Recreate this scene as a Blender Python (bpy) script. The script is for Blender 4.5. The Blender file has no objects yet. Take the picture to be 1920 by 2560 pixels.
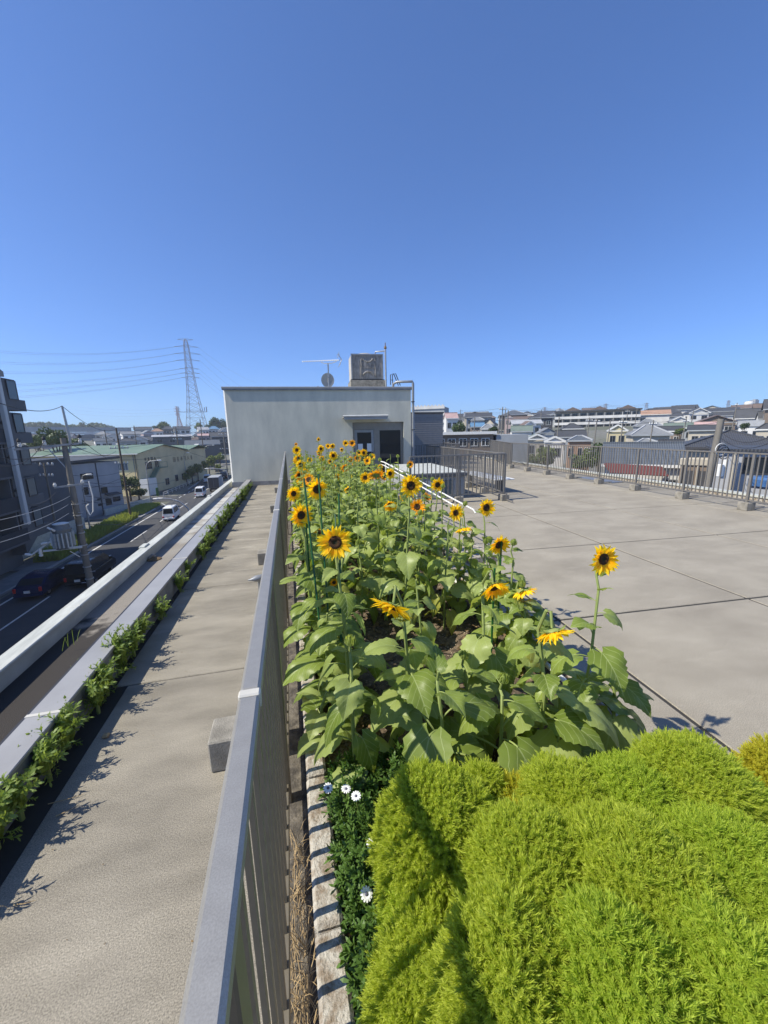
import bpy, bmesh, math, random
import numpy as np
from mathutils import Vector, Matrix, noise
C = bpy.context.scene
COL = C.collection
rnd = random.Random(7)

# ------------------------------------------------------------------ camera
FPX, CAMH, PW, PH = 962.0, 1.9, 1920.0, 2560.0
def _basis(vpx=719.0, vpy=1088.0, roll=1.2):
    y = Vector((vpx-960, vpy-1280, FPX)).normalized()
    r = math.radians(roll); h = Vector((math.cos(r), -math.sin(r), 0))
    d = y.cross(h).normalized()
    if d.y < 0: d = -d
    x = d.cross(y).normalized()
    if x.x < 0: x = -x
    return x, y, -d
BX, BY, BZ = _basis()
def ray(px, py):
    v = Vector((px-960, py-1280, FPX)); return Vector((BX.dot(v), BY.dot(v), BZ.dot(v)))
CAM = Vector((0, 0, CAMH))
def gz(px, py, z=-9.0):
    w = ray(px, py); return CAM + w*((z-CAMH)/w.z)
def ay(px, py, Y):
    w = ray(px, py); return CAM + w*(Y/w.y)
def az(px, py, depth):
    return CAM + ray(px, py)*(depth/FPX)
cam_d = bpy.data.cameras.new('camera'); cam = bpy.data.objects.new('camera', cam_d); COL.objects.link(cam)
cam_d.sensor_fit = 'VERTICAL'; cam_d.sensor_height = 24.0; cam_d.lens = 24.0*FPX/PH
cam_d.clip_start = 0.03; cam_d.clip_end = 6000
# columns: camera right, up, back in world space
R = Matrix(((BX.x, -BX.y, -BX.z), (BY.x, -BY.y, -BY.z), (BZ.x, -BZ.y, -BZ.z)))
cam.matrix_world = Matrix.Translation(CAM) @ R.to_4x4()
C.camera = cam

# ------------------------------------------------------------------ light
SUN_EL, SUN_AZ = 48.0, 265.5      # azimuth clockwise from +Y: the sun stands on the street side
e, a = math.radians(SUN_EL), math.radians(SUN_AZ)
world = bpy.data.worlds.new("World"); C.world = world; world.use_nodes = True
nt = world.node_tree; nt.nodes.clear()
sky = nt.nodes.new('ShaderNodeTexSky'); sky.sky_type = 'NISHITA'; sky.sun_disc = False
sky.sun_elevation = e; sky.sun_rotation = a; sky.altitude = 0; sky.air_density = 0.75; sky.dust_density = 0.55; sky.ozone_density = 5.5
gm = nt.nodes.new('ShaderNodeGamma'); gm.inputs['Gamma'].default_value = 0.88
hs = nt.nodes.new('ShaderNodeVectorMath'); hs.operation = 'MULTIPLY'; hs.inputs[1].default_value = (.61, .85, 1.21)
bg = nt.nodes.new('ShaderNodeBackground'); bg.inputs['Strength'].default_value = 0.148
wo = nt.nodes.new('ShaderNodeOutputWorld')
nt.links.new(sky.outputs[0], gm.inputs[0]); nt.links.new(gm.outputs[0], hs.inputs[0]); nt.links.new(hs.outputs[0], bg.inputs[0]); nt.links.new(bg.outputs[0], wo.inputs[0])
sd = bpy.data.lights.new('sun', 'SUN'); sd.energy = 4.95; sd.angle = math.radians(0.53); sd.color = (1, .935, .80)
so = bpy.data.objects.new('sun', sd); COL.objects.link(so)
tosun = Vector((math.sin(a)*math.cos(e), math.cos(a)*math.cos(e), math.sin(e)))
so.rotation_euler = tosun.to_track_quat('Z', 'Y').to_euler(); so.location = (-20, 0, 40)
C.view_settings.view_transform = 'Standard'; C.view_settings.look = 'None'
C.view_settings.exposure = 0.42; C.view_settings.gamma = 1; C.view_settings.use_curve_mapping = False

# ------------------------------------------------------------------ materials
def newmat(name):
    m = bpy.data.materials.new(name); m.use_nodes = True
    t = m.node_tree; b = t.nodes['Principled BSDF']; return m, t, b
def N(t, typ, **kw):
    n = t.nodes.new(typ)
    for k, v in kw.items():
        if k in n.inputs: n.inputs[k].default_value = v
        else: setattr(n, k, v)
    return n
def rgba(c): return (c[0], c[1], c[2], 1)
def mat(name, col, rough=.7, metal=0., col2=None, scale=6., amt=.5, bump=0., bscale=60., rand=0., spec=.5, det=6., stretch=None, lo=.35, hi=.65, speck=0., speckscale=400.):
    m, t, b = newmat(name); L = t.links.new
    b.inputs['Roughness'].default_value = rough; b.inputs['Metallic'].default_value = metal
    b.inputs['Specular IOR Level'].default_value = spec
    tc = N(t, 'ShaderNodeTexCoord'); src = tc.outputs['Object']
    if stretch:
        mp = N(t, 'ShaderNodeMapping'); mp.inputs['Scale'].default_value = stretch; L(src, mp.inputs[0]); src = mp.outputs[0]
    out = None
    col2 = col2 or tuple(c*.6 for c in col)
    nz = N(t, 'ShaderNodeTexNoise', Scale=scale, Detail=det, Roughness=.6); L(src, nz.inputs['Vector'])
    mr = N(t, 'ShaderNodeMapRange'); mr.inputs['From Min'].default_value = lo; mr.inputs['From Max'].default_value = hi
    mr.inputs['To Max'].default_value = amt; L(nz.outputs[0], mr.inputs[0])
    mx = N(t, 'ShaderNodeMix', data_type='RGBA'); mx.inputs[6].default_value = rgba(col); mx.inputs[7].default_value = rgba(col2)
    L(mr.outputs[0], mx.inputs[0]); out = mx.outputs[2]
    if speck:
        n3 = N(t, 'ShaderNodeTexNoise', Scale=speckscale, Detail=2.); L(tc.outputs['Object'], n3.inputs['Vector'])
        r3 = N(t, 'ShaderNodeMapRange'); r3.inputs['From Min'].default_value = .3; r3.inputs['From Max'].default_value = .7
        r3.inputs['To Min'].default_value = 1-speck; r3.inputs['To Max'].default_value = 1+speck; L(n3.outputs[0], r3.inputs[0])
        m3 = N(t, 'ShaderNodeVectorMath', operation='SCALE'); L(out, m3.inputs[0]); L(r3.outputs[0], m3.inputs['Scale']); out = m3.outputs[0]
    if rand:
        oi = N(t, 'ShaderNodeObjectInfo'); h = N(t, 'ShaderNodeHueSaturation'); L(out, h.inputs['Color'])
        r1 = N(t, 'ShaderNodeMapRange'); r1.inputs['To Min'].default_value = 1-rand; r1.inputs['To Max'].default_value = 1+rand
        L(oi.outputs['Random'], r1.inputs[0]); L(r1.outputs[0], h.inputs['Value']); out = h.outputs[0]
    L(out, b.inputs['Base Color'])
    if bump:
        n2 = N(t, 'ShaderNodeTexNoise', Scale=bscale, Detail=4.); L(tc.outputs['Object'], n2.inputs['Vector'])
        bp = N(t, 'ShaderNodeBump', Strength=bump, Distance=.01); L(n2.outputs[0], bp.inputs['Height']); L(bp.outputs[0], b.inputs['Normal'])
    return m
def glass(name, col=(.02, .025, .03), rough=.05):
    m, t, b = newmat(name); b.inputs['Base Color'].default_value = rgba(col); b.inputs['Roughness'].default_value = rough
    b.inputs['Specular IOR Level'].default_value = .35; return m
def leafmat(name, c1, c2, transl=.35, vein=True, rough=.5, hue=.03):
    m, t, b = newmat(name); L = t.links.new
    oi = N(t, 'ShaderNodeObjectInfo'); tc = N(t, 'ShaderNodeTexCoord')
    nz = N(t, 'ShaderNodeTexNoise', Scale=9., Detail=3.); L(tc.outputs['Object'], nz.inputs['Vector'])
    ad = N(t, 'ShaderNodeMath', operation='ADD'); L(nz.outputs[0], ad.inputs[0]); L(oi.outputs['Random'], ad.inputs[1])
    hf = N(t, 'ShaderNodeMath', operation='MULTIPLY'); hf.inputs[1].default_value = .55; L(ad.outputs[0], hf.inputs[0])
    mx = N(t, 'ShaderNodeMix', data_type='RGBA'); mx.inputs[6].default_value = rgba(c1); mx.inputs[7].default_value = rgba(c2); L(hf.outputs[0], mx.inputs[0])
    out = mx.outputs[2]
    if vein:
        uv = N(t, 'ShaderNodeUVMap'); sp = N(t, 'ShaderNodeSeparateXYZ'); L(uv.outputs[0], sp.inputs[0])
        du = N(t, 'ShaderNodeMath', operation='SUBTRACT'); L(sp.outputs[0], du.inputs[0]); du.inputs[1].default_value = .5
        au = N(t, 'ShaderNodeMath', operation='ABSOLUTE'); L(du.outputs[0], au.inputs[0])
        mid = N(t, 'ShaderNodeMath', operation='LESS_THAN'); L(au.outputs[0], mid.inputs[0]); mid.inputs[1].default_value = .014
        k = N(t, 'ShaderNodeMath', operation='MULTIPLY_ADD'); L(au.outputs[0], k.inputs[0]); k.inputs[1].default_value = -1.1; L(sp.outputs[1], k.inputs[2])
        k5 = N(t, 'ShaderNodeMath', operation='MULTIPLY'); L(k.outputs[0], k5.inputs[0]); k5.inputs[1].default_value = 5.5
        fr = N(t, 'ShaderNodeMath', operation='FRACT'); L(k5.outputs[0], fr.inputs[0])
        sv = N(t, 'ShaderNodeMath', operation='LESS_THAN'); L(fr.outputs[0], sv.inputs[0]); sv.inputs[1].default_value = .075
        mxm = N(t, 'ShaderNodeMath', operation='MAXIMUM'); L(mid.outputs[0], mxm.inputs[0]); L(sv.outputs[0], mxm.inputs[1])
        am = N(t, 'ShaderNodeMath', operation='MULTIPLY'); L(mxm.outputs[0], am.inputs[0]); am.inputs[1].default_value = .6
        m2 = N(t, 'ShaderNodeMix', data_type='RGBA'); L(am.outputs[0], m2.inputs[0]); L(out, m2.inputs[6]); m2.inputs[7].default_value = rgba((.42, .50, .22)); out = m2.outputs[2]
        bp = N(t, 'ShaderNodeBump', Strength=.5, Distance=.01); L(fr.outputs[0], bp.inputs['Height']); L(bp.outputs[0], b.inputs['Normal'])
    L(out, b.inputs['Base Color']); b.inputs['Roughness'].default_value = rough; b.inputs['Specular IOR Level'].default_value = .35
    tr = N(t, 'ShaderNodeBsdfTranslucent'); g = N(t, 'ShaderNodeVectorMath', operation='MULTIPLY'); L(out, g.inputs[0]); g.inputs[1].default_value = (1.5, 1.45, .7); L(g.outputs[0], tr.inputs[0])
    ms = N(t, 'ShaderNodeMixShader'); ms.inputs[0].default_value = transl
    L(b.outputs[0], ms.inputs[1]); L(tr.outputs[0], ms.inputs[2]); L(ms.outputs[0], t.nodes['Material Output'].inputs[0])
    return m
M = {}
M['slab'] = mat('terrace_concrete', (.30, .265, .205), .9, col2=(.19, .168, .128), scale=.9, amt=.95, stretch=(1, 1.7, 1), bump=.5, bscale=220, speck=.32, speckscale=170, det=9)
M['joint'] = mat('joint_filler', (.035, .033, .03), .95)
M['conc'] = mat('block_concrete', (.30, .28, .24), .92, col2=(.13, .12, .10), scale=7, amt=.8, bump=.6, bscale=120, speck=.2)
M['curb'] = mat('curb_concrete', (.42, .39, .33), .9, col2=(.20, .15, .10), scale=22, amt=.9, bump=.8, bscale=90, speck=.2, lo=.42, hi=.62)
M['gutter'] = mat('gutter_concrete', (.16, .14, .11), .95, col2=(.04, .035, .03), scale=14, amt=.95, bump=.8, bscale=70, speck=.3)
M['fence'] = mat('fence_paint', (.20, .175, .13), .4, .25, col2=(.155, .135, .10), scale=20, amt=.6)
M['fence2'] = mat('terrace_fence_paint', (.20, .19, .175), .45, .2, col2=(.15, .14, .13), scale=20, amt=.6)
M['railtop'] = mat('handrail_paint', (.33, .32, .295), .42, .4, col2=(.27, .26, .24), scale=30, amt=.5, speck=.1)
M['band'] = mat('rail_joint_sleeve', (.55, .53, .47), .5)
M['sheet'] = mat('coping_sheet', (.34, .335, .325), .42, .1, col2=(.27, .265, .26), scale=3, amt=.7, speck=.05)
M['outer'] = mat('outer_coping', (.53, .54, .49), .55, .0, col2=(.36, .37, .33), scale=5, amt=.8, stretch=(3, .6, 1))
M['wall'] = mat('penthouse_render', (.60, .585, .485), .85, col2=(.46, .455, .385), scale=1.0, amt=.85, bump=.08, bscale=90, stretch=(2.2, 2.2, .7), det=9)
M['plinth'] = mat('plinth_render', (.25, .26, .27), .8, col2=(.15, .155, .16), scale=6, amt=.8)
M['white'] = mat('white_paint', (.74, .74, .71), .5, col2=(.55, .54, .5), scale=9, amt=.6)
M['frame'] = mat('door_frame_metal', (.25, .24, .215), .45, .3, amt=.3)
M['darkmetal'] = mat('dark_metal', (.05, .05, .055), .5, .3)
M['grey'] = mat('grey_metal', (.30, .31, .32), .45, .4, amt=.5)
M['galv'] = mat('galvanised_steel', (.42, .43, .44), .45, .5, amt=.5)
M['glass'] = glass('window_glass'); M['paleglass'] = glass('pale_window_glass', (.11, .15, .17), .12)
M['paper'] = mat('paper', (.7, .74, .76), .8, amt=.1)
M['tank'] = mat('tank_panel', (.30, .285, .265), .6, col2=(.13, .12, .11), scale=5, amt=.9, stretch=(2, 2, .8))
M['tankside'] = mat('tank_pale_panel', (.55, .53, .48), .6, col2=(.25, .2, .14), scale=4, amt=.8, stretch=(2, 2, .6))
M['siding'] = mat('brown_siding', (.30, .285, .27), .7, amt=.3)
M['soil'] = mat('planter_soil', (.19, .14, .09), .98, col2=(.05, .036, .024), scale=16, amt=1., bump=1., bscale=60, speck=.5, speckscale=240)
M['pebble'] = mat('soil_pebble', (.34, .27, .19), .95, col2=(.15, .11, .075), scale=50, amt=.9)
M['deadleaf'] = mat('dead_leaf', (.24, .16, .075), .9, col2=(.10, .065, .035), scale=30, amt=.9)
M['straw'] = mat('dry_straw', (.45, .33, .17), .85, col2=(.22, .15, .08), scale=30, amt=.7)
M['leaf'] = leafmat('sunflower_leaf', (.10, .16, .022), (.31, .39, .085), .40, rough=.4)
M['leafpale'] = leafmat('sunflower_leaf_pale', (.22, .29, .07), (.39, .46, .15), .42, rough=.4)
M['leafyellow'] = leafmat('sunflower_leaf_yellow', (.34, .33, .05), (.22, .26, .05), .35)
M['stem'] = mat('sunflower_stem', (.26, .31, .09), .7, col2=(.17, .23, .06), scale=20, amt=.7)
M['petal'] = leafmat('sunflower_petal', (.92, .56, .008), (.96, .72, .02), .45, vein=False, rough=.55)
M['petalo'] = leafmat('sunflower_petal_orange', (.88, .38, .006), (.92, .52, .01), .42, vein=False, rough=.55)
def discmat():
    m, t, b = newmat('sunflower_disc'); L = t.links.new
    tc = N(t, 'ShaderNodeTexCoord'); ln = N(t, 'ShaderNodeVectorMath', operation='LENGTH')
    mp = N(t, 'ShaderNodeMapping'); mp.inputs['Scale'].default_value = (1, 1, 0); L(tc.outputs['Object'], mp.inputs[0]); L(mp.outputs[0], ln.inputs[0])
    cr = N(t, 'ShaderNodeValToRGB'); r = cr.color_ramp
    r.elements[0].position = 0; r.elements[0].color = (.09, .08, .03, 1); r.elements[1].position = .56; r.elements[1].color = (.20, .08, .015, 1)
    for p, c in ((.13, (.10, .08, .02, 1)), (.2, (.21, .085, .022, 1)), (.40, (.19, .075, .018, 1)), (.48, (.42, .20, .025, 1))):
        q = r.elements.new(p); q.color = c
    L(ln.outputs['Value'], cr.inputs[0])
    vo = N(t, 'ShaderNodeTexVoronoi', Scale=26.); L(tc.outputs['Object'], vo.inputs['Vector'])
    mr = N(t, 'ShaderNodeMapRange'); mr.inputs['To Min'].default_value = 1.7; mr.inputs['To Max'].default_value = .55; mr.inputs['From Max'].default_value = .6; L(vo.outputs['Distance'], mr.inputs[0])
    s = N(t, 'ShaderNodeVectorMath', operation='SCALE'); L(cr.outputs[0], s.inputs[0]); L(mr.outputs[0], s.inputs['Scale']); L(s.outputs[0], b.inputs['Base Color'])
    bp = N(t, 'ShaderNodeBump', Strength=.9, Distance=.05); bp.invert = True; L(vo.outputs['Distance'], bp.inputs['Height']); L(bp.outputs[0], b.inputs['Normal'])
    b.inputs['Roughness'].default_value = .9; return m
M['disc'] = discmat()
M['kochia'] = leafmat('kochia_needles', (.29, .38, .03), (.58, .64, .10), .5, vein=False, rough=.6)
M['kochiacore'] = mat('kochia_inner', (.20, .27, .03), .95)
M['kochiagreen'] = leafmat('kochia_needles_green', (.26, .37, .03), (.54, .63, .09), .48, vein=False, rough=.6)
M['kochiayellow'] = leafmat('kochia_needles_yellow', (.42, .44, .03), (.55, .50, .05), .4, vein=False, rough=.6)
M['daisyleaf'] = leafmat('daisy_leaf', (.05, .11, .018), (.12, .21, .04), .25, vein=False)
M['weed'] = leafmat('weed_leaf', (.14, .22, .04), (.27, .35, .09), .35, vein=False)
M['tree'] = leafmat('tree_leaf', (.03, .055, .015), (.07, .11, .028), .2, vein=False)
M['treepale'] = leafmat('hedge_leaf', (.08, .12, .025), (.16, .20, .05), .25, vein=False)
M['bark'] = mat('bark', (.12, .09, .06), .95)
M['grass'] = leafmat('verge_grass', (.12, .18, .03), (.34, .38, .10), .35, vein=False)
M['asphalt'] = mat('asphalt', (.062, .063, .066), .92, col2=(.045, .046, .05), scale=.6, amt=.9, bump=.2, bscale=60, speck=.15, speckscale=30)
M['ground'] = mat('town_ground', (.17, .165, .15), .95, col2=(.09, .10, .06), scale=.05, amt=.9, speck=.2, speckscale=1.)
M['pave'] = mat('pavement', (.22, .21, .2), .9, col2=(.15, .145, .14), scale=1, amt=.8)
M['paint'] = mat('road_paint', (.62, .62, .6), .8, col2=(.4, .4, .39), scale=4, amt=.6)
M['pole'] = mat('pole_concrete', (.21, .195, .17), .9, col2=(.13, .12, .105), scale=2, amt=.7, stretch=(2, 2, .5))
M['cable'] = mat('cable_rubber', (.03, .03, .032), .6)
M['hvcable'] = mat('high_cable', (.22, .25, .30), .6)
M['porcelain'] = mat('insulator_porcelain', (.75, .75, .72), .3, amt=.1)
M['trafobody'] = mat('transformer_body', (.16, .18, .19), .5)
M['trafo'] = mat('transformer_paint', (.50, .54, .55), .45, .1, amt=.4)
M['pylon'] = mat('pylon_steel', (.30, .29, .32), .7, .2, amt=.3)
M['pylonred'] = mat('pylon_red', (.40, .24, .25), .7, .1, amt=.3)
M['tyre'] = mat('tyre', (.02, .02, .02), .9); M['rim'] = mat('rim', (.35, .35, .36), .35, .7)
M['carwhite'] = mat('car_white', (.78, .79, .79), .25, amt=.05, spec=.6); M['carblue'] = mat('car_blue', (.012, .025, .09), .2, .3, amt=.1)
M['carblack'] = mat('car_black', (.012, .012, .015), .2, .2, amt=.1); M['taillight'] = mat('tail_light', (.45, .02, .02), .3, amt=.1)
M['green'] = mat('green_stake', (.012, .085, .018), .4, amt=.1)
M['roofgreen'] = mat('green_sheet_roof', (.12, .18, .115), .5, col2=(.17, .23, .155), scale=.4, amt=.9)
M['cream'] = mat('cream_wall', (.74, .62, .33), .85, col2=(.64, .53, .28), scale=.5, amt=.7)
M['creamshade'] = mat('cream_wall_shade', (.70, .58, .34), .85, col2=(.52, .43, .25), scale=.3, amt=.8)  # same cream wall, with the street side's shade put into the colour
M['mossy'] = None
def wallm(n, c): M[n] = mat('wall_'+n, c, .85, col2=tuple(x*.72 for x in c), scale=.35, amt=.8, stretch=(1, 1, .6))
for n, c in dict(wwhite=(.68, .67, .64), wgrey=(.36, .38, .39), wblue=(.44, .45, .47), wdark=(.06, .06, .066), wbeige=(.50, .45, .36), wbrown=(.22, .17, .13), wpink=(.52, .40, .37), wyellow=(.55, .48, .29), worange=(.36, .22, .14), wred=(.20, .06, .055), wslate=(.10, .11, .125), wapt=(.14, .142, .145), wconc=(.33, .33, .32)).items(): wallm(n, c)
def roofm(n, c, band=2.2):
    m, t, b = newmat('roof_'+n); L = t.links.new
    tc = N(t, 'ShaderNodeTexCoord'); w = N(t, 'ShaderNodeTexWave', Scale=band, Distortion=.4); w.bands_direction = 'X'; L(tc.outputs['Object'], w.inputs['Vector'])
    w2 = N(t, 'ShaderNodeTexWave', Scale=band, Distortion=.3); w2.bands_direction = 'Z'; L(tc.outputs['Object'], w2.inputs['Vector'])
    nz = N(t, 'ShaderNodeTexNoise', Scale=.9, Detail=5.); L(tc.outputs['Object'], nz.inputs['Vector'])
    am = N(t, 'ShaderNodeMath', operation='MULTIPLY_ADD'); L(w.outputs['Fac'], am.inputs[0]); am.inputs[1].default_value = .5; L(nz.outputs[0], am.inputs[2])
    a2 = N(t, 'ShaderNodeMath', operation='MULTIPLY_ADD'); L(w2.outputs['Fac'], a2.inputs[0]); a2.inputs[1].default_value = .3; L(am.outputs[0], a2.inputs[2])
    mr = N(t, 'ShaderNodeMapRange'); mr.inputs['From Min'].default_value = .3; mr.inputs['From Max'].default_value = 1.4; L(a2.outputs[0], mr.inputs[0])
    mx = N(t, 'ShaderNodeMix', data_type='RGBA'); mx.inputs[6].default_value = rgba(tuple(x*.6 for x in c)); mx.inputs[7].default_value = rgba(tuple(x*1.25 for x in c))
    L(mr.outputs[0], mx.inputs[0]); L(mx.outputs[2], b.inputs['Base Color'])
    bp = N(t, 'ShaderNodeBump', Strength=.5, Distance=.05); L(w.outputs['Fac'], bp.inputs['Height']); L(bp.outputs[0], b.inputs['Normal'])
    b.inputs['Roughness'].default_value = .6; M[n] = m
for n, c in dict(rdark=(.06, .063, .07), rgrey=(.20, .21, .22), rblue=(.10, .22, .36), rorange=(.40, .25, .17), rred=(.20, .07, .065), rgreen=(.15, .19, .16), rbrown=(.15, .11, .09), rslate=(.09, .105, .125), rpale=(.40, .41, .42), rpink=(.48, .33, .31)).items(): roofm(n, c)
# ledge: sand coloured floor, black moss near, bleached far
def ledgemat():
    m, t, b = newmat('ledge_floor'); L = t.links.new
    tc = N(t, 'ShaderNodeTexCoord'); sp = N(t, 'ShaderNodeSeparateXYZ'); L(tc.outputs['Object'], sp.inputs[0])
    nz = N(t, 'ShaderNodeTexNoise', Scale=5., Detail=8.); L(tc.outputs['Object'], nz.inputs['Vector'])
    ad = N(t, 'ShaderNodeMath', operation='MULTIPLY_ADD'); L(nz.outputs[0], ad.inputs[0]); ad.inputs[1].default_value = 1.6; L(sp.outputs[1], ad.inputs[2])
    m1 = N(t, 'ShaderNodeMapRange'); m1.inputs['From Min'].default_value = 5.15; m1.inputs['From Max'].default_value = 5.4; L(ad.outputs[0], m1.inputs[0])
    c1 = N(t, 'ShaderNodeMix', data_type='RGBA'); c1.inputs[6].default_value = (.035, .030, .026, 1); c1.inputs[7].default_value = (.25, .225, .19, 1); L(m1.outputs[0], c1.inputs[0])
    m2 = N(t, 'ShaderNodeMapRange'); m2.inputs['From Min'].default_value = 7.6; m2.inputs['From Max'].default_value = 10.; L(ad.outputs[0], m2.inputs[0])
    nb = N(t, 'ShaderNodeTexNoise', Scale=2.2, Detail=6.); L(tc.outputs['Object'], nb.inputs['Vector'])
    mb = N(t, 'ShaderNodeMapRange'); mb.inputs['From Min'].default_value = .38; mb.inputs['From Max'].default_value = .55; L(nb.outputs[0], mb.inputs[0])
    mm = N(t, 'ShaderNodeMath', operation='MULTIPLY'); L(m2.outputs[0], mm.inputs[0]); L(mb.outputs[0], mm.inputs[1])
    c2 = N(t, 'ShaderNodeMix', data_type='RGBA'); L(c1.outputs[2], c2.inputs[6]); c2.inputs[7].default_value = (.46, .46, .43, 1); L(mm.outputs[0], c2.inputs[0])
    n3 = N(t, 'ShaderNodeTexNoise', Scale=160., Detail=3.); L(tc.outputs['Object'], n3.inputs['Vector'])
    r3 = N(t, 'ShaderNodeMapRange'); r3.inputs['From Min'].default_value = .3; r3.inputs['From Max'].default_value = .7; r3.inputs['To Min'].default_value = .6; r3.inputs['To Max'].default_value = 1.4; L(n3.outputs[0], r3.inputs[0])
    s = N(t, 'ShaderNodeVectorMath', operation='SCALE'); L(c2.outputs[2], s.inputs[0]); L(r3.outputs[0], s.inputs['Scale']); L(s.outputs[0], b.inputs['Base Color'])
    bp = N(t, 'ShaderNodeBump', Strength=.7, Distance=.01); L(n3.outputs[0], bp.inputs['Height']); L(bp.outputs[0], b.inputs['Normal']); b.inputs['Roughness'].default_value = .93
    return m
M['ledge'] = ledgemat()
# walkway: darker grey-brown with bleached streaks running across
def walkmat(name, dark, light, pale, y0, rot, sx, amt):
    m, t, b = newmat(name); L = t.links.new
    tc = N(t, 'ShaderNodeTexCoord'); mp = N(t, 'ShaderNodeMapping'); mp.inputs['Scale'].default_value = (1, sx, 1); mp.inputs['Rotation'].default_value = (0, 0, rot); L(tc.outputs['Object'], mp.inputs[0])
    nz = N(t, 'ShaderNodeTexNoise', Scale=1.1, Detail=9., Roughness=.62); L(mp.outputs[0], nz.inputs['Vector'])
    mr = N(t, 'ShaderNodeMapRange'); mr.inputs['From Min'].default_value = .32; mr.inputs['From Max'].default_value = .66; L(nz.outputs[0], mr.inputs[0])
    mx = N(t, 'ShaderNodeMix', data_type='RGBA'); mx.inputs[6].default_value = rgba(dark); mx.inputs[7].default_value = rgba(light); L(mr.outputs[0], mx.inputs[0])
    n4 = N(t, 'ShaderNodeTexNoise', Scale=2.4, Detail=10., Roughness=.7); mp2 = N(t, 'ShaderNodeMapping'); mp2.inputs['Scale'].default_value = (.7, 3.2, 1); L(tc.outputs['Object'], mp2.inputs[0]); L(mp2.outputs[0], n4.inputs['Vector'])
    m4 = N(t, 'ShaderNodeMapRange'); m4.inputs['From Min'].default_value = .56; m4.inputs['From Max'].default_value = .74; m4.inputs['To Max'].default_value = amt; L(n4.outputs[0], m4.inputs[0])
    sp = N(t, 'ShaderNodeSeparateXYZ'); L(tc.outputs['Object'], sp.inputs[0])
    gy = N(t, 'ShaderNodeMapRange'); gy.inputs['From Min'].default_value = y0; gy.inputs['From Max'].default_value = y0+2.; L(sp.outputs[1], gy.inputs[0])
    mu = N(t, 'ShaderNodeMath', operation='MULTIPLY'); L(m4.outputs[0], mu.inputs[0]); L(gy.outputs[0], mu.inputs[1])
    m5 = N(t, 'ShaderNodeMix', data_type='RGBA'); L(mx.outputs[2], m5.inputs[6]); m5.inputs[7].default_value = rgba(pale); L(mu.outputs[0], m5.inputs[0])
    n3 = N(t, 'ShaderNodeTexNoise', Scale=190., Detail=3.); L(tc.outputs['Object'], n3.inputs['Vector'])
    r3 = N(t, 'ShaderNodeMapRange'); r3.inputs['From Min'].default_value = .3; r3.inputs['From Max'].default_value = .7; r3.inputs['To Min'].default_value = .55; r3.inputs['To Max'].default_value = 1.45; L(n3.outputs[0], r3.inputs[0])
    s = N(t, 'ShaderNodeVectorMath', operation='SCALE'); L(m5.outputs[2], s.inputs[0]); L(r3.outputs[0], s.inputs['Scale']); L(s.outputs[0], b.inputs['Base Color'])
    bp = N(t, 'ShaderNodeBump', Strength=.35, Distance=.004); L(n3.outputs[0], bp.inputs['Height']); L(bp.outputs[0], b.inputs['Normal']); b.inputs['Roughness'].default_value = .92
    return m
M['walk'] = walkmat('walkway_concrete', (.17, .153, .122), (.30, .272, .218), (.46, .43, .36), 3., .15, 2.6, .75)
M['slab'] = walkmat('terrace_concrete', (.235, .210, .166), (.325, .294, .235), (.38, .345, .28), -4., .5, 1.5, .5)

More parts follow.
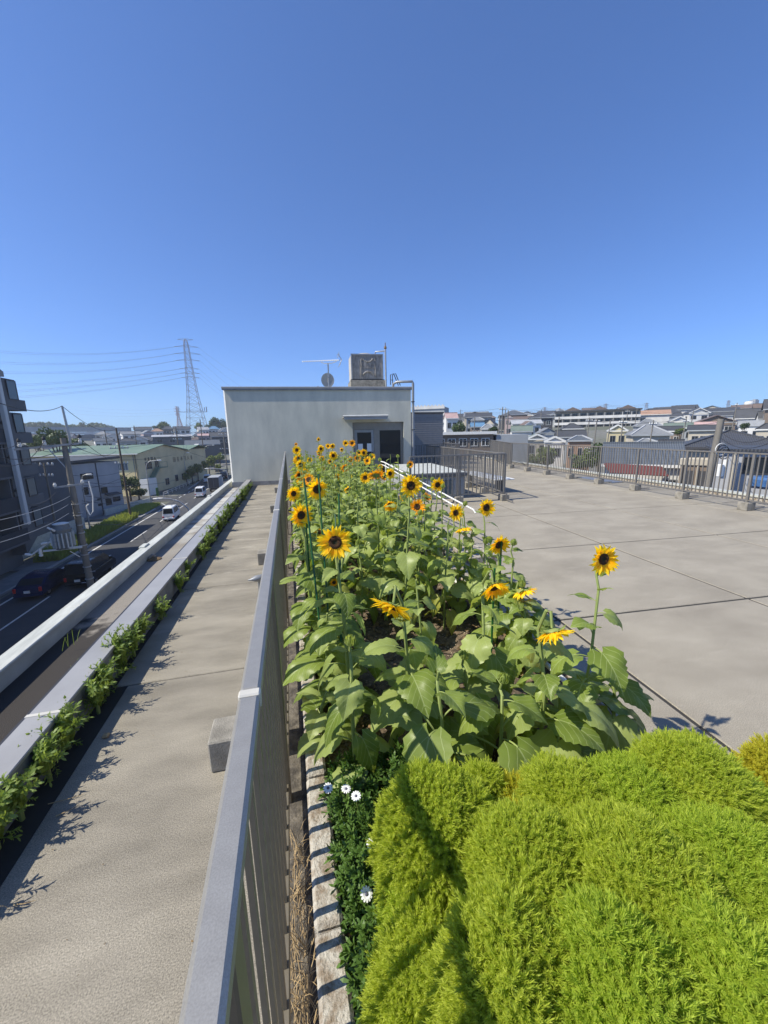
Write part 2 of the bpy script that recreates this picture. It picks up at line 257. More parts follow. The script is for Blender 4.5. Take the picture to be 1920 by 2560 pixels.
# ------------------------------------------------------------------ mesh helpers
class MB:
    def __init__(s): s.v = []; s.f = []; s.uv = None
    def add(s, vs, fs):
        o = len(s.v); s.v += [tuple(p) for p in vs]; s.f += [tuple(i+o for i in f) for f in fs]; return s
    def box(s, x0, y0, z0, x1, y1, z1):
        return s.add([(x0,y0,z0),(x1,y0,z0),(x1,y1,z0),(x0,y1,z0),(x0,y0,z1),(x1,y0,z1),(x1,y1,z1),(x0,y1,z1)],
                     [(0,3,2,1),(4,5,6,7),(0,1,5,4),(1,2,6,5),(2,3,7,6),(3,0,4,7)])
    def cham(s, x0, y0, z0, x1, y1, z1, c=.01):   # box with chamfered edges
        bm = bmesh.new(); bmesh.ops.create_cube(bm, size=1)
        for v in bm.verts: v.co = Vector(((x0+x1)/2+v.co.x*(x1-x0), (y0+y1)/2+v.co.y*(y1-y0), (z0+z1)/2+v.co.z*(z1-z0)))
        bmesh.ops.bevel(bm, geom=list(bm.edges), offset=c, segments=1, affect='EDGES')
        bm.verts.index_update(); s.add([v.co for v in bm.verts], [[v.index for v in f.verts] for f in bm.faces]); bm.free(); return s
    def beam(s, p, q, w=.05, h=None, up=(0, 0, 1)):
        p, q = Vector(p), Vector(q); h = h or w; d = (q-p).normalized(); u = Vector(up)
        if abs(d.dot(u)) > .98: u = Vector((0, 1, 0))
        a_ = d.cross(u).normalized()*w/2; b_ = a_.cross(d).normalized()*h/2
        vs = [p-a_-b_, p+a_-b_, p+a_+b_, p-a_+b_, q-a_-b_, q+a_-b_, q+a_+b_, q-a_+b_]
        return s.add(vs, [(0,1,2,3),(7,6,5,4),(0,4,5,1),(1,5,6,2),(2,6,7,3),(3,7,4,0)])
    def tube(s, pts, r, n=8, cap=True):
        pts = [Vector(p) for p in pts]; rs = r if isinstance(r, (list, tuple)) else [r]*len(pts); vs = []; fs = []
        prev = None
        for i, p in enumerate(pts):
            d = (pts[min(i+1, len(pts)-1)]-pts[max(i-1, 0)]).normalized()
            if prev is None:
                u = Vector((0, 0, 1)) if abs(d.z) < .9 else Vector((1, 0, 0)); a_ = d.cross(u).normalized()
            else: a_ = (prev-d*prev.dot(d)).normalized()
            prev = a_; b_ = d.cross(a_)
            for k in range(n):
                t_ = 2*math.pi*k/n; vs.append(p+(a_*math.cos(t_)+b_*math.sin(t_))*rs[i])
        for i in range(len(pts)-1):
            for k in range(n): fs.append((i*n+k, i*n+(k+1) % n, (i+1)*n+(k+1) % n, (i+1)*n+k))
        if cap: fs.append(tuple(range(n-1, -1, -1))); fs.append(tuple((len(pts)-1)*n+k for k in range(n)))
        return s.add(vs, fs)
    def lathe(s, c, prof, n=20):   # prof: [(r,z)]
        vs = []; fs = []
        for r, z in prof:
            for k in range(n): vs.append((c[0]+r*math.cos(2*math.pi*k/n), c[1]+r*math.sin(2*math.pi*k/n), c[2]+z))
        for i in range(len(prof)-1):
            for k in range(n): fs.append((i*n+k, i*n+(k+1) % n, (i+1)*n+(k+1) % n, (i+1)*n+k))
        fs.append(tuple(range(n-1, -1, -1))); fs.append(tuple((len(prof)-1)*n+k for k in range(n)))
        return s.add(vs, fs)
    def prism(s, poly, d):   # poly: 3D points, d: extrusion vector
        poly = [Vector(p) for p in poly]; d = Vector(d); n = len(poly)
        return s.add(poly+[p+d for p in poly], [tuple(range(n-1, -1, -1)), tuple(range(n, 2*n))]+[(i, (i+1) % n, (i+1) % n+n, i+n) for i in range(n)])
    def quad(s, a_, b_, c_, d_): return s.add([a_, b_, c_, d_], [(0,1,2,3)])
    def mesh(s, name, m=None, smooth=False, off=None):
        me = bpy.data.meshes.new(name)
        vs = s.v if off is None else [(x-off[0], y-off[1], z-off[2]) for x, y, z in s.v]
        me.from_pydata(vs, [], s.f)
        bm = bmesh.new(); bm.from_mesh(me); bmesh.ops.recalc_face_normals(bm, faces=bm.faces); bm.to_mesh(me); bm.free()
        if m: me.materials.append(m)
        if smooth:
            me.polygons.foreach_set('use_smooth', [True]*len(me.polygons))
            try: me.set_sharp_from_angle(angle=math.radians(40))
            except Exception: pass
        return me
def link(name, me, parent=None, loc=None):
    o = bpy.data.objects.new(name, me); COL.objects.link(o)
    if parent is not None: o.parent = parent
    if loc is not None: o.location = loc
    return o
def tag(o, label=None, cat=None, group=None, kind=None):
    if label: o['label'] = label
    if cat: o['category'] = cat
    if group: o['group'] = group
    if kind: o['kind'] = kind
    return o
def thing(name, label, cat, loc=(0, 0, 0), rz=0., group=None):
    o = bpy.data.objects.new(name, None); COL.objects.link(o); o.location = loc; o.rotation_euler = (0, 0, rz); o.empty_display_size = .2
    return tag(o, label, cat, group)
def part(name, mb, m, parent, smooth=False, label=None, world=True):
    """mb in world coordinates when the parent has no rotation and world is True, else in the parent's own space"""
    off = None
    if world and parent is not None:
        off = Vector(parent.location)
        if parent.parent is not None: off = off + Vector(parent.parent.location)
    me = mb.mesh(name, m, smooth, off); o = link(name, me, parent)
    if label: o['label'] = label
    return o
def solo(name, mb, m, label, cat, group=None, smooth=False, base=None):
    base = Vector(base) if base is not None else Vector(mb.v[0])
    o = link(name, mb.mesh(name, m, smooth, base)); o.location = base; return tag(o, label, cat, group)
def struct(name, mb, m, parent=None, smooth=False):
    o = link(name, mb.mesh(name, m, smooth), parent)
    if parent is None: o['kind'] = 'structure'
    return o
def lpart(name, mb, m, parent, smooth=False, label=None):
    return part(name, mb, m, parent, smooth, label, world=False)
AL = math.radians(-3.5)                 # the terrace, its fences and the penthouse stand 3.5 degrees off the street side
UX, UY = Vector((math.cos(AL), math.sin(AL), 0)), Vector((-math.sin(AL), math.cos(AL), 0))
def uv_(u, v, z=0.): return UX*u+UY*v+Vector((0, 0, z))
# ================================================================== THE ROOF
def solid_slab(name, x0, y0, x1, y1, z0, z1, m, parent, rot=0.):
    o = link(name, MB().cham(x0, y0, z0, x1, y1, z1, .006).mesh(name, m), parent); o.rotation_euler = (0, 0, rot); return o
body = struct('building_below', MB().box(-2.44, -4, -9.2, 12.6, 29, -.16), M['wconc'])
terr = struct('roof_terrace', MB().box(-.02, -3.9, -.155, 12.55, 28.5, -.007), M['joint'])
us = [-1.4, .02, 2.36, 4.70, 7.0, 9.32, 12.2]; vs_ = [-3.7, -1.3, 1.0, 3.25, 5.50, 7.92, 10.2, 12.5, 14.8, 17.1, 19.4, 22., 25.]
for i in range(1, len(us)-1):
    for j in range(len(vs_)-1):
        solid_slab('slab', us[i]+.015, vs_[j]+.015, us[i+1]-.015, vs_[j+1]-.015, -.048, 0, M['slab'], terr, AL)
walk = struct('roof_walkway', MB().box(-1.52, -3.9, -.15, -.03, 15.75, -.006), M['joint'])
wy = [-3.9, -1.2, .9, 3.10, 5.09, 7.3, 9.6, 11.9, 14., 15.7]
for j in range(len(wy)-1):
    xs = -1.35 if wy[j+1] < 3.2 else -1.44
    solid_slab('slab', xs, wy[j]+.005, -.03, wy[j+1]-.005, -.048, 0, M['walk'], walk)
# gap with earth between the walkway and the coping
struct('earth_strip', MB().box(-1.49, -3.9, -.14, -1.34, 15.7, -.02), M['soil'])
# low wall with grey sheet coping
w = thing('low_parapet', 'low parapet capped with smooth grey metal sheet beside the weeds', 'parapet', (-1.575, 0, 0))
part('wall', MB().box(-1.64, -3.9, -.14, -1.495, 15.7, .222), M['plinth'], w)
ys = [-3.9, -.6, 2.52, 5.66, 8.6, 11.4, 14., 15.68]
for j in range(len(ys)-1):
    part('coping_sheet', MB().cham(-1.665, ys[j]+.006, .222, -1.483, ys[j+1]-.006, .25, .005), M['sheet'], w)
    if j: part('joint_cover', MB().box(-1.668, ys[j]-.013, .2235, -1.480, ys[j]+.013, .2535), M['band'], w)
part('shadow_gap_trim', MB().box(-1.684, -3.9, .20, -1.667, 15.6, .243), M['darkmetal'], w)
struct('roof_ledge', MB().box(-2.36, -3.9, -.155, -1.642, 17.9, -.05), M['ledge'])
w = thing('outer_parapet', 'pale outer parapet with painted coping at the roof edge above the road', 'parapet', (-2.4, 0, 0))
part('wall', MB().box(-2.46, -3.9, -.15, -2.345, 27, .09), M['outer'], w)
ys = [-3.9, .4, 4.6, 8.8, 13., 17.2, 21.5, 27]
for j in range(len(ys)-1): part('coping', MB().cham(-2.49, ys[j]+.003, .09, -2.325, ys[j+1]-.003, .125, .008), M['outer'], w)
for y in (7.0, 12.6): part('coping_lump', MB().cham(-2.51, y-.11, .10, -2.41, y+.11, .15, .012), M['outer'], w)
part('outer_wall_face', MB().box(-2.475, -3.9, -9.1, -2.465, 27, .06), M['wconc'], w)
d = thing('roof_drain', 'rusty drain grate with debris against the outer parapet', 'drain', (-2.26, 6.75, -.05))
part('grate', MB().lathe((-2.26, 6.75, -.05), [(.11, 0), (.11, .012), (.07, .03), (.03, .045)], 14), M['deadleaf'], d, True)
part('drain_pipe', MB().tube([(-2.33, 6.72, -.02), (-2.27, 6.74, .03), (-2.25, 6.76, .0)], .025), M['conc'], d, True)
# gutter and kerb of the planter
struct('planter_gutter', MB().box(-.029, -3.9, -.154, -.021, 15.6, .02).box(-.15, -3.9, -.046, -.03, 15.5, .004), M['gutter'])
pk = struct('planter_kerb', MB().box(-.02, -3.9, -.04, .06, 15.5, .02), M['curb'])
y = -2.; k = 0
while y < 15.3:
    o = link('kerb_stone', MB().cham(-.022+rnd.uniform(-.003, .003), y+.004, .015, .072, y+.596, .30+rnd.uniform(-.003, .003), .012).mesh('kerb_stone', M['curb']), pk); y += .6
pk2 = struct('planter_outer_kerb', MB().box(1.70, -2, -.03, 1.76, 5.2, .02), M['curb'])
pk2.rotation_euler = (0, 0, AL*.6)
for j in range(12):
    o = link('kerb_stone', MB().cham(1.69, -2+j*.6+.004, .015, 1.77, -2+j*.6+.596, .24, .012).mesh('kerb_stone', M['curb']), pk2)
hose = solo('drip_hose', MB().tube([(1.86+.06*math.sin(i*.5), -1+i*.35, .03 if i % 2 else .035) for i in range(18)], .035, 10), M['darkmetal'], 'thick dark rubber pipe lying along the outer kerb of the planter', 'pipe', smooth=True)
solo('white_edging_pipe', MB().tube([(1.66, -1, .28), (1.65, 1.2, .28), (1.68, 3., .275), (1.75, 5., .27)], .018, 8), M['white'], 'thin white pipe on the inner edge of the outer planter kerb', 'pipe', smooth=True)
# soil
def soilmesh():
    m_ = MB(); nx, ny = 36, 260
    for j in range(ny+1):
        for i in range(nx+1):
            y_ = -1.8+j*(15.4+1.8)/ny; x_ = .05+i*(1.72+max(0, y_)*.035-.05)/nx
            z_ = .20+.05*noise.noise(Vector((x_*3, y_*3, 0)))+.025*noise.noise(Vector((x_*14, y_*14, 3)))
            m_.v.append((x_, y_, z_))
    for j in range(ny):
        for i in range(nx):
            a_ = j*(nx+1)+i; m_.f.append((a_, a_+1, a_+nx+2, a_+nx+1))
    return m_
struct('planter_soil', soilmesh(), M['soil'], smooth=True)
def scatter_mesh(n, maker, zf, seed, xr=(.08, 1.66), yr=(.6, 9), near=1.8):
    r = random.Random(seed); m_ = MB()
    for _ in range(n):
        x_ = r.uniform(*xr); y_ = yr[0]+(yr[1]-yr[0])*r.random()**near
        z_ = .20+.05*noise.noise(Vector((x_*3, y_*3, 0)))+.025*noise.noise(Vector((x_*14, y_*14, 3)))
        maker(m_, r, x_, y_, z_)
    return m_
def pebble(m_, r, x, y, z):
    s = r.uniform(.004, .014); vs = []
    for dx, dy, dz in ((1,0,0),(0,1,0),(-1,0,0),(0,-1,0),(0,0,1),(0,0,-1)):
        vs.append((x+dx*s*r.uniform(.6, 1.2), y+dy*s*r.uniform(.6, 1.2), z+dz*s*.7))
    m_.add(vs, [(0,1,4),(1,2,4),(2,3,4),(3,0,4),(1,0,5),(2,1,5),(3,2,5),(0,3,5)])
def litter(m_, r, x, y, z):
    s = r.uniform(.015, .05); t = r.uniform(0, 6.3); c, q = math.cos(t), math.sin(t); z += .012
    P = [(0, -s), (.45*s, -.2*s), (.3*s, .6*s), (0, s), (-.35*s, .5*s), (-.5*s, -.2*s)]
    m_.add([(x+c*a_-q*b_, y+q*a_+c*b_, z+r.uniform(-.01, .02)) for a_, b_ in P], [(0,1,2),(0,2,3),(0,3,4),(0,4,5)])
o = link('pebbles', scatter_mesh(12000, pebble, 0, 3).mesh('pebbles', M['pebble'])); tag(o, 'crumbs of earth and small pebbles on the planter soil', 'pebbles', kind='stuff')
o = link('leaf_litter', scatter_mesh(900, litter, 0, 4).mesh('leaf_litter', M['deadleaf'])); tag(o, 'dry brown leaf litter scattered on the planter soil', 'leaf litter', kind='stuff')
# ------------------------------------------------------------------ left fence
fl = thing('railing', 'long bronze railing with grey handrail running beside the sunflower bed', 'railing', (-.13, 0, 0))
me_b = MB().box(-.006, -.011, .13, .006, .011, 1.262).mesh('baluster', M['fence'])
y = -1.0
while y < 15.5:
    o = link('baluster', me_b, fl, (0, y, 0)); y += .097
for y in (-.35, .42, 1.78, 3.7, 5.5, 7.5, 9.6, 11.6, 13.6, 15.4): part('post', MB().cham(-.152, y-.03, 0, -.108, y+.03, 1.262, .004), M['fence'], fl)
ys = [-1.4, .872, 3.24, 5.6, 8., 10.4, 12.8, 15.5]
for j in range(len(ys)-1):
    part('handrail', MB().cham(-.154, ys[j]+.012, 1.262, -.106, ys[j+1]-.012, 1.30, .007), M['railtop'], fl)
    if j: part('joint_sleeve', MB().cham(-.1555, ys[j]-.013, 1.2605, -.1045, ys[j]+.013, 1.3015, .004), M['band'], fl)
part('bottom_rail', MB().cham(-.146, -1.4, .10, -.114, 15.5, .128, .004), M['fence'], fl)
def footing(x0, y0, x1, y1, h, label, group, hole=False, root=None):
    b = MB().cham(x0, y0, 0, x1, y1, h, .008)
    if not hole: return solo('footing_block', b, M['conc'], label, 'concrete block', group, base=((x0+x1)/2, (y0+y1)/2, 0))
    t_ = thing('footing_block', label, 'concrete block', ((x0+x1)/2, (y0+y1)/2, 0), 0, group)
    part('block', b, M['conc'], t_)
    part('mortar_ring', MB().lathe(((x0+x1)/2+.03, (y0+y1)/2, h), [(.062, -.01), (.062, .006), (.05, .008), (.05, -.005)], 24), M['curb'], t_, True)
    part('mortar_plug', MB().lathe(((x0+x1)/2+.03, (y0+y1)/2, h), [(.05, -.01), (.05, .003)], 20), M['gutter'], t_, True)
    return t_
footing(-.56, 2.06, -.20, 2.27, .20, 'nearest concrete block beside the walkway railing, with round mortar plug', 'blocks beside the walkway railing', True)
footing(-.56, 5.78, -.20, 6.0, .185, 'second concrete block beside the walkway railing, past the dark vent cap', 'blocks beside the walkway railing')
footing(-.55, 9.85, -.20, 10.1, .185, 'third concrete block beside the walkway railing, near the grey penthouse', 'blocks beside the walkway railing')
footing(-.55, 13.3, -.20, 13.5, .185, 'farthest concrete block beside the walkway railing, by the penthouse wall', 'blocks beside the walkway railing')
v = thing('vent_pipe', 'small dark pointed vent pipe standing on the walkway by the railing', 'vent', (-.43, 4.5, 0))
part('pipe', MB().tube([(-.43, 4.5, 0), (-.43, 4.5, .2), (-.43, 4.46, .26), (-.45, 4.42, .29)], .028, 12), M['grey'], v, True)
hood = MB(); hood.tube([(-.55, 4.40, .29), (-.52, 4.40, .292), (-.47, 4.41, .295), (-.38, 4.43, .295), (-.34, 4.44, .295)], [.006, .012, .036, .04, .02], 14)
part('hood', hood, M['grey'], v, True)

# ------------------------------------------------------------------ far fences
def fence(name, label, pts, h=1.3, base=.18, blocks=True, spacing=1.62, blabel='', bgroup='', every=None, bl=None, first_off=0.):
    p0 = Vector(pts[0]); t_ = thing(name, label, 'railing', p0, 0)
    mb_ = MB().box(-.009, -.012, base+.06, .009, .012, h-.035).mesh('baluster', M['fence2'])
    idx = 0
    for s in range(len(pts)-1):
        a_, b_ = Vector(pts[s]), Vector(pts[s+1]); d_ = (b_-a_); L = d_.length; d_.normalize(); ang = math.atan2(-d_.x, d_.y)
        n = int(L/.115)
        for k in range(1, n):
            o = link('baluster', mb_, t_, a_+d_*(L*k/n)-p0); o.rotation_euler = (0, 0, ang)
        part('handrail', MB().beam(a_+Vector((0, 0, h-.015)), b_+Vector((0, 0, h-.015)), .05, .035), M['fence2'], t_)
        part('bottom_rail', MB().beam(a_+Vector((0, 0, base+.045)), b_+Vector((0, 0, base+.045)), .03, .03), M['fence2'], t_)
        nb = max(1, round(L/spacing)); side = Vector((-d_.y, d_.x, 0))
        for k in range(nb+1):
            if s and k == 0: continue
            q = a_+d_*(L*k/nb)
            part('post', MB().beam(q+Vector((0, 0, base-.03)), q+Vector((0, 0, h-.033)), .05, .05), M['fence2'], t_)
            if blocks:
                m_ = MB().cham(-.11, -.11, 0, .11, .11, base, .008)
                m_.box(.13, -.015, .03, .16, .015, base-.02)
                o = link('footing_block', MB().cham(-.115, -.11, 0, .115, .11, base, .008).mesh('footing_block', M['conc'])); o.location = (q.x, q.y, 0); o.rotation_euler = (0, 0, ang)
                tag(o, bl[idx] if bl and idx < len(bl) else blabel, 'concrete block', bgroup)
                o2 = link('bracket', MB().box(.15, -.012, .04, .17, .012, base+.05).box(.15, -.012, .04, .50, .012, .065).mesh('bracket', M['fence2']), t_, q-p0); o2.rotation_euler = (0, 0, ang)
                idx += 1
    return t_
q = [Vector((9.98, 4.85, 0))]+[Vector((10.08+.084*(y_-6.4), y_, 0)) for y_ in (17.7,)]
ordn = ['first', 'second', 'third', 'fourth', 'fifth', 'sixth', 'seventh', 'eighth', 'ninth']
fence('railing', 'long grey railing on concrete blocks along the far side of the terrace, houses behind', q,
      bl=[f'{o_} concrete block from the camera under the long terrace railing' for o_ in ordn], bgroup='blocks under the long terrace railing')
fence('railing', 'continuation of the terrace railing turning away towards the distant roofs', [(11.08, 17.9, 0), (13.6, 24.5, 0), (9.2, 24.9, 0)], blocks=False, base=.1)
fence('railing', 'grey railing round the low white-roofed hatch beside the sunflowers', [(3.05, 9.62, 0), (5.72, 9.48, 0), (6.42, 17.6, 0), (5.4, 17.7, 0)], spacing=1.35,
      bl=['concrete block at the near post of the hatch railing, by the stair handrails', 'concrete block in the middle of the front of the hatch railing', 'concrete block at the corner of the hatch railing, casting a shadow on the terrace'],
      blabel='concrete block behind the balusters of the hatch railing', bgroup='blocks under the hatch railing')
fence('railing', 'low grey railing behind the hatch, partly hidden by the nearer railing', [(6.6, 18.9, 0), (8.6, 18.7, 0), (9.0, 23.5, 0)], blocks=False, base=.1)
# terrace edge beyond the right fence
w = thing('edge_parapet', 'low whitish parapet edge of the terrace behind the long railing', 'parapet', (11.5, 0, 0))
for j in range(14):
    y0 = -1+j*2.
    a_ = Vector((11.55+.084*(y0-6.4), y0+.01, 0)); b_ = Vector((11.55+.084*(y0+2-6.4), y0+1.99, 0))
    part('coping', MB().beam(a_+Vector((0, 0, .13)), b_+Vector((0, 0, .13)), .24, .05), M['outer'], w)
    part('wall', MB().beam(a_+Vector((0, 0, .03)), b_+Vector((0, 0, .03)), .18, .145), M['curb'], w)
solo('drain_cover', MB().cham(11.0, 11.2, .0, 11.5, 13.0, .03, .004), M['grey'], 'flat grey metal cover plate between the terrace railing and the edge', 'cover')
# shelf like white board near the inner railing corner
t_ = thing('white_bench', 'low white bench board standing behind the corner of the hatch railing', 'bench', (6.3, 11.6, 0))
part('seat', MB().cham(6.05, 10.6, .40, 6.75, 13.2, .44, .01), M['white'], t_)
for yy in (10.9, 12.9): part('leg', MB().box(6.3, yy-.05, 0, 6.5, yy+.05, .40), M['darkmetal'], t_)
# ------------------------------------------------------------------ hatch
t_ = thing('roof_hatch', 'low grey hut with flat pale blue-white roof behind the railing', 'hatch', (3.9, 10.2, 0), AL)
lpart('wall', MB().box(-.55, .05, 0, .95, 3.4, .66), M['wgrey'], t_)
lpart('roof', MB().cham(-.62, -.03, .66, 1.02, 3.5, .76, .015), M['wslate'], t_)
lpart('roof_sheet', MB().box(-.60, 0, .762, 1.0, 3.46, .772), M['outer'], t_)
lpart('door', MB().box(.28, .035, .08, .62, .048, .56), M['paleglass'], t_)
lpart('door', MB().box(-.2, .035, .08, .2, .048, .56), M['white'], t_)
# ------------------------------------------------------------------ stairs with white handrails beside the bed
t_ = thing('stair', 'concrete steps from the penthouse door down beside the planter', 'stair', (2.1, 8, 0), AL)
for k in range(4): lpart('step', MB().cham(-.35, 1.2+k*.32-4.9+3, 0, .62, 5.6, .13*(k+1), .01), M['conc'], t_)
t_ = thing('handrail_pair', 'pair of sloping white pipe handrails between sunflowers and terrace', 'handrail', (2.0, 6, 0))
A0, A1 = ay(961, 1156, 8.9), ay(1183, 1274, 5.7); B0, B1 = ay(961, 1164, 8.9), ay(1143, 1268, 5.9)
B1 = ay(1143, 1268, 5.7)
part('rail', MB().tube([A0+Vector((0, .4, 0)), A0, A1, A1+Vector((.02, -.05, -.05))], .015, 10), M['white'], t_, True)
part('rail', MB().tube([B0+Vector((0, .4, 0)), B0, B1, B1+Vector((.02, -.03, -.04))], .013, 10), M['white'], t_, True)
for f_ in (.02, .45):
    P = A0.lerp(A1, f_); part('post', MB().tube([(P.x, P.y, 0), P], .016, 8), M['white'], t_, True)
solo('stair_wall', MB().prism([(1.9, 9.6, .02), (1.9, 9.6, .62), (2.2, 5.2, .16), (2.2, 5.2, .02)], (.10, 0, 0)), M['curb'], 'low sloping whitish wall at the planter end of the steps', 'wall')
solo('plank', MB().cham(2.45, 4.9, .0, 2.9, 5.5, .10, .01), M['curb'], 'low pale concrete slab lying beside the sunflowers', 'slab')

# ------------------------------------------------------------------ penthouse
P0 = Vector((-2.18, 15.8, 0))
def wl(px, py):      # wall coordinates (x along, z) of a picture point
    w_ = ray(px, py); t = (P0-CAM).dot(UY)/w_.dot(UY); p = CAM+w_*t; return (p-P0).dot(UX), p.z
pent = thing('penthouse', 'flat roofed grey rendered penthouse with glazed door behind the sunflowers', 'building', P0, AL)
W_, H_ = wl(1027, 1000)[0], wl(700, 972)[1]
dx0, dz1 = wl(881, 1056); dx1, _ = wl(1009, 1056)
wallm_ = MB()
def wseg(x0, z0, x1, z1): wallm_.box(x0, 0, z0, x1, .22, z1)
bm_ = MB().box(.02, 0, .16, dx0, .3, H_).box(dx0, 0, dz1, dx1, .3, H_).box(dx1, 0, .16, W_, .3, H_).box(W_-.3, .3, 0, W_, 7, H_).box(.02, .3, 0, .3, 7, H_).box(.3, 6.7, 0, W_-.3, 7, H_).box(.3, .3, H_-.2, W_-.3, 6.7, H_-.05)
lpart('wall', bm_, M['wall'], pent)
lpart('sunlit_corner', MB().prism([(.02, -.001, .16), (-.035, .05, .16), (.02, .05, .16)], (0, 0, H_-.16)), M['white'], pent)  # white chamfer painted to stand for sun catching the wall corner
lpart('plinth', MB().box(-.03, -.02, -.04, dx0, .3, .158).box(dx1, -.02, -.04, W_, .3, .158), M['plinth'], pent)
lpart('coping', MB().cham(-.07, -.06, H_-.0, W_+.05, .35, H_+.075, .008).box(-.06, .35, H_, .35, 7.05, H_+.07).box(W_-.35, .35, H_, W_+.04, 7.05, H_+.07), M['sheet'], pent)
lpart('drip_edge', MB().box(-.06, -.052, H_-.05, W_+.04, -.04, H_-.001), M['plinth'], pent)
# door recess
rz0 = .0; ry = .16
fr = lpart('door_frame', MB().box(dx0, ry, rz0, dx0+.09, ry+.08, dz1).box(dx1-.05, ry, rz0, dx1, ry+.08, dz1).box(dx0+.09, ry, dz1-.28, dx1-.05, ry+.08, dz1), M['frame'], pent)
mx0, mz = wl(939, 1075); mx1 = wl(945, 1075)[0]
lpart('mullion', MB().box(mx0-.05, ry-.01, 0, mx1+.03, ry+.09, dz1-.28), M['frame'], pent)
dr = lpart('door', MB().box(dx0+.09, ry+.01, 0, dx0+.19, ry+.06, dz1-.29).box(mx0-.16, ry+.01, 0, mx0-.055, ry+.06, dz1-.29).box(dx0+.19, ry+.01, dz1-.40, mx0-.16, ry+.06, dz1-.29).box(dx0+.19, ry+.01, 0, mx0-.16, ry+.06, .14), M['grey'], pent)
lpart('pane', MB().box(dx0+.19, ry+.03, .14, mx0-.16, ry+.04, dz1-.40), M['glass'], dr)
lpart('handle', MB().box(mx0-.14, ry-.03, .95, mx0-.10, ry+.01, 1.15), M['darkmetal'], dr)
for (a0, a1, b0, b1) in ((896, 909, 1110, 1130), (919, 932, 1109, 1129)):
    x0_, z1_ = wl(a0, b0); x1_, z0_ = wl(a1, b1)
    o = MB().box(x0_, ry+.022, z0_, x1_, ry+.027, z1_); lpart('notice_sheet', o, M['paper'], dr)
wi = lpart('window', MB().box(mx1+.03, ry+.01, 0, mx1+.09, ry+.06, dz1-.28).box(dx1-.10, ry+.01, 0, dx1-.05, ry+.06, dz1-.28).box(mx1+.09, ry+.01, dz1-.33, dx1-.10, ry+.06, dz1-.28).box(mx1+.09, ry+.01, 0, dx1-.10, ry+.06, .1), M['frame'], pent)
lpart('pane', MB().box(mx1+.09, ry+.03, .1, dx1-.10, ry+.04, dz1-.33), M['glass'], wi)
# inside: shelf shapes and back wall so the glass shows a room
lpart('interior_wall', MB().box(.35, 3.0, 0, W_-.35, 3.05, H_-.25), M['wdark'], pent)
for k, zz in enumerate((.55, 1.0, 1.5)): lpart('shelf', MB().box(mx1+.2, .9, zz, dx1-.1, 1.3, zz+.04).box(mx1+.3+.2*k, .95, zz+.04, mx1+.55+.2*k, 1.2, zz+.25), M['wbeige' if k == 1 else 'wgrey'], pent)
# awning
ax0, azt = wl(856, 1037); ax1, azb = wl(964, 1046)
lpart('awning', MB().cham(ax0, -.55, azb+.02, ax1, .0, azb+.07, .008).box(ax0+.02, -.56, azb-.045, ax1-.03, -.52, azb+.02).box(ax0, -.03, azb+.07, ax1, 0, azb+.13), M['sheet'], pent)
lpart('awning_gutter', MB().tube([(ax0-.02, -.57, azb+.09), (ax1+.0, -.57, azb+.10)], .022, 8), M['white'], pent, True)
# drain pipe on the corner
px_ = W_+.07
lpart('downpipe', MB().tube([(px_-.75, .3, H_+.02), (px_-.72, .25, H_+.22), (px_-.6, .1, H_+.27), (px_-.02, -.06, H_+.27), (px_+.01, -.06, H_+.2), (px_, -.06, 0)], .05, 12), M['grey'], pent, True)
for zz in (.8, 2., 3.1): lpart('pipe_clip', MB().box(px_-.06, -.12, zz, px_+.06, .0, zz+.03), M['darkmetal'], pent)
# tank on the roof
T0 = ay(879, 958, 18.6); T1 = ay(957, 955, 18.6)
zb = H_+.0; tw = T1.x-T0.x; zt0 = ay(918, 949, 18.6).z; zt1 = ay(918, 886, 18.6).z
tk = thing('water_tank', 'weathered square panel water tank with H shaped ribs on the penthouse roof', 'water tank', (T0.x, 18.6, zb), AL)
hh = zt1-zb; h0 = zt0-zb
lpart('base', MB().cham(-.04, -.05, -.1, tw+.1, 1.4, h0-.04, .01), M['conc'], tk)
lpart('base_frame', MB().box(-.02, -.03, h0-.038, tw+.06, 1.36, h0), M['darkmetal'], tk)
lpart('panel', MB().cham(.03, 0, h0+.002, tw, 1.2, hh, .03), M['tank'], tk)
lpart('side_panel', MB().box(.012, .04, h0+.04, .028, 1.16, hh-.04), M['tankside'], tk)
for xx in (.0, tw-.05): lpart('flange', MB().box(xx, -.045, h0, xx+.06, .002, hh+.01), M['grey'], tk)
lpart('flange', MB().box(.062, -.04, hh-.05, tw-.052, .001, hh+.01), M['grey'], tk)
rib = MB(); cx = tw/2+.05; zm = (h0+hh)/2
def arc(c, r0, a0_, a1_, n=10): return [Vector((c[0]+r0*math.cos(math.radians(a0_+(a1_-a0_)*i/n)), -.02, c[1]+r0*.8*math.sin(math.radians(a0_+(a1_-a0_)*i/n)))) for i in range(n+1)]
rib.tube(arc((cx, hh-.16), .22, 190, 350), .038, 8); rib.tube(arc((cx, zm-.40), .24, 15, 165), .038, 8)
for s_ in (-1, 1): rib.tube([(cx+s_*.34, -.01, h0+.14), (cx+s_*.34, -.02, zm-.1), (cx+s_*.31, -.02, zm+.08), (cx+s_*.34, -.02, zm+.26), (cx+s_*.30, -.01, hh-.16)], .02, 8)
rib.cham(cx-.30, -.018, zm-.06, cx+.30, .01, zm+.24, .015)
lpart('pressed_rib', rib, M['tank'], tk, True)
lpart('lid', MB().lathe((tw/2-.05, .55, hh), [(.38, -.01), (.4, .05), (.34, .09), (.1, .12)], 20), M['tankside'], tk, True)
lpart('pipe', MB().tube([(tw+.12, -.06, -.05), (tw+.12, -.06, hh+.05), (tw+.12, -.06, hh+.22)], .04, 10), M['galv'], tk, True)
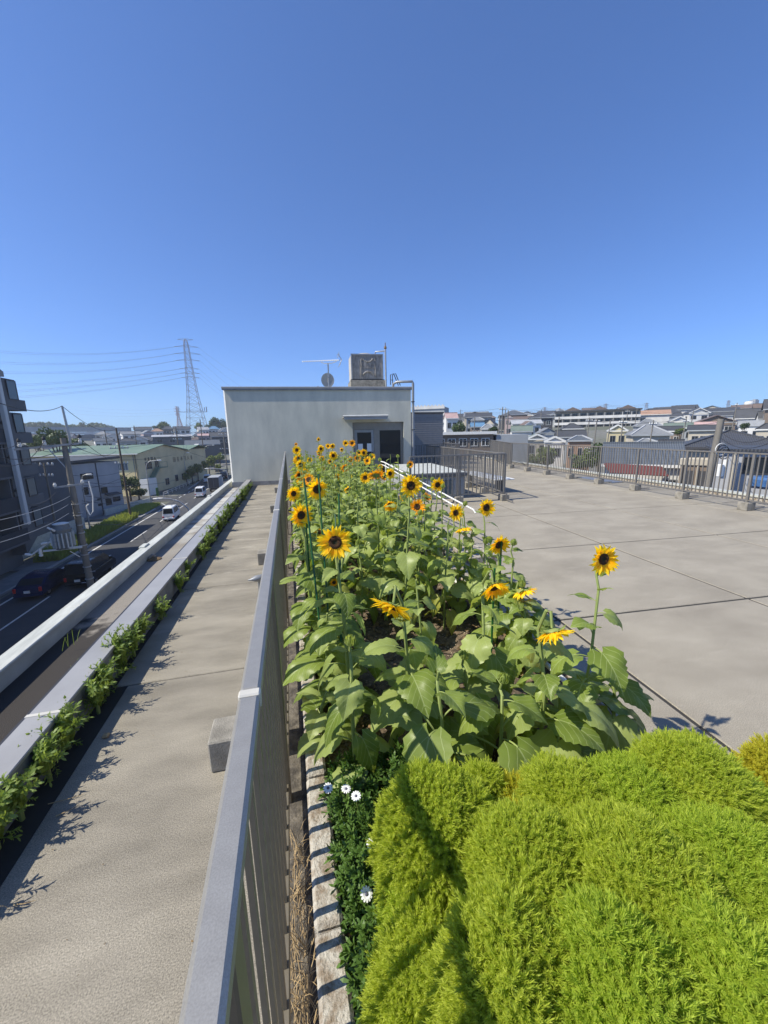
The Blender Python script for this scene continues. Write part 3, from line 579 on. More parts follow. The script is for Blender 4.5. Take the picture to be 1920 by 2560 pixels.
lpart('pipe', MB().tube([(tw-.35, .1, hh+.02), (tw-.33, .05, hh+.12), (tw+.12, -.06, hh+.14)], .03, 10), M['galv'], tk, True)
lpart('pipe_valve', MB().lathe((tw+.12, -.06, hh+.22), [(.035, 0), (.07, .04), (.05, .12), (.02, .15), (.02, .28)], 10), M['deadleaf'], tk, True)
lpart('pump', MB().cham(tw+.25, -.1, .0, tw+.85, .2, .16, .02).tube([(tw+.1, 0, .1), (tw+.9, 0, .14)], .05, 8).cham(tw+.75, -.12, .0, tw+.95, .12, .28, .02), M['darkmetal'], tk, True)
# ladder hoops
lo_ = thing('roof_ladder', 'thin grey ladder hoops rising over the penthouse roof edge', 'ladder', ay(985, 965, 17.5))
for s_, yy in ((0, 17.5), (1, 17.9)):
    P1, P2, P3, P4 = ay(976+s_*5, 962, yy), ay(976+s_*5, 937, yy), ay(984+s_*5, 934, yy), ay(996+s_*5, 964, yy)
    part('hoop', MB().tube([P1, P2, P3, P4], .02, 6), M['darkmetal'], lo_, True)
part('rung', MB().tube([ay(978, 950, 17.5), ay(983, 950, 17.9)], .015, 6), M['darkmetal'], lo_)
# antenna and dish
zr = H_
A = ay(822, 964, 16.6)
an = thing('tv_antenna', 'long comb shaped television antenna on a mast on the penthouse roof', 'antenna', (A.x, A.y, zr))
top = ay(820, 909, 16.6)
part('mast', MB().tube([(A.x, A.y, zr-.1), top], .028, 8), M['galv'], an, True)
b0, b1 = ay(756, 904, 16.6), ay(853, 900, 16.6)
part('boom', MB().beam(b0, b1, .02), M['galv'], an)
for k in range(20):
    P = b0.lerp(b1, k/21+.01); part('element', MB().tube([P-Vector((.0, .25, .05)), P+Vector((.0, .25, .05))], .02, 5), M['white'], an)
c_, d1, d2 = ay(854, 899, 16.6), ay(845, 885, 16.6), ay(848, 914, 16.6)
part('reflector', MB().tube([c_, d1], .016, 5).tube([c_, d2], .016, 5).tube([ay(846, 890, 16.6)-Vector((0, .4, 0)), ay(846, 890, 16.6)+Vector((0, .4, 0))], .01, 5).tube([d2-Vector((0, .4, 0)), d2+Vector((0, .4, 0))], .01, 5).tube([d1-Vector((0, .4, 0)), d1+Vector((0, .4, 0))], .01, 5), M['galv'], an)
part('brace', MB().tube([ay(802, 905, 16.6), ay(812, 909, 16.6), ay(830, 908, 16.6), ay(842, 903, 16.6)], .014, 6), M['white'], an, True)
D = ay(819, 951, 16.9)
ds = thing('satellite_dish', 'pale round satellite dish at the foot of the antenna mast', 'satellite dish', (D.x, D.y, zr))
prof = [(i/8*.27, -.05*(i/8)**2) for i in range(9)]
dm = MB(); n = 24; vs = []; fs = []
for r_, z_ in prof:
    for k in range(n): vs.append((r_*math.cos(6.2832*k/n), z_*1.0, r_*1.08*math.sin(6.2832*k/n)))
for i in range(8):
    for k in range(n): fs.append((i*n+k, i*n+(k+1) % n, (i+1)*n+(k+1) % n, (i+1)*n+k))
dm.add([Vector(v_)+D for v_ in vs], fs)
part('reflector', dm, M['wgrey'], ds, True)
part('mount', MB().tube([(D.x+.03, D.y-.1, zr-.05), (D.x+.03, D.y-.1, D.z+.05)], .03, 8).tube([D+Vector((.0, -.12, -.06)), D+Vector((.0, -.35, .06))], .035, 8), M['galv'], ds, True)
solo('vent_stub', MB().tube([(ay(795, 966, 16.8).x, 16.8, zr-.05), (ay(795, 966, 16.8).x, 16.8, zr+.24)], .03, 8), M['grey'], 'short grey pipe stub on the penthouse roof beside the dish', 'pipe', smooth=True)
# ribbed brown annex to the right of the penthouse
S0, S1 = ay(1030, 1033, 21.), ay(1108, 1033, 21.)
sb = thing('siding_annex', 'dark brown building with horizontal siding right behind the penthouse', 'building', (S0.x-1.5, 21., 0))
zt = S0.z
part('wall', MB().box(S0.x-1.5, 21.03, -4, S1.x, 27, zt-.02), M['siding'], sb)
k = 0; zz = -1.
while zz < zt-.12:
    part('siding_board', MB().prism([(S0.x-1.5, 21.03, zz), (S0.x-1.5, 21.03, zz+.115), (S0.x-1.5, 21.0, zz)], (S1.x-S0.x+1.5, 0, 0)), M['siding'], sb); zz += .12
part('coping', MB().box(S0.x-1.52, 20.97, zt-.02, S1.x+.03, 27.05, zt+.05), M['wdark'], sb)
# ================================================================== THE TOWN
def terr_h(x, y):
    d = math.hypot(x, y)
    L = np.interp(d, [0, 110, 180, 260, 420, 3000], [-9.1, -9.1, -4., -1, 3, 4])
    Rr = np.interp(d, [0, 30, 60, 100, 150, 260, 500, 3000], [-7, -6.5, -5, -2.2, 2.2, 5, 7, 4])
    az_ = math.degrees(math.atan2(x, max(y, .1)))
    t = min(1, max(0, (az_-2)/14.)); t = t*t*(3-2*t)
    if x < -8: t = 0
    if x > 0 and y < 0: t = 1
    return float(L*(1-t)+Rr*t)
def ground():
    m_ = MB(); xs = sorted(set([-2500, -1500, -900, -600, -420, -300, -200, -150, -110, -80, -60, -45, -36, -30, -22, -12, -4, 3, 8, 14, 20, 28, 36, 46, 60, 75, 90, 110, 130, 155, 180, 220, 260, 320, 400, 500, 700, 1000, 1600, 2500]))
    ys_ = [-1500, -600, -200, -60, -20, 0, 12, 24, 36, 48, 60, 75, 90, 105, 120, 140, 160, 180, 205, 230, 260, 300, 350, 420, 500, 650, 900, 1300, 2000, 3200]
    for y_ in ys_:
        for x_ in xs: m_.v.append((x_, y_, terr_h(x_, y_)))
    n = len(xs)
    for j in range(len(ys_)-1):
        for i in range(n-1): a_ = j*n+i; m_.f.append((a_, a_+1, a_+n+1, a_+n))
    return m_
struct('ground', ground(), M['ground'])
# road
def strip(name, pts, w0, w1, z, m, parent=None):   # ribbon: left offset w0, right offset w1 about a path
    m_ = MB(); P = [Vector((p[0], p[1], 0)) for p in pts]
    for i, p in enumerate(P):
        d_ = (P[min(i+1, len(P)-1)]-P[max(i-1, 0)]).normalized(); nrm = Vector((d_.y, -d_.x, 0))
        m_.v += [tuple(p+nrm*w0+Vector((0, 0, z))), tuple(p+nrm*w1+Vector((0, 0, z)))]
    for i in range(len(P)-1): m_.f.append((2*i, 2*i+1, 2*i+3, 2*i+2))
    return struct(name, m_, m, parent)
road_pts = [(-19.8, -60), (-19.8, 60), (-20.2, 80), (-20.9, 100), (-22.2, 120), (-25., 140), (-30, 160), (-38, 180)]
road = strip('road', road_pts, -.7, 14.5, -9.06, M['asphalt'])
for pts in ([(-19.8, -30), (-19.82, 40), (-19.85, 66)],): strip('edge_line', pts, -.09, .09, -9.05, M['paint'], road)
strip('edge_line', [(-19.85, 66), (-20.2, 69), (-21.4, 71.5), (-23.6, 72.6), (-27, 73)], -.09, .09, -9.05, M['paint'], road)
strip('edge_line', [(-21.6, 90), (-22.3, 102), (-23.4, 120)], -.08, .08, -9.05, M['paint'], road)
strip('road', [(-20, 74.), (-27, 74.2), (-34, 77), (-50, 80)], 0, 6.5, -9.058, M['asphalt'])
for k in range(7): strip('lane_dash', [(-20.3+.0*k, 74+k*3.4), (-20.35, 75.8+k*3.4)], -.08, .08, -9.05, M['paint'], road)
for k in range(-3, 10): strip('lane_dash', [(-17.3-.006*max(0, 45.7+k*10-60)*1.2, 45.7+k*10), (-17.32-.006*max(0, 45.7+k*10-60)*1.2, 50.8+k*10)], -.07, .07, -9.05, M['paint'], road)
for k in range(-3, 10): strip('centre_line', [(-14.6, -20+k*12), (-14.6, -9+k*12)], -.07, .07, -9.05, M['paint'], road)
kerb = struct('kerb', MB().beam((-20.9, -40, -8.99), (-20.9, 66, -8.99), .18, .16).beam((-21.3, 94, -8.99), (-22.9, 112, -8.99), .18, .16), M['wconc'])
pv = struct('pavement', MB().box(-23, -40, -9.08, -21, 38, -8.94).box(-24.5, 38, -9.08, -21, 66, -8.98), M['pave'])
struct('side_bank', MB().box(-34, 60, -9.09, -24.5, 73, -8.97), M['pave'])
# verge grass
def blades(n, xr, yr, hz, s, z0, seed, mask=None):
    r = random.Random(seed); m_ = MB()
    for _ in range(n):
        x_, y_ = r.uniform(*xr), r.uniform(*yr)
        if mask and not mask(x_, y_): continue
        t = r.uniform(0, 6.28); h = hz*r.uniform(.4, 1.2); w_ = s*r.uniform(.7, 1.3); dx, dy = math.cos(t)*w_, math.sin(t)*w_; lx, ly = r.uniform(-.4, .4)*h, r.uniform(-.4, .4)*h
        m_.add([(x_-dx, y_-dy, z0), (x_+dx, y_+dy, z0), (x_+lx+dx*.4, y_+ly+dy*.4, z0+h), (x_+lx-dx*.5, y_+ly, z0+h*.8)], [(0, 1, 2, 3)])
    return m_
def bulge(x_, y_): return True
o = link('verge_grass', blades(9000, (-23.2, -21.1), (40, 59.5), .85, .05, -8.98, 11).mesh('verge_grass', M['grass'])); tag(o, 'bright green grass on the verge beside the road', 'grass', kind='stuff')
o = link('verge_grass', blades(4000, (-24.4, -21.3), (61.5, 70.5), .45, .07, -8.98, 12, lambda x, y: (x+22.6)**2/3.5+(y-66)**2/20 < 1.2).mesh('verge_grass', M['grass'])); tag(o, 'shaded dark green grass round the foot of the curved street lamp', 'grass', kind='stuff')

# ------------------------------------------------------------------ trees
def leaf_cloud(c, r, n, s, seed, mb=None, shell=.45, lumps=9):
    """leaf faces spread through a lumpy crown; r = (rx, ry, rz)"""
    g = np.random.RandomState(seed); c = np.array(c, float); r = np.array(r, float)
    lc = g.normal(size=(lumps, 3)); lc /= np.linalg.norm(lc, axis=1)[:, None]; lc *= g.uniform(.25, .72, (lumps, 1)); lr = g.uniform(.32, .55, lumps)
    pick = g.randint(0, lumps, n); d_ = g.normal(size=(n, 3)); d_ /= np.linalg.norm(d_, axis=1)[:, None]
    rad = g.uniform(shell, 1, n)**.6
    P = (lc[pick]+d_*(lr[pick]*rad)[:, None])*r+c
    u = g.normal(size=(n, 3)); u /= np.linalg.norm(u, axis=1)[:, None]; nn = d_+g.normal(size=(n, 3))*.6
    w_ = np.cross(u, nn); w_ /= np.linalg.norm(w_, axis=1)[:, None]; u = np.cross(w_, nn); u /= np.linalg.norm(u, axis=1)[:, None]
    sz = (s*g.uniform(.5, 1.3, n))[:, None]
    V = np.stack([P-u*sz-w_*sz*.5, P+u*sz*.2-w_*sz*.8, P+u*sz, P-u*sz*.1+w_*sz*.8], 1).reshape(-1, 3)
    mb = mb or MB(); o_ = len(mb.v); mb.v += [tuple(p) for p in V.tolist()]; mb.f += [(o_+4*i, o_+4*i+1, o_+4*i+2, o_+4*i+3) for i in range(n)]
    return mb
def rawmesh(mb, name, m):
    me = bpy.data.meshes.new(name); me.from_pydata(mb.v, [], mb.f); me.materials.append(m); return me
def tree(c, r, h, label, m='tree', n=1800, s=.4, group=None, name='tree', seed=1, cat='tree'):
    """c: centre of the crown, h: height of the crown centre above the ground"""
    b = Vector((c[0], c[1], c[2]-h)); t_ = thing(name, label, cat, b, 0, group)
    o = link('crown', rawmesh(leaf_cloud((0, 0, h), r, n, s, seed), 'crown', M[m]), t_)
    tr_ = MB().tube([(0, 0, -.5), (.05*r[0], 0, h*.5), (0, .05*r[0], h+.2*r[2])], [.09*r[0]+.05, .07*r[0]+.03, .02], 7)
    for k in range(4):
        an_ = k*1.6+seed; tr_.tube([(0, 0, h*.55), (r[0]*.5*math.cos(an_), r[1]*.5*math.sin(an_), h+.2*r[2])], [.04*r[0]+.02, .015], 5)
    link('trunk', tr_.mesh('trunk', M['bark']), t_)
    return t_

# ------------------------------------------------------------------ houses
def window(parent, c, w_, h_, ang, fm='white', gm='glass', bars=1):
    """window standing on a wall: c centre in the parent's space, ang: direction of its outward normal"""
    f_ = link('window', None, None) if False else None
    b = MB(); t = .06
    b.box(-w_/2-t, -.05, -h_/2-t, w_/2+t, .0, -h_/2).box(-w_/2-t, -.05, h_/2, w_/2+t, .0, h_/2+t).box(-w_/2-t, -.05, -h_/2, -w_/2, .0, h_/2).box(w_/2, -.05, -h_/2, w_/2+t, .0, h_/2)
    for k in range(bars): xx = -w_/2+w_*(k+1)/(bars+1); b.box(xx-.025, -.045, -h_/2, xx+.025, -.005, h_/2)
    o = link('window', b.mesh('window', M[fm]), parent, c); o.rotation_euler = (0, 0, ang)
    link('pane', MB().box(-w_/2, -.022, -h_/2, w_/2, -.012, h_/2).mesh('pane', M[gm]), o)
    return o
def house(px0, px1, ye, yr, Z, roof, wallc, roofc, label, rz=0., d=None, group=None, yb=None, win=2, name='house', fascia=None, extra=None, storeys=2, winm='glass', hipf=.35):
    """a house given by where its eaves and ridge show and how far away it stands"""
    pe = az((px0+px1)/2, ye, Z); w_ = (px1-px0)*Z/FPX; rh = max(.15, (ye-yr)*Z/FPX)*(.92)
    view = math.atan2(pe.x, pe.y)
    ang = -view+rz; d = d or w_*.75
    w_ = w_/(abs(math.cos(rz))+abs(math.sin(rz))*d/w_) if rz else w_
    if roof == 'hip' or roof == 'side': pass
    base = min(terr_h(pe.x, pe.y), pe.z-2.4)-.3
    # centre lies d/2 behind the eave line
    cdir = Vector((math.sin(view), math.cos(view), 0)); cen = Vector((pe.x, pe.y, base))+cdir*d*.5
    t_ = thing(name, label, 'house', cen, ang, group); H = pe.z-base; ov = min(.5, w_*.06)
    lpart('wall', MB().box(-w_/2+ov, -d/2+ov, 0, w_/2-ov, d/2-ov, H+.02), M[wallc], t_)
    r_ = MB(); th = .14
    if roof == 'flat':
        r_.box(-w_/2, -d/2, H, w_/2, d/2, H+rh)
    elif roof == 'hip':
        k = min(w_/2*.98, d/2)*(1 if hipf is None else 1); rl = max(0, w_/2-k)
        vs_l = [(-w_/2, -d/2, H), (w_/2, -d/2, H), (w_/2, d/2, H), (-w_/2, d/2, H), (-w_/2, -d/2, H+th), (w_/2, -d/2, H+th), (w_/2, d/2, H+th), (-w_/2, d/2, H+th), (-rl-.01, 0, H+th+rh), (rl+.01, 0, H+th+rh)]
        r_.add(vs_l, [(0, 3, 2, 1), (0, 1, 5, 4), (1, 2, 6, 5), (2, 3, 7, 6), (3, 0, 4, 7), (4, 5, 9, 8), (5, 6, 9), (6, 7, 8, 9), (7, 4, 8)])
        cap = MB()
        for p_, q_ in (((-w_/2, -d/2, H+th), (-rl, 0, H+th+rh)), ((w_/2, -d/2, H+th), (rl, 0, H+th+rh)), ((-rl-.1, 0, H+th+rh), (rl+.1, 0, H+th+rh))): cap.beam(p_, q_, .22, .16)
        lpart('ridge_cap', cap, M['rpale' if roofc in ('rgrey', 'rslate', 'rpale') else roofc], t_)
    elif roof == 'side':      # ridge across the view: the slope faces the camera
        r_.prism([(-w_/2, -d/2, H), (-w_/2, 0, H+rh), (-w_/2, d/2, H), (-w_/2, d/2, H+th), (-w_/2, 0, H+rh+th), (-w_/2, -d/2, H+th)], (w_, 0, 0))
        lpart('gable', MB().prism([(-w_/2+ov, -d/2+ov, H), (-w_/2+ov, 0, H+rh*.95), (-w_/2+ov, d/2-ov, H)], (w_-2*ov, 0, 0)), M[wallc], t_)
        lpart('ridge_cap', MB().beam((-w_/2, 0, H+rh+th), (w_/2, 0, H+rh+th), .25, .18), M[roofc], t_)
    elif roof == 'gable':     # the gable faces the camera
        r_.prism([(-w_/2, -d/2, H), (0, -d/2, H+rh), (w_/2, -d/2, H), (w_/2, -d/2, H+th), (0, -d/2, H+rh+th), (-w_/2, -d/2, H+th)], (0, d, 0))
        lpart('gable', MB().prism([(-w_/2+ov, -d/2+ov, H), (0, -d/2+ov, H+rh*.95), (w_/2-ov, -d/2+ov, H)], (0, d-2*ov, 0)), M[wallc], t_)
        if fascia: lpart('bargeboard', MB().beam((-w_/2, -d/2-.03, H+.05), (0, -d/2-.03, H+rh+.05), .05, .25).beam((0, -d/2-.03, H+rh+.05), (w_/2, -d/2-.03, H+.05), .05, .25), M[fascia], t_)
    elif roof == 'shed':
        r_.prism([(-w_/2, -d/2, H), (-w_/2, d/2, H+rh), (-w_/2, d/2, H+rh+th), (-w_/2, -d/2, H+th)], (w_, 0, 0))
    lpart('roof', r_, M[roofc], t_)
    if roof != 'flat': lpart('eaves', MB().box(-w_/2, -d/2-.06, H-.06, w_/2, -d/2, H+th), M[fascia or 'wgrey'], t_)
    hw = min(1.3, max(.7, H*.18)); r = random.Random(int(px0*7+ye))
    for st in range(storeys):
        zc = H-1.5-2.7*st
        if zc < 1: break
        for k in range(win):
            if r.random() < .12: continue
            window(t_, (-w_/2+ov+(w_-2*ov)*(k+.5)/win+r.uniform(-.2, .2), -d/2+ov-.001, zc), min(1.7, (w_-2*ov)/win*.55), min(1.15, H*.4), 0, 'white' if wallc in ('wdark', 'wbrown', 'worange') else 'grey', winm)
        if w_ > 5: window(t_, (-w_/2+ov-.001, r.uniform(-.2, .2)*d, zc), 1.2, 1., -math.pi/2, 'grey', winm)
    return t_
G1 = 'houses on the slope across the terrace'
HS = [  # px0 px1 eave ridge Z roof wall roofcolour label
 (1108,1146,1047,1032,90,'side','wwhite','rpink','tall white house with pale pink roof right of the brown siding annex',.25),
 (1163,1230,1043,1032,130,'side','wgrey','rdark','wide grey house with dark roof beyond the pale pink roofed house',.0),
 (1174,1212,1068,1057,98,'side','wbrown','rblue','low house with bright blue metal roof',.1),
 (1176,1211,1051,1043,112,'hip','wgrey','rgrey','small grey house just above the blue roof',.1),
 (1211,1242,1061,1047,105,'gable','wbeige','rdark','narrow gabled house next to the cluster of thin poles',-.3),
 (1199,1238,1073,1061,80,'hip','wbeige','rgrey','low house with grey hipped roof and pale eaves in front of the blue roofed house',.1),
 (1319,1384,1045,1035,120,'hip','wdark','rdark','dark walled house with broad hipped roof on the skyline',.1),
 (1272,1328,1049,1041,135,'side','wbrown','rbrown','long brown roofed house left of the dark walled house',.0),
 (1262,1282,1044,1036,125,'gable','wpink','rdark','slim pink gabled house beside the thin poles',.1),
 (1272,1355,1060,1050,95,'side','wwhite','rpale','wide white house with pale low roof below the dark walled house',.15),
 (1300,1338,1064,1053,88,'gable','wwhite','rbrown','white gabled house with brown roof edge',.5),
 (1276,1331,1080,1065,75,'side','wwhite','rgreen','white house with dull green roof above the red roof strip',.05),
 (1279,1311,1097,1090,62,'shed','wbrown','rred','low shed with a dark red roof',.0),
 (1310,1368,1099,1086,60,'gable','wbeige','rgreen','house with green gable roof edged in white',.15),
 (1340,1390,1083,1070,76,'gable','wgrey','rgrey','grey gabled house behind the green gable roof',.3),
 (1399,1458,1073,1059,92,'hip','wgrey','rdark','dark hipped roof in front of the balcony apartment block',.2),
 (1386,1464,1094,1077,66,'side','wgrey','rdark','broad dark roofed house below the apartment block',.1),
 (1358,1412,1105,1092,55,'gable','wwhite','rgrey','white house with grey gable roof just behind the railing',.1),
 (1418,1478,1103,1091,52,'hip','worange','rslate','orange walled house with slate hipped roof seen through the railing',.1),
 (1620,1694,1034,1019,165,'side','wbrown','rdark','brown house with dark roof on the skyline behind the orange roof',.2),
 (1596,1670,1037,1025,145,'side','wwhite','rorange','white house with broad orange roof',.05),
 (1671,1712,1042,1032,155,'hip','wgrey','rdark','grey hipped house on the skyline between orange roof and white gables',.0),
 (1713,1768,1033,1020,140,'gable','wwhite','rdark','white gabled house with dark roof edge on the skyline',.35),
 (1770,1838,1029,1019,170,'side','wgrey','rdark','long dark roof on the skyline right of the white gable',.0),
 (1787,1832,1040,1030,138,'side','wwhite','rdark','white boxy house with dark roof and wide window',.05),
 (1840,1893,1047,1021,100,'side','wwhite','rdark','tall white house with huge dark roof slope',.1),
 (1886,1935,1027,1008,108,'side','wwhite','rbrown','large white house with brownish roof at the top of the hill',.1),
 (1895,1940,1048,1028,85,'side','wwhite','rdark','white house with dark roof below the brownish one at the edge of view',.2),
 (1671,1720,1054,1041,112,'gable','wwhite','rgrey','white gabled house with pale bargeboards behind the green roof',.2),
 (1738,1831,1057,1038,100,'gable','wbrown','rbrown','brown house with very wide low gable',.15),
 (1664,1732,1071,1058,86,'side','wgrey','rgreen','house with broad grey-green metal roof',.0),
 (1584,1652,1066,1047,108,'hip','wgrey','rgrey','large pale grey hipped roof behind the silver tiled roof',.2),
 (1518,1566,1078,1062,76,'gable','wyellow','rpale','yellow house with white gable roof',.1),
 (1566,1670,1089,1063,56,'hip','wbeige','rgrey','house with silver grey ribbed tile roof rising to a point',.25),
 (1575,1650,1113,1099,48,'hip','wgrey','rgrey','lower silver grey tiled roof just behind the railing',.25),
 (1640,1702,1079,1067,70,'side','wbrown','rdark','brown house with dark roof right of the silver tiled roof',.1),
 (1724,1798,1077,1064,66,'side','wbeige','rdark','beige house with stained wall and thin dark roof',.05),
 (1740,1800,1066,1056,82,'side','wbrown','rpink','low house with faded pink roof',.05),
 (1646,1706,1119,1102,44,'side','wgrey','rdark','dark blue-black roof just above the railing',.15),
 (1850,1900,1066,1050,75,'flat','wwhite','rpale','white flat topped house among the dark roofs',.05),
 (1895,1940,1075,1060,58,'hip','wbeige','rdark','beige house partly cut by the edge of the picture',.05),
]
for i, h in enumerate(HS):
    house(*h[:9], rz=h[9], group=None, win=2 if (h[1]-h[0]) < 60 else 3, storeys=2 if h[4] > 70 else 1, fascia='white' if (h[5] == 'gable' and 'white' in h[8]) or i % 5 == 0 else None)
# apartment block with balconies
pe = az(1385, 1075, 150); ab = thing('apartment_block', 'long three storey apartment block with white balcony fronts on the skyline', 'building', (pe.x, pe.y, pe.z-6), -math.atan2(pe.x, pe.y)-.05)
Wd = 180*150/FPX; Ht = 42*150/FPX
lpart('wall', MB().box(0, 1.5, 0, Wd, 10, Ht+6), M['wbeige'], ab)
lpart('roof', MB().box(-.3, -.2, Ht+6, Wd+.3, 10.3, Ht+6.5), M['rdark'], ab)
for k in range(3):
    z_ = 6.0+k*Ht/3-.4
    lpart('balcony', MB().box(0, 0, z_-.1, Wd, 1.5, z_+.05), M['wgrey'], ab)
    lpart('balcony_front', MB().box(0, -.06, z_, Wd, 0, z_+.95), M['wwhite'], ab)
    for j in range(10):
        lpart('partition', MB().box(j*Wd/10-.06, 0, z_, j*Wd/10+.06, 1.5, z_+2.1), M['wwhite'], ab)
        window(ab, ((j+.5)*Wd/10, 1.48, z_+1.1), 1.6, 1.7, 0, 'grey')
for k in range(3): lpart('rooftop_dormer', MB().prism([(3+k*9, 2, Ht+6.5), (6+k*9, 2, Ht+7.9), (9+k*9, 2, Ht+6.5)], (0, 4, 0)), M['rbrown'], ab)
# far white slab block above the siding annex
pe = az(1030, 1045, 125); fb = thing('apartment_block', 'white apartment block with rows of rooftop fittings above the siding annex', 'building', (pe.x, pe.y, pe.z-8), -math.atan2(pe.x, pe.y)-.25)
lpart('wall', MB().box(0, 0, 0, 10.5, 9, 11.2), M['wgrey'], fb)
for k in range(4): lpart('balcony_front', MB().box(-.1, -.3, 4.+k*2.2, 10.6, 0, 4.9+k*2.2), M['wwhite'], fb)
for k in range(9): lpart('rooftop_fitting', MB().box(.4+k*1.15, .5, 11.2, .9+k*1.15, 1., 11.9), M['wwhite'], fb)
# near buildings beyond the terrace railing
def nearhouse(): pass
h = house(1500,1696,1166,1113,27,'side','wwhite','rslate','wide slate blue shingle roof close behind the railing, dull red awning below', rz=.05, d=7, win=4, storeys=1, fascia='white')
lpart('awning', MB().prism([(-2.6, -3.7, 5.3-2.6), (-2.6, -3.1, 5.9-2.6), (-2.6, -3.1, 5.6-2.6)], (4.8, 0, 0)), M['wred'], h)
P = az(1512, 1157, 26.2); Q = az(1655, 1166, 26.2); solo('red_awning', MB().prism([P+Vector((0, 0, 0)), P+Vector((.1, -.5, -.62)), P+Vector((.1, -.45, -.66)), P+Vector((0, .1, -.1))], Q-P), M['wred'], 'faded red awning strip under the slate blue roof', 'awning')
h = house(1694,1942,1122,1080,31,'hip','wbeige','rdark','big dark tiled hip roof with pale ridge tiles behind the thick concrete pole', rz=.12, d=9, win=4, storeys=2, fascia='wdark')
pe = az(1705, 1135, 23.5); b_ = thing('shed_row', 'weathered brown building with beige upper band and white slatted fence below', 'building', (pe.x, pe.y, pe.z-4.4), -math.atan2(pe.x, pe.y))
lpart('wall', MB().box(0, .1, 0, 2.5, 4, 3.9), M['wbrown'], b_); lpart('fascia', MB().cham(-.05, 0, 3.7, 2.55, .25, 4.15, .05), M['wbeige'], b_)
for k in range(4): lpart('post', MB().box(.05+k*.75, -.02, 1.2, .13+k*.75, .1, 3.7), M['wbeige'], b_)
for k in range(3): lpart('door', MB().box(.2+k*.75, .06, 1.5, .7+k*.75, .1, 3.4), M['wdark'], b_)
for k in range(16): lpart('fence_board', MB().box(.0+k*.16, -.25, 1.3, .1+k*.16, -.22, 2.1), M['white'], b_)
pe = az(1800, 1128, 20.); b_ = thing('blue_house', 'blue-grey walled building with dark window close behind the railing', 'building', (pe.x, pe.y, pe.z-6.5), -math.atan2(pe.x, pe.y)+.1)
lpart('wall', MB().box(0, 0, 0, 5, 5, 6.5), M['wblue'], b_); lpart('roof', MB().box(-.2, -.2, 6.5, 5.1, 5.1, 6.62), M['rdark'], b_)
window(b_, (1.5, -.001, 5.8), 1.0, .75, 0, 'darkmetal'); window(b_, (3.3, -.001, 5.8), 1.0, .75, 0, 'darkmetal')
lpart('drainpipe', MB().tube([(.6, -.08, 0), (.6, -.08, 6.4)], .06, 8), M['wbeige'], b_, True)
solo('blue_tarp', MB().cham(az(1915, 1205, 18).x-.5, az(1915, 1205, 18).y-.4, az(1915, 1205, 18).z-.3, az(1915, 1205, 18).x+.6, az(1915, 1205, 18).y+.5, az(1915, 1205, 18).z+.25, .12), mat('blue_tarp', (.05, .13, .30), .5), 'bright blue tarpaulin bundle behind the end of the railing', 'tarpaulin')
pe = az(1085, 1088, 40); b_ = thing('long_low_building', 'long low building with white roof edge behind the hatch railing', 'building', (pe.x, pe.y, pe.z-5), -math.atan2(pe.x, pe.y)+.05)
lpart('wall', MB().box(0, .2, 0, 6.1, 6, 5.), M['wbrown'], b_); lpart('roof', MB().box(-.2, -.1, 5., 6.4, 6.2, 5.28), M['white'], b_)
for k in range(5): window(b_, (.7+k*1.15, .199, 4.2), .7, .7, 0, 'white')
lpart('extension', MB().box(6.4, .1, 0, 9.6, 5, 4.9), M['wgrey'], b_)
# far town filler
CNAME = dict(wwhite='white', wgrey='grey', wbeige='beige', wbrown='brown', wdark='black walled', wpink='pinkish', rdark='dark', rgrey='grey', rslate='bluish', rbrown='brown', rpale='pale', hip='hipped', side='sloped', gable='gabled')
r = random.Random(5); WC = ['wwhite', 'wgrey', 'wbeige', 'wbrown', 'wwhite', 'wdark', 'wpink']; RC = ['rdark', 'rgrey', 'rslate', 'rbrown', 'rdark', 'rdark', 'rslate', 'rgrey']
for i in range(110):
    px = r.uniform(1150, 2250); Z = r.uniform(75, 270); w_ = r.uniform(7, 12)*FPX/Z
    if px < 1960 and Z < 155 and not (1230 < px < 1300 and Z > 110): continue
    p_ = az(px, 1100, Z); tz = terr_h(p_.x, p_.y)+r.uniform(4.6, 5.8)
    c_ = R.transposed() @ (Vector((p_.x, p_.y, tz))-CAM); pz = 1280-FPX*c_.y/-c_.z
    k1, k2, k3 = r.choice(['hip', 'side', 'gable']), r.choice(WC), r.choice(RC); band = 'on the skyline' if Z > 220 else 'halfway up the hill' if Z > 150 else 'low on the slope'; sec = 'above the hatch' if px < 1330 else 'near the apartments' if px < 1600 else 'towards the crest'
    lab = f'{CNAME[k2]} house with {CNAME[k3]} {CNAME[k1]} roof {band}, {sec}'
    house(px-w_/2, px+w_/2, pz, pz-r.uniform(1.6, 2.3)*FPX/Z, Z, k1, k2, k3, lab, rz=r.uniform(-.4, .4), group=lab, win=2, storeys=1)
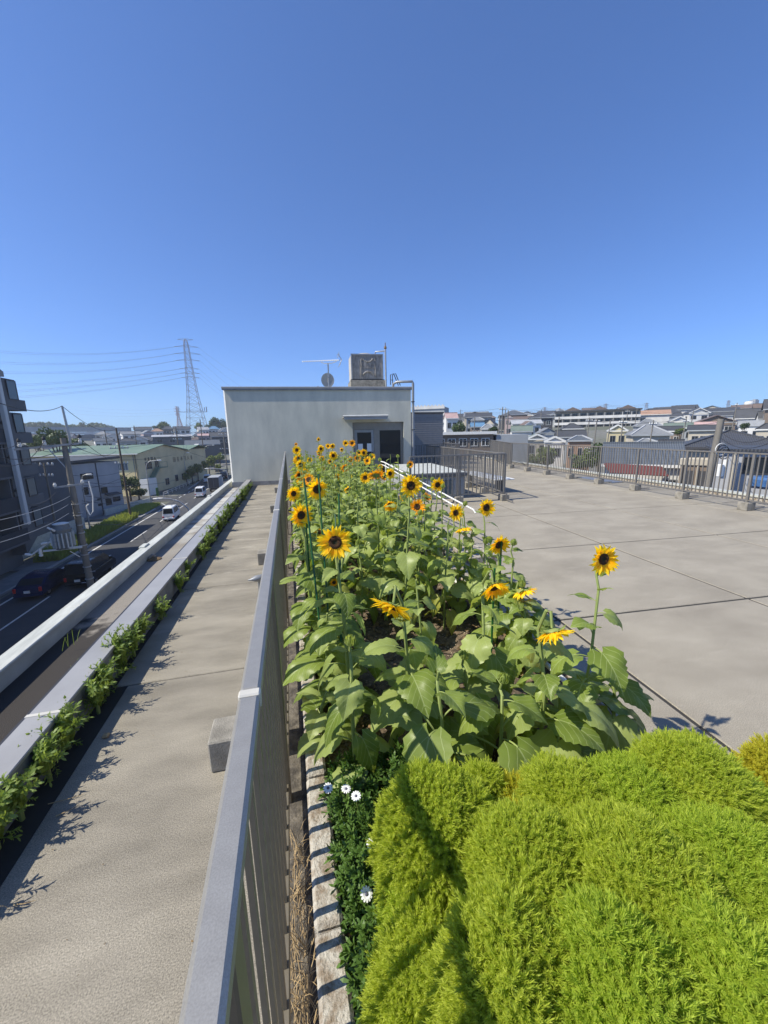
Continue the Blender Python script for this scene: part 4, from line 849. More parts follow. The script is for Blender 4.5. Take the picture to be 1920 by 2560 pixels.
# trees on the right
for i, (px, py, Z, rp, lab, mm) in enumerate([(1148,1072,84,22,'dark leafy tree right of the pink roofed white house','tree'),(1235,1078,78,14,'round dark tree between grey hipped roof and poles','tree'),(1279,1035,170,11,'dark round tree standing above the skyline roofs','tree'),(1205,1066,115,9,'small dark tree among the grey houses','tree'),(1440,1088,70,14,'dark bush beside the orange walled house','tree'),(1460,1150,36,36,'broad green bush behind the railing and its blocks','treepale'),(1360,1140,44,34,'loose green hedge plant behind the terrace railing','treepale'),(1500,1130,38,26,'dark hedge beside the slate blue roof','tree'),(1335,1150,40,20,'small bush at the end of the hedge behind the railing','treepale'),(1862,1066,70,12,'dark shrub among white houses on the hill','tree'),(1700,1080,60,14,'straggly shrub left of the beige house','treepale')]):
    c_ = az(px, py, Z); rr = rp*Z/FPX; tree(c_, (rr, rr*.9, rr*.85), max(rr*1.1, c_.z-terr_h(c_.x, c_.y)), lab, mm, 1500, rr*.09, seed=20+i)
# poles on the right
def upole(px0, py0, px1, py1, Z, label, r_=.14, arms=(), m='pole', group=None, name='utility_pole', base=None):
    a_, b2 = az(px0, py0, Z), az(px1, py1, Z); b2 = Vector((a_.x+(b2.x-a_.x), a_.y, b2.z)); 
    zb_ = base if base is not None else terr_h(a_.x, a_.y)-.2
    dirv = (b2-a_); dirv.y = 0; k = (zb_-a_.z)/dirv.z if abs(dirv.z) > .01 else 0
    foot = Vector((a_.x+max(-1.2, min(1.2, dirv.x*k*.35)), a_.y, zb_))
    t_ = thing(name, label, 'utility pole', foot, 0, group)
    part('pole', MB().tube([foot, a_], [r_*1.25, r_*.8], 10), M[m], t_, True)
    for (dz, w_, ang) in arms:
        c_ = Vector((a_.x, a_.y, a_.z-dz)); dx, dy = math.cos(ang)*w_/2, math.sin(ang)*w_/2
        part('crossarm', MB().beam(c_-Vector((dx, dy, 0)), c_+Vector((dx, dy, 0)), .09, .09), M['galv'], t_)
        for k2 in (-.9, -.3, .5, .9):
            q_ = c_+Vector((dx*k2, dy*k2, .04)); part('insulator', MB().lathe(q_, [(.05, 0), (.07, .06), (.04, .12), (.05, .2)], 8), M['porcelain'], t_, True)
    return t_
RP = [(1151,1024,1153,1050,130,'thin pole above the grey house right of the pink roof'),(1187,1042,1189,1098,62,'tall pale pole in front of the blue roofed house'),(1257,1017,1258,1092,70,'tallest of the thin poles standing close together left of the white thick pole'),(1264,1019,1265,1070,90,'thin pole just right of the tallest in the group'),(1271,1026,1271,1140,48,'white painted pole rising behind the railing'),(1249,1044,1250,1090,75,'short thin pole left of the group'),(1354,1023,1353,1066,100,'bare pole beside the dark walled skyline house'),(1398,1043,1396,1118,56,'dark pole in front of the left end of the apartment block'),(1474,1044,1471,1100,60,'dark pole before the middle of the apartment block'),(1493,1046,1491,1105,66,'thin pole right of the middle of the apartment block'),(1526,1050,1524,1100,70,'thin pole near the right end of the apartment block'),(1559,1046,1555,1110,48,'slanting brown pole left of the silver tiled roof'),(1570,1024,1566,1082,95,'tall pale pole at the right end of the apartment block'),(1593,1021,1591,1050,130,'slender pole left of the orange roof'),(1634,1050,1628,1116,46,'pale pole in front of the silver tiled roof'),(1716,1045,1711,1102,56,'dark pole left of the beige house'),(1734,1027,1729,1076,90,'dark pole before the white skyline gable'),(1843,1007,1839,1068,85,'tall pole on the hill crest near the white houses')]
for i, (a0, b0_, a1, b1_, Z, lab) in enumerate(RP): upole(a0, b0_, a1, b1_, Z, lab, .10 if Z > 60 else .08, [(.5, 1.8, .3)] if i % 3 != 1 else [])
bp = upole(1803, 1048, 1783, 1200, 18.5, 'thick pale concrete pole with cable loops close behind the terrace railing', .17, [], base=-7)
P = az(1800, 1112, 18.5)
for k in range(3):
    c_ = P+Vector((-.1+.12*k, -.15, -.2-.1*k)); solo('cable_loop', MB().tube([c_+Vector((.35*math.cos(t*.5), 0, .28*math.sin(t*.5))) for t in range(0, 12)], .02, 6), M['cable' if k else 'white'], ['pale loose cable loop hanging on the thick pole behind the railing', 'dark upper cable loop on the thick pole behind the railing', 'dark lower cable loop on the thick pole behind the railing'][k], 'cable loop', smooth=True)
part('junction_box', MB().cham(P.x-.35, P.y-.4, P.z-1.5, P.x-.05, P.y-.2, P.z-.9, .03).tube([P+Vector((.1, -.3, -1.6)), P+Vector((.1, -.3, -.7))], .1, 10), M['porcelain'], bp)
# far pylons and towers on the right
for i, (px, pt, pb, Z) in enumerate([(1362, 1018, 1036, 420), (1515, 1009, 1030, 420), (1617, 1007, 1028, 420), (1822, 1001, 1022, 420)]):
    a_ = az(px, pt, Z); b2 = az(px, pb, Z); t_ = thing('far_pylon', f'small pylon on the skyline {["above the dark walled house","above the left part of the apartment block","above the orange roof","near the water tower"][i]}', 'pylon', (a_.x, a_.y, b2.z-6))
    m_ = MB()
    for s1, s2 in ((-1, -1), (1, -1), (1, 1), (-1, 1)): m_.beam((a_.x+s1*1.5, a_.y+s2*1.5, b2.z-6), (a_.x+s1*.4, a_.y+s2*.4, a_.z), .35)
    part('lattice', m_, M['pylon'], t_)
    for k in range(3): part('crossarm', MB().beam((a_.x-3.2, a_.y, a_.z-.8-k*1.8), (a_.x+3.2, a_.y, a_.z-.8-k*1.8), .35), M['pylon'], t_)
P = az(1871, 1018, 300); t_ = thing('water_tower', 'white round water tower on the hill crest', 'water tower', (P.x, P.y, P.z-6))
part('tank', MB().lathe(P+Vector((0, 0, .5)), [(1.8, 0), (2.9, .7), (2.9, 2.8), (2., 3.8)], 16), M['white'], t_, True); part('shaft', MB().lathe(P+Vector((0, 0, -6)), [(1.1, 0), (1.1, 6.6)], 10), M['wconc'], t_, True)
for i, (x0, x1, yt, lab) in enumerate([(1876, 1890, 1004, 'far grey tower block left of its taller neighbour on the hill crest'), (1889, 1902, 1000, 'taller far grey tower block on the hill crest'), (1398, 1405, 1022, 'slim far grey tower on the skyline'), (1441, 1456, 1029, 'squat far grey building on the skyline above the apartment block')]):
    A_, B_ = az(x0, yt, 600), az(x1, yt, 600); t_ = thing('tower_block', lab, 'building', (A_.x, A_.y, A_.z-30))
    part('wall', MB().box(A_.x, A_.y, A_.z-30, B_.x, A_.y+9, A_.z), M['wgrey'], t_); part('roof_plant', MB().box(A_.x+1, A_.y+1, A_.z, B_.x-1, A_.y+5, A_.z+1.2), M['wconc'], t_)
# ------------------------------------------------------------------ cables
def sag(a_, b_, s, n=14):
    a_, b_ = Vector(a_), Vector(b_); return [a_.lerp(b_, i/n)-Vector((0, 0, s*4*(i/n)*(1-i/n))) for i in range(n+1)]
def cable(a_, b_, s, r_, label, group, m='cable', n=14): return solo('overhead_cable', MB().tube(sag(a_, b_, s, n), r_, 5, False), M[m], label, 'cable', group)
for (a0, b0_, a1, b1_, Z0, Z1) in [(1151,1026,1257,1020,130,70),(1264,1021,1354,1026,90,100),(1354,1026,1570,1028,100,95),(1398,1046,1559,1050,56,48),(1559,1050,1716,1048,48,56),(1716,1050,1803,1054,56,18.5),(1570,1028,1734,1030,95,90),(1734,1030,1843,1012,90,85),(1803,1080,1925,1092,18.5,16),(1803,1078,1634,1060,18.5,46),(1803,1095,1930,1105,18.5,15),(1474,1050,1634,1056,60,46)]:
    cable(az(a0, b0_, Z0), az(a1, b1_, Z1), .35, .022 if min(Z0, Z1) > 40 else .012, 'thin black cable strung between poles above the hillside roofs', 'cables above the hillside roofs')
for k in range(4): cable(az(1362, 1020+k*2, 420), az(1515, 1011+k*2, 420), 2.5, .10, 'faint high voltage line between the small skyline pylons', 'lines between skyline pylons', 'hvcable')
for k in range(2): cable(az(1515, 1011+k*3, 420), az(1617, 1009+k*3, 420), 2.2, .10, 'faint high voltage line between the small skyline pylons', 'lines between skyline pylons', 'hvcable')
for k in range(2): cable(az(1105, 1030+k*3, 420), az(1362, 1020+k*4, 420), 2.8, .10, 'faint high voltage line between the small skyline pylons', 'lines between skyline pylons', 'hvcable')

# ================================================================== LEFT: the street
# cream building
CA = math.radians(-11.6)
P = gz(356, 1240); P = Vector((-28.0, 82.4, -9.0)); zt = ay(357, 1135, 82.4).z
cb = thing('cream_building', 'cream two storey workshop with green sheet roof at the street corner', 'building', P, CA)
LW, LD, HH = 20., 31., zt+9.0
lpart('wall', MB().box(-LW, 0, 0, -.04, LD, HH), M['cream'], cb)
lpart('side_wall', MB().box(-.04, 0, 0, .0, LD, HH), M['creamshade'], cb)
lpart('upper_band', MB().box(-LW, -.06, HH-1.25, 0, 0, HH-.05), M['creamshade'], cb)
lpart('roof', MB().prism([(.5, -.7, HH), (-LW-.5, -.7, HH), (-LW-.5, -.7, HH+.15), (-LW/2, -.7, HH+.15+1.1), (.5, -.7, HH+.15)][0:0] or [(.6, -.7, HH), (.6, 9.5, HH+1.5), (.6, 20, HH), (.6, 20, HH+.12), (.6, 9.5, HH+1.62), (.6, -.7, HH+.12)], (-LW-1.2, 0, 0)), M['roofgreen'], cb)
lpart('gable', MB().prism([(.02, 0, HH), (.02, 9.5, HH+1.45), (.02, 19.6, HH)], (-LW, 0, 0)), M['creamshade'], cb)
lpart('roof', MB().prism([(.7, 20, HH-.1), (.7, 26, HH+.9), (.7, 32, HH-.1), (.7, 32, HH+.02), (.7, 26, HH+1.02), (.7, 20, HH+.02)], (-LW-1, 0, 0)), M['roofgreen'], cb)
lpart('gutter', MB().box(-LW-.6, -.85, HH-.02, .7, -.7, HH+.14), M['white'], cb)
window(cb, (-2.9, -.001, HH-2.3), 2.0, 1.25, 0, 'white', 'paleglass', 3)
window(cb, (-8, -.001, HH-2.3), 2.0, 1.25, 0, 'white', 'paleglass', 3)
for yy, w_, zz in ((3.6, 2.2, HH-2.4), (6.6, 1.4, HH-2.4), (14., 1.2, 1.9), (18., 3., 1.9), (23., 2.4, 2.), (9.8, 1.5, 1.6)): window(cb, (.001, yy, zz), w_, 1.35, math.pi/2, 'grey', 'glass', 1)
lpart('downpipe', MB().tube([(-.6, -.12, 0), (-.6, -.12, HH)], .06, 8), M['grey'], cb, True); lpart('downpipe', MB().tube([(-.25, -.12, 0), (-.25, -.12, HH)], .06, 8), M['wbrown'], cb, True)
lpart('outside_stair', MB().prism([(.2, 1.0, 1.6), (.2, 5.5, 4.8), (.2, 5.5, 5.1), (.2, 1.0, 1.9)], (1.0, 0, 0)).box(.05, 5.5, 4.8, 1.3, 8.4, 4.95), M['roofgreen'], cb)
lpart('stair_rail', MB().beam((1.2, 1.0, 2.8), (1.2, 5.5, 6.), .05).beam((1.2, 5.5, 6), (1.2, 8.4, 6), .05).beam((1.2, 1., 1.7), (1.2, 1., 2.8), .05).beam((1.2, 5.5, 5.), (1.2, 5.5, 6), .05).beam((1.2, 8.4, 5.), (1.2, 8.4, 6), .05), M['roofgreen'], cb)
lpart('stair_wall', MB().box(.02, -.2, 0, 1.6, 2.8, 3.2), M['white'], cb)
# lettering on the shaded wall: five characters built of strokes
def glyph(mb, y0, z0, s, strokes):
    for (a0, b0_, a1, b1_) in strokes: mb.beam((.03, y0+a0*s, z0+b0_*s), (.03, y0+a1*s, z0+b1_*s), .05, .09, up=(1, 0, 0))
K = [[(0,.9,1,.9),(.5,1,.5,0),(.5,.8,0,.3),(.5,.8,1,.3),(.3,.3,.7,.3)], [(0,.8,1,.8),(0,.4,1,.4),(0,0,1,0),(.3,1,.3,0),(.7,1,.7,0)], [(0,1,1,1),(0,1,0,0),(1,1,1,0),(0,0,1,0),(0,.5,1,.5),(.5,1,.5,0)], [(0,.7,1,.7),(.5,1,.1,0),(.5,.6,.95,0)]]
m_ = MB()
for i, kk in enumerate((0, 1, 2, 3)): glyph(m_, 2.4+i*1.15, HH-1.45, .6, K[kk])
lpart('wall_lettering', m_, M['darkmetal'], cb)
m_ = MB()
for i, kk in enumerate((2, 1, 0, 2, 3, 1)): glyph(m_, 13.5+i*1.7, HH-2.4, .95, K[kk])
lpart('wall_lettering', m_, M['wbrown'], cb)
# grey white three storey building
A_, B_ = Vector((-30.0, 58.6, -9)), Vector((-25.5, 67.2, -9)); dv = (B_-A_); LL = dv.length; ang = math.atan2(dv.y, dv.x); zt = 8.0
gb = thing('shaded_house', 'pale blue-grey three storey house with dark flat roof edge and small windows', 'building', A_, ang)
lpart('wall', MB().box(0, 0, 0, LL, 9, zt-.4), M['wblue'], gb)
lpart('roof', MB().prism([(-.7, -.5, zt-.35), (LL+.3, -.5, zt-.0), (LL+.3, -.5, zt+.35), (-.7, -.5, zt-.0)], (0, 10, 0)), M['rdark'], gb)
lpart('pilaster', MB().box(LL*.62, -.08, 0, LL*.62+.12, 0, zt-.4), M['wdark'], gb)
for (fx, zc, w_, h_) in ((.12, zt-1.7, 1.3, 1.5), (.47, zt-2.2, 1.7, .75), (.42, zt-4.2, .55, .95), (.25, zt-4.2, .4, .6), (.70, zt-4.5, .9, .8), (.22, zt-6.2, .9, .3), (.60, zt-5.7, .6, .22), (.60, zt-6.5, .6, .22), (.88, zt-6.1, 1.1, .6), (.74, zt-6.3, .8, .9)): window(gb, (fx*LL, -.001, zc), w_, h_, 0, 'darkmetal', 'glass', 1 if w_ > 1 else 0)
lpart('canopy', MB().prism([(LL*.66, -.9, zt-5.2), (LL*.9, -.9, zt-5.2), (LL*.88, -.2, zt-4.95), (LL*.68, -.2, zt-4.95)], (0, 0, -.12)), M['rdark'], gb)
# dark grey building beyond the apartments
dg = thing('dark_building', 'dark grey rendered building between the apartments and the blue-grey house', 'building', (-31, 44.5, -9))
part('wall', MB().box(-38, 44.5, -9, -25.6, 53.5, -.35), M['wslate'], dg); part('roof', MB().box(-38.1, 44.4, -.35, -25.4, 53.7, -.15), M['rdark'], dg)
for zc in (-2.2, -5.): window(dg, (-29+31, -.001, zc+9), 1.4, 1.1, 0, 'grey'); window(dg, (-26.9+31, -.001, zc+9), .8, .9, 0, 'grey', 'glass', 0)
solo('yard_wall', MB().prism([(-24.9, 37.5, -9), (-24.2, 52, -9), (-24.4, 52, -9), (-25.1, 37.5, -9)], (0, 0, 1.9)), M['outer'], 'white panel fence in front of the dark grey building', 'fence')
# the apartment block at the left edge
ap = thing('apartment_building', 'dark balconied apartment building with stepped grey parapets at the left edge', 'building', (-23.2, 40.5, -9))
part('wall', MB().box(-40, 6, -9, -23.9, 40, 7.2), M['wapt'], ap)
fl_ = [-6.6, -3.8, -1.0, 1.8, 4.6]
for k, z_ in enumerate(fl_):
    part('balcony_slab', MB().box(-23.9, 8, z_-.16, -22.5, 39.2, z_), M['wapt'], ap)
    part('balcony_rail', MB().box(-22.56, 8, z_, -22.5, 39.0, z_+1.1), M['wdark'], ap)
    for yy in (12, 18, 24, 30, 35.5):
        window(ap, (-23.899+23.2, yy-40.5, z_+9+1.25), 1.7, 2.0, math.pi/2, 'white'); part('partition', MB().box(-23.9, yy+2.6, z_, -22.6, yy+2.75, z_+2.6), M['wapt'], ap)
    # corner bay: parapet with slanting underside stepping out past the corner
    part('corner_parapet', MB().prism([(-24.6, 40, z_-.1), (-22.8, 40, z_+.05), (-21.9, 43.6, z_+.05), (-21.9, 43.6, z_+1.05), (-22.8, 40, z_+1.15), (-24.6, 40, z_+1.15)][0:0] or [(-22.8, 38.8, z_-1.25), (-22.8, 40.6, z_-.1), (-22.8, 42.7, z_-.1), (-22.8, 42.7, z_+.85), (-22.8, 41.8, z_+.85), (-22.8, 38.8, z_+1.5)], (-2.6, 0, 0)), M['wapt'], ap)
    window(ap, (-22.79+23.2-.0, 41.2-40.5, z_+9+1.6), 1.1, 1.5, math.pi/2, 'darkmetal', 'paleglass', 0)
    part('bay_wall', MB().box(-24.6, 40, z_+.86, -22.85, 41.9, z_+2.5), M['wapt'], ap)
part('roof_slope', MB().prism([(-22.8, 30, 7.2), (-22.8, 40.6, 7.2), (-22.8, 40.6, 7.6), (-22.8, 36.5, 9.6), (-22.8, 30, 12)], (-14, 0, 0)), M['wconc'], ap)
part('corner_column', MB().cham(-22.49, 38.6, -5.2, -22.15, 39.0, 7.3, .04), M['wwhite'], ap)
part('corner_column', MB().cham(-22.49, 22., -9, -22.15, 22.4, 7.3, .04), M['wwhite'], ap)
# main utility pole with transformer
PB = gz(228, 1490); PB.z = -9.0; pt = ay(157, 1095, PB.y); 
up_ = thing('utility_pole', 'stout concrete utility pole with crossarms and grey transformer beside the road', 'utility pole', PB)
ft = Vector((pt.x-.0, PB.y, pt.z)); ft2 = ay(155, 1015, PB.y)
foot = Vector((PB.x+.1, PB.y, -9.05))
part('pole', MB().tube([foot, ft], [.22, .16], 14), M['pole'], up_, True)
part('pole_extension', MB().tube([ft+Vector((.28, 0, -1.0)), ay(174, 1095, PB.y), ft2+Vector((0, 0, 0))], [.07, .08, .06], 10), M['galv'], up_, True)
def pp(f_): return foot.lerp(ft, f_)
m1a, m1b = ay(36, 1124, PB.y-.2), ay(203, 1108, PB.y-.2)
ca = part('crossarm', MB().beam(m1a, m1b, .09, .12), M['galv'], up_)
for (px, py) in ((49, 1113), (111, 1108), (200, 1102)):
    q_ = ay(px, py, PB.y-.2); part('insulator', MB().lathe(q_-Vector((0, 0, .12)), [(.08, 0), (.10, .05), (.10, .16), (.07, .18), (.09, .26), (.05, .32)], 12), M['porcelain'], up_, True); part('insulator_cap', MB().lathe(q_+Vector((0, 0, .19)), [(.11, 0), (.12, .1), (.05, .22)], 10), M['cable'], up_, True)
part('brace', MB().beam(ay(121, 1122, PB.y-.2), ay(165, 1170, PB.y-.1), .05), M['galv'], up_)
m2a, m2b = ay(136, 1219, PB.y-.2), ay(211, 1210, PB.y-.2); part('crossarm', MB().beam(m2a, m2b, .09, .11), M['galv'], up_)
for q_ in (m2a+Vector((.05, 0, .1)), m2b+Vector((-.1, 0, .1))): part('insulator', MB().lathe(q_, [(.07, -.05), (.1, 0), (.1, .12), (.06, .14), (.07, .2)], 10), M['porcelain'], up_, True)
tc_ = ay(161, 1370, PB.y-.6); tt = ay(155, 1310, PB.y-.6); TH = tt.z-tc_.z; TX = ay(157, 1340, PB.y-.6)
tf = part('transformer', MB().lathe((TX.x, TX.y, tc_.z), [(.45, 0), (.5, .05), (.52, .2), (.5, TH*.75), (.56, TH*.76), (.56, TH*.82), (.5, TH*.84), (.42, TH*.97), (.40, TH)], 24), M['trafobody'], up_, True)
fin = MB()
for k in range(16):
    t_ = k*6.283/16; c_, s_ = math.cos(t_), math.sin(t_); fin.beam((TX.x+.56*c_, TX.y+.56*s_, tc_.z+.12), (TX.x+.56*c_, TX.y+.56*s_, tc_.z+TH*.66), .07, .12, up=(c_, s_, 0))
o = MB(); part('cooling_fins', fin, M['trafo'], up_)
part('transformer_lid', MB().lathe((TX.x, TX.y, tc_.z+TH), [(.42, 0), (.45, .04), (.3, .09)], 20), M['white'], up_, True)
for k in range(3):
    t_ = 2.2+k*1.1; part('bushing', MB().tube([(TX.x+.45*math.cos(t_), TX.y+.45*math.sin(t_)-.1, tc_.z+TH*.8), (TX.x+.68*math.cos(t_), TX.y+.68*math.sin(t_)-.1, tc_.z+TH*.92)], [.08, .06], 8), M['porcelain'], up_, True)
part('platform', MB().beam(ay(108, 1378, PB.y-.6), ay(205, 1368, PB.y-.3), .12, .10).beam(ay(205, 1366, PB.y-.9), ay(140, 1372, PB.y-.9), .08, .08).beam(ay(78, 1388, PB.y-.8), ay(128, 1352, PB.y-.8), .09, .09).beam(ay(175, 1378, PB.y-.5), ay(200, 1392, PB.y-.2), .05), M['porcelain'], up_)
for (px, py) in ((101, 1380), (130, 1353)): q_ = ay(px, py, PB.y-.8); part('insulator', MB().lathe(q_-Vector((0, 0, .3)), [(.09, 0), (.12, .06), (.08, .15), (.12, .22), (.08, .32), (.11, .42), (.06, .55)], 10), M['porcelain'], up_, True)
for (px, py, qx, qy) in ((63, 1386, 80, 1388), (104, 1360, 120, 1357)): part('fuse_cutout', MB().tube([ay(px, py, PB.y-.9), ay((px+qx)/2, (py+qy)/2, PB.y-.9), ay(qx, qy, PB.y-.9)], [.08, .10, .06], 10), M['porcelain'], up_, True)
for f_ in (.12, .2, .28, .34, .42, .47, .53, .6, .72): c_ = pp(f_); part('clamp_band', MB().lathe(c_, [(.245-.06*f_, 0), (.265-.06*f_, .01), (.265-.06*f_, .07), (.245-.06*f_, .08)], 14), M['galv'], up_, True)
for f_ in (.1, .17, .24, .31, .38, .45, .55): c_ = pp(f_); part('step_bolt', MB().tube([c_+Vector((-.2, -.1, 0)), c_+Vector((.5 if int(f_*100) % 2 else -.45, -.15, .03))], .02, 6), M['galv'], up_)
part('cable_guard', MB().tube([ay(222, 1203, PB.y-.3), ay(225, 1215, PB.y-.3), ay(232, 1240, PB.y-.3), ay(233, 1278, PB.y-.3), ay(226, 1288, PB.y-.3), ay(217, 1272, PB.y-.3), ay(216, 1265, PB.y-.3), ay(222, 1260, PB.y-.3)], .04, 8), M['porcelain'], up_, True)
part('drop_wire', MB().tube([ay(176, 1250, PB.y-.3), ay(183, 1262, PB.y-.35), ay(190, 1258, PB.y-.3)], .02, 6).tube([ay(198, 1380, PB.y-.3), ay(190, 1300, PB.y-.35), ay(182, 1262, PB.y-.3)], .03, 6), M['cable'], up_, True)
# other poles, lamps on the left
def lpole(px0, py0, px1, py1, label, r_=.12, arms=(), m='pole', Y=None):
    b = gz(px1, py1); 
    if Y: b = Vector((ay(px1, py1, Y).x, Y, -9.05))
    a_ = ay(px0, py0, b.y); a_ = Vector((b.x+(a_.x-b.x)*.9, b.y, a_.z)); t_ = thing('utility_pole', label, 'utility pole', b)
    part('pole', MB().tube([b, a_], [r_*1.2, r_*.75], 10), M[m], t_, True)
    for dz, w_ in arms:
        c_ = a_-Vector((0, 0, dz)); part('crossarm', MB().beam(c_-Vector((w_/2, 0, 0)), c_+Vector((w_/2, 0, 0)), .09, .1), M['galv'], t_)
        for k2 in (-.9, -.4, .4, .9): part('insulator', MB().lathe(c_+Vector((w_/2*k2, 0, .05)), [(.07, 0), (.09, .08), (.05, .22)], 8), M['porcelain'], t_, True)
    return a_
qa = lpole(290, 1070, 328, 1300, 'thin brown pole rising in front of the cream building', .13, [(2.6, 2.2), (4.6, 1.6)], 'bark')
qb = lpole(110, 1158, 137, 1302, 'slender pole with small crossarm before the dark grey building', .11, [(.2, 1.6), (1.3, 1.2)], 'pole', Y=46)
qc = lpole(439, 1068, 458, 1200, 'pole standing before the hedge and cream side wall', .13, [(1.3, 2.4), (3, 2)], 'bark')
qd = lpole(558, 1080, 570, 1194, 'pole with crossarms right against the penthouse corner', .14, [(.6, 2.4), (4.4, 2.6), (6, 2)], 'pole')
lpole(500, 1048, 511, 1150, 'dark pole behind the pylon foot', .14, [(1, 2)], 'bark', Y=125)
lpole(261, 1075, 272, 1120, 'short dark pole above the green roof', .13, [(2, 1.5)], 'bark', Y=110)
lpole(335, 1064, 341, 1112, 'pole above the middle of the green roof', .13, [(.6, 2.4)], 'bark', Y=150)
def lamp(px, pyb, toppy, hx, hy, label, Y=None, ex=None):
    b = gz(px, pyb) if Y is None else Vector((ay(px, pyb, Y).x, Y, -9.05)); tp = ay(ex[0] if ex else px-8, toppy, b.y); tp.x = b.x+(tp.x-b.x)*1.0; hd = ay(hx, hy, b.y)
    t_ = thing('street_lamp', label, 'street lamp', b); side = hd-tp
    pts = [b, b.lerp(tp, .5), tp, tp+Vector((side.x*.12, 0, side.z*.6)), tp+Vector((side.x*.4, 0, side.z*.92)), hd]
    part('pole', MB().tube(pts, [.09, .08, .065, .055, .05, .045], 10), M['galv'], t_, True)
    dr_ = Vector((math.copysign(1, side.x), 0, 0)); part('lamp_head', MB().tube([hd, hd+dr_*.15, hd+dr_*.6, hd+dr_*.7], [.05, .10, .11, .04], 8), M['porcelain'], t_, True)
    return t_
lamp(378, 1262, 1170, 392, 1151, 'curved street lamp before the corner of the cream building', ex=(365, 1172))
lamp(470, 1210, 1150, 466, 1132, 'street lamp with short arm before the cream side wall', ex=(460, 1148))
lamp(513, 1180, 1125, 530, 1113, 'farther street lamp bending over the road beside the hedge', ex=(511, 1124))
lamp(228, 1338, 1222, 213, 1187, 'street lamp with long arm in front of the blue-grey house', ex=(207, 1215))
# lamps whose arms rise from behind the parapet
for (pts, Z, lab) in (([(470, 1272), (464, 1266), (448, 1254), (425, 1247), (405, 1246)], 46, 'long arched lamp arm reaching over the road near the white vans'), ([(566, 1178), (560, 1174), (545, 1172), (522, 1171)], 95, 'far arched lamp arm over the road beside the penthouse corner')):
    P_ = [ay(x_, y_, Z) for x_, y_ in pts]; b = Vector((P_[0].x+.4, Z, -9.05)); t_ = thing('street_lamp', lab, 'street lamp', b)
    part('pole', MB().tube([b, P_[0]-Vector((-.2, 0, 1.2))]+P_, .075, 10), M['galv'], t_, True)
    part('lamp_head', MB().tube([P_[-1]+Vector((.1, 0, 0)), P_[-1]-Vector((.4, 0, .02)), P_[-1]-Vector((.9, 0, .03))], [.07, .13, .08], 8), M['porcelain'], t_, True)
# street cables
GS = 'black cables strung along the street poles'; LS = 'black cable strung between the street poles'
cable(ft2, ay(0, 1008, 18), .3, .018, 'thin black wire from the top of the transformer pole to the apartment side', None)
cable(ft2, ay(290, 1072, qa.y), .8, .018, 'thin black wire running down from the top of the transformer pole', None)
for (a_, b_, s) in [((49, 1107), (0, 1122), .1), ((49, 1107), (165, 1128), .3), ((200, 1096), (290, 1150), .4), ((200, 1096), (0, 1145), .5), ((111, 1102), (0, 1165), .5), ((180, 1112), (290, 1128), .6)]:
    cable(ay(*a_, PB.y-.2), ay(*b_, 24 if b_[0] == 0 else qa.y if b_[0] > 250 else 40), s, .02, LS, GS)
for (a_, b_) in [((175, 1240), (0, 1300)), ((170, 1262), (0, 1328)), ((172, 1283), (0, 1356))]:
    cable(ay(*a_, PB.y-.3), ay(*b_, 17), .15, .013, 'long pale-lit cable sloping across the dark apartment front', 'cables sloping across the apartment front', 'galv')
for (x0, y0, x1, y1) in [(172, 1188, 300, 1180), (200, 1204, 310, 1202), (200, 1212, 330, 1210), (205, 1225, 330, 1180), (205, 1260, 332, 1214), (215, 1240, 345, 1240), (205, 1252, 345, 1256), (210, 1310, 345, 1302), (140, 1230, 70, 1262)]:
    cable(ay(x0, y0, PB.y), ay(x1, y1, 58 if x1 > 100 else 25), .25, .02, 'thin cable crossing in front of the blue-grey house from the transformer pole', 'cables before the blue-grey house')
for (x0, y0, x1, y1) in [(293, 1115, 439, 1085), (293, 1120, 439, 1092), (296, 1150, 455, 1130), (310, 1215, 470, 1190), (440, 1083, 558, 1090), (440, 1088, 558, 1095), (445, 1120, 565, 1150), (300, 1138, 160, 1120), (262, 1090, 293, 1100)]:
    cable(ay(x0, y0, qa.y), ay(x1, y1, qc.y if x1 < 500 else qd.y), .5, .025, 'cable hanging before the cream building between the thin poles', 'cables before the cream building')
solo('guy_wire', MB().tube([ay(0, 1640, 20), ay(215, 1475, PB.y)], .03, 5), M['cable'], 'twin cable running just outside the parapet towards the pole foot', 'cable')
solo('guy_wire', MB().tube([ay(0, 1655, 20), ay(225, 1490, PB.y), ay(420, 1300, 55)], .025, 5), M['cable'], 'cable hugging the outer parapet line above the road', 'cable')
